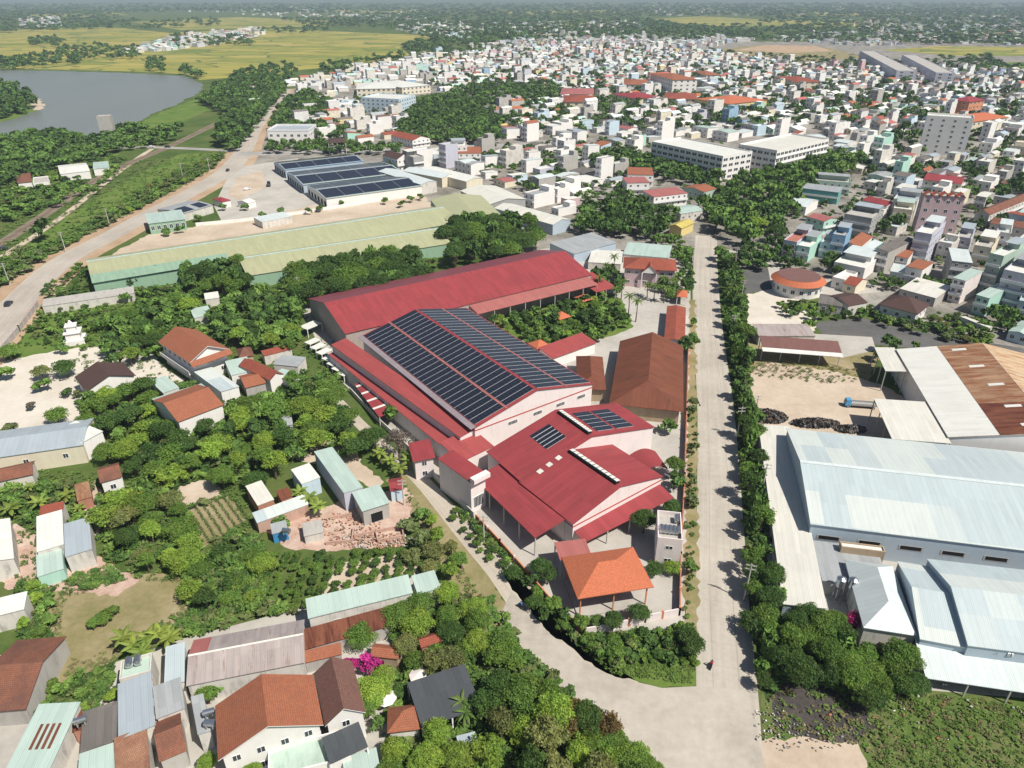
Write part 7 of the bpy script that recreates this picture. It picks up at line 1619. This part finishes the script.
car(247, 190, .5, 'white car parked on the dusty market yard', 'car_white')
def truck(px, py, ang, label, cabm, bedm, L=6.2):
    r = root('truck', label, 'truck', P(px, py), ang, None); r.location.z = .03
    mb = MB(); prism(mb, [(L / 2 - 1.5, .55), (L / 2, .55), (L / 2 + .03, 1.3), (L / 2 - .25, 2.25), (L / 2 - 1.5, 2.3)][::-1], 1.0); mb.build('cab', cabm, r)
    mb = MB(); mb.face(((L / 2 + .05, -.8, 1.36), (L / 2 + .05, .8, 1.36), (L / 2 - .2, .78, 2.12), (L / 2 - .2, -.78, 2.12))); mb.build('windscreen', 'glass', r)
    mb = MB(); mb.box(-L / 2, L / 2 - 1.6, -1.05, 1.05, .85, .98)
    for y in (-1.05, .98): mb.box(-L / 2, L / 2 - 1.6, y, y + .07, .981, 1.5)
    mb.box(-L / 2, -L / 2 + .07, -.979, .979, .981, 1.5); mb.build('cargo_bed', bedm, r)
    mb = MB(); mb.box(-L / 2 + .3, L / 2 - .2, -.4, .4, .5, .84); mb.build('chassis', 'black_paint', r)
    for x in (-L / 2 + 1.2, L / 2 - .8):
        for y in (-.85, .85): wheel(r, x, y, .42, .3)
truck(860, 407, rot((880, 408), (840, 405)), 'small truck with blue cab and grey bed in the sandy yard', 'car_blue', 'grey_wall', 8.5)
truck(269, 186, rot((269, 190), (269, 180)), 'dark truck parked beside the market sheds', 'car_dark', 'dark_metal', 6)
# riders on motorbikes
def rider(px, py, ang, tint, lab_b, lab_p):
    base = P(px, py); r = root('motorbike', lab_b, 'motorbike', (base.x, base.y, .046), ang, 'motorbikes')
    for x in (-.62, .62): wheel(r, x, 0, .29, .1)
    mb = MB(); prism(mb, [(-.75, .45), (-.2, .32), (.3, .35), (.55, .75), (.42, .95), (.25, .6), (-.25, .62), (-.8, .74)][::-1], .13); mb.build('body', 'black_paint', r)
    mb = MB(); mb.box(-.75, .1, -.14, .14, .745, .83); mb.build('saddle', 'rubber', r)
    mb = MB(); mb.tube((.42, -.33, 1.02), (.42, .33, 1.02), .025, .025, 6); mb.tube((.62, 0, .3), (.42, 0, 1.0), .035, .03, 6); mb.build('handlebar', 'steel', r)
    P0 = [(-.2, 0, .93), (-.16, 0, 1.2), (-.10, 0, 1.42), (-.07, 0, 1.52), (-.05, 0, 1.66), (-.10, .19, 1.40), (.10, .24, 1.18), (.38, .28, 1.05), (-.10, -.19, 1.40), (.10, -.24, 1.18), (.38, -.28, 1.05), (-.16, .11, .92), (.22, .16, .86), (.16, .17, .45), (.28, .18, .40), (-.16, -.11, .92), (.22, -.16, .86), (.16, -.17, .45), (.28, -.18, .40)]
    E = [(0, 1), (1, 2), (2, 3), (3, 4), (2, 5), (5, 6), (6, 7), (2, 8), (8, 9), (9, 10), (0, 11), (11, 12), (12, 13), (13, 14), (0, 15), (15, 16), (16, 17), (17, 18)]
    Rr = [.15, .15, .15, .065, .115, .075, .055, .045, .075, .055, .045, .11, .085, .06, .05, .11, .085, .06, .05]
    me = bpy.data.meshes.new('person'); me.from_pydata(P0, E, []); o = link('person', me, None, (base.x, base.y, .046), ang); me.materials.append(MATS[tint])
    o.modifiers.new('skin', 'SKIN'); o.modifiers.new('smooth', 'SUBSURF').render_levels = 1
    for v, k in zip(me.skin_vertices[0].data, Rr): v.radius = (k, k)
    me.skin_vertices[0].data[0].use_root = True
    tag(o, lab_p, 'person')
    mb = MB(); n = 10
    for j in range(4):
        a0, a1 = j * math.pi / 8, (j + 1) * math.pi / 8
        for i in range(n):
            b0, b1 = 2 * math.pi * i / n, 2 * math.pi * (i + 1) / n
            f = lambda a, b: (-.05 + .15 * math.cos(a) * math.cos(b), .14 * math.cos(a) * math.sin(b), 1.66 + .15 * math.sin(a))
            mb.face((f(a0, b0), f(a0, b1), f(a1, b1), f(a1, b0)))
    mb.build('helmet', 'car_dark', o)
rider(711, 667, 1.2, 'cloth_red', 'dark motorbike riding past the verge at the road junction', 'person in a dark red shirt riding a motorbike at the junction')
rider(521, 608, 2.2, 'cloth_blue', 'dark motorbike riding on the curved lane beside the wall', 'person in a blue shirt riding a motorbike on the lane')
# scrap heaps by the big steel shed
def heap(name, px, py, rx, ry, h, n, mats, label, cat, seed, size=(.35, .8)):
    g = random.Random(seed); p = P(px, py); mb = MB()
    for i in range(n):
        a, q = g.random() * 6.28, math.sqrt(g.random()); x, y = rx * q * math.cos(a), ry * q * math.sin(a); z = h * max(0, 1 - q * q) * g.uniform(.6, 1.0)
        s = g.uniform(*size); e = Vector((g.gauss(0, 1), g.gauss(0, 1), g.gauss(0, .5))).normalized() * s; f = e.orthogonal().normalized() * s * g.uniform(.3, .8); k = e.cross(f).normalized() * g.uniform(.1, .25)
        c = Vector((x, y, z + .15)); m = g.randrange(len(mats))
        for q_ in ([c - e - f + k, c + e - f + k, c + e + f + k, c - e + f + k], [c - e - f - k, c - e + f - k, c + e + f - k, c + e - f - k], [c - e - f - k, c + e - f - k, c + e - f + k, c - e - f + k], [c + e + f - k, c - e + f - k, c - e + f + k, c + e + f + k]): mb.face(q_, m)
    o = mb.build(name, mats, None, (p.x, p.y, 0)); tag(o, label, cat, None, 'stuff'); return o
SCR = ['dark_open', 'wood_dark', 'rubber', 'dark_wall', 'dark_wall']
heap('scrap_heap', 768, 417, 5, 3.6, 1.3, 700, SCR, 'dark heap of scrap by the poles in the truck yard', 'scrap heap', 1, (.15, .5))
heap('scrap_heap', 815, 424, 6.5, 2.2, 1.2, 700, SCR, 'long dark heap of scrap along the huge steel shed', 'scrap heap', 2, (.15, .5))
heap('scrap_heap', 850, 430, 4, 1.8, 1.0, 400, SCR, 'dark heap of scrap near the cream canopy', 'scrap heap', 3, (.15, .5))
heap('rubble_heap', 372, 541, 9, 2.5, .35, 240, ['rubble_pink', 'brick_wall', 'tan_wall', 'concrete'], 'scattered bricks along the edge of the rubble plot', 'rubble', 4, (.12, .32))
heap('rubble_heap', 340, 526, 9, 4, .2, 140, ['rubble_pink', 'brick_wall', 'tan_wall'], 'thin spread of bricks on the rubble plot', 'rubble', 5, (.10, .28))
heap('litter', 800, 738, 7, 2.5, .1, 80, ['concrete', 'concrete', 'grey_wall', 'tan_wall'], 'pale litter at the edge of the dirt patch', 'litter', 6, (.05, .14))
heap('litter', 772, 722, 3, 3.2, .1, 70, ['concrete', 'white_wall', 'grey_wall', 'tan_wall'], 'pale litter beside the near road edge', 'litter', 7, (.05, .14))
heap('litter', 930, 715, 16, 6, .15, 60, ['white_wall', 'orange_wall', 'grey_wall'], 'scattered litter on the weedy slope', 'litter', 8, (.06, .2))
# sunshades in the villa garden
for i, (px, py) in enumerate(((419, 674), (386, 697))):
    p = P(px, py, 2.3); r = root('parasol', ('round white parasol beside the larger dark canopy', 'white parasol half shaded beside the bright garden tree')[i], 'parasol', (p.x, p.y, 0), 0, 'parasols')
    mb = MB(); mb.cyl((0, 0), 1.7, 2.1, 2.75, 8, 0, None, .05); mb.build('canopy', 'pink_white', r); mb = MB(); mb.tube((0, 0, 0), (0, 0, 2.7), .03, .03, 6); mb.build('pole', 'steel', r)
# ------------------------------------------------------------------ haze
if HAZE_DENSITY > 0:
    hb_ = MB(); hb_.box(-16500, 16500, -450, 15600, -1.5, 190); hz = hb_.mesh('haze', [])
    m = bpy.data.materials.new('haze'); m.use_nodes = True; t = m.node_tree; t.nodes.remove(t.nodes['Principled BSDF'])
    pv_ = t.nodes.new('ShaderNodeVolumePrincipled'); pv_.inputs['Color'].default_value = (.66, .81, 1.0, 1); pv_.inputs['Density'].default_value = HAZE_DENSITY; pv_.inputs['Anisotropy'].default_value = 0.0
    t.links.new(pv_.outputs[0], [x for x in t.nodes if x.type == 'OUTPUT_MATERIAL'][0].inputs['Volume']); hz.materials.append(m)
    tag(link('haze', hz), kind='stuff')
if SKEW and 0:
    for s in SKEW: print('SKEW', s)

# steel tanks on the near roofs
for px, py, z, lab in ((210, 716, 4.3, 'steel water tank on the narrow grey roof beside the terracotta villa, upper one'), (211, 727, 4.3, 'steel water tank on the narrow grey roof beside the terracotta villa, lower one'), (82, 724, 4.6, 'steel water tank at the corner of the dark grey fibre roof'), (287, 534, 2.9, 'steel water tank on the grey shed of the rubble plot'), (668, 478, 0, 'steel water tank standing in the yard behind the tank house')):
    p = P(px, py, z); r = root('water_tank', lab, 'water tank', p, RND.uniform(0, 3), 'small steel water tanks'); add_tank(r, (0, 0, 0))
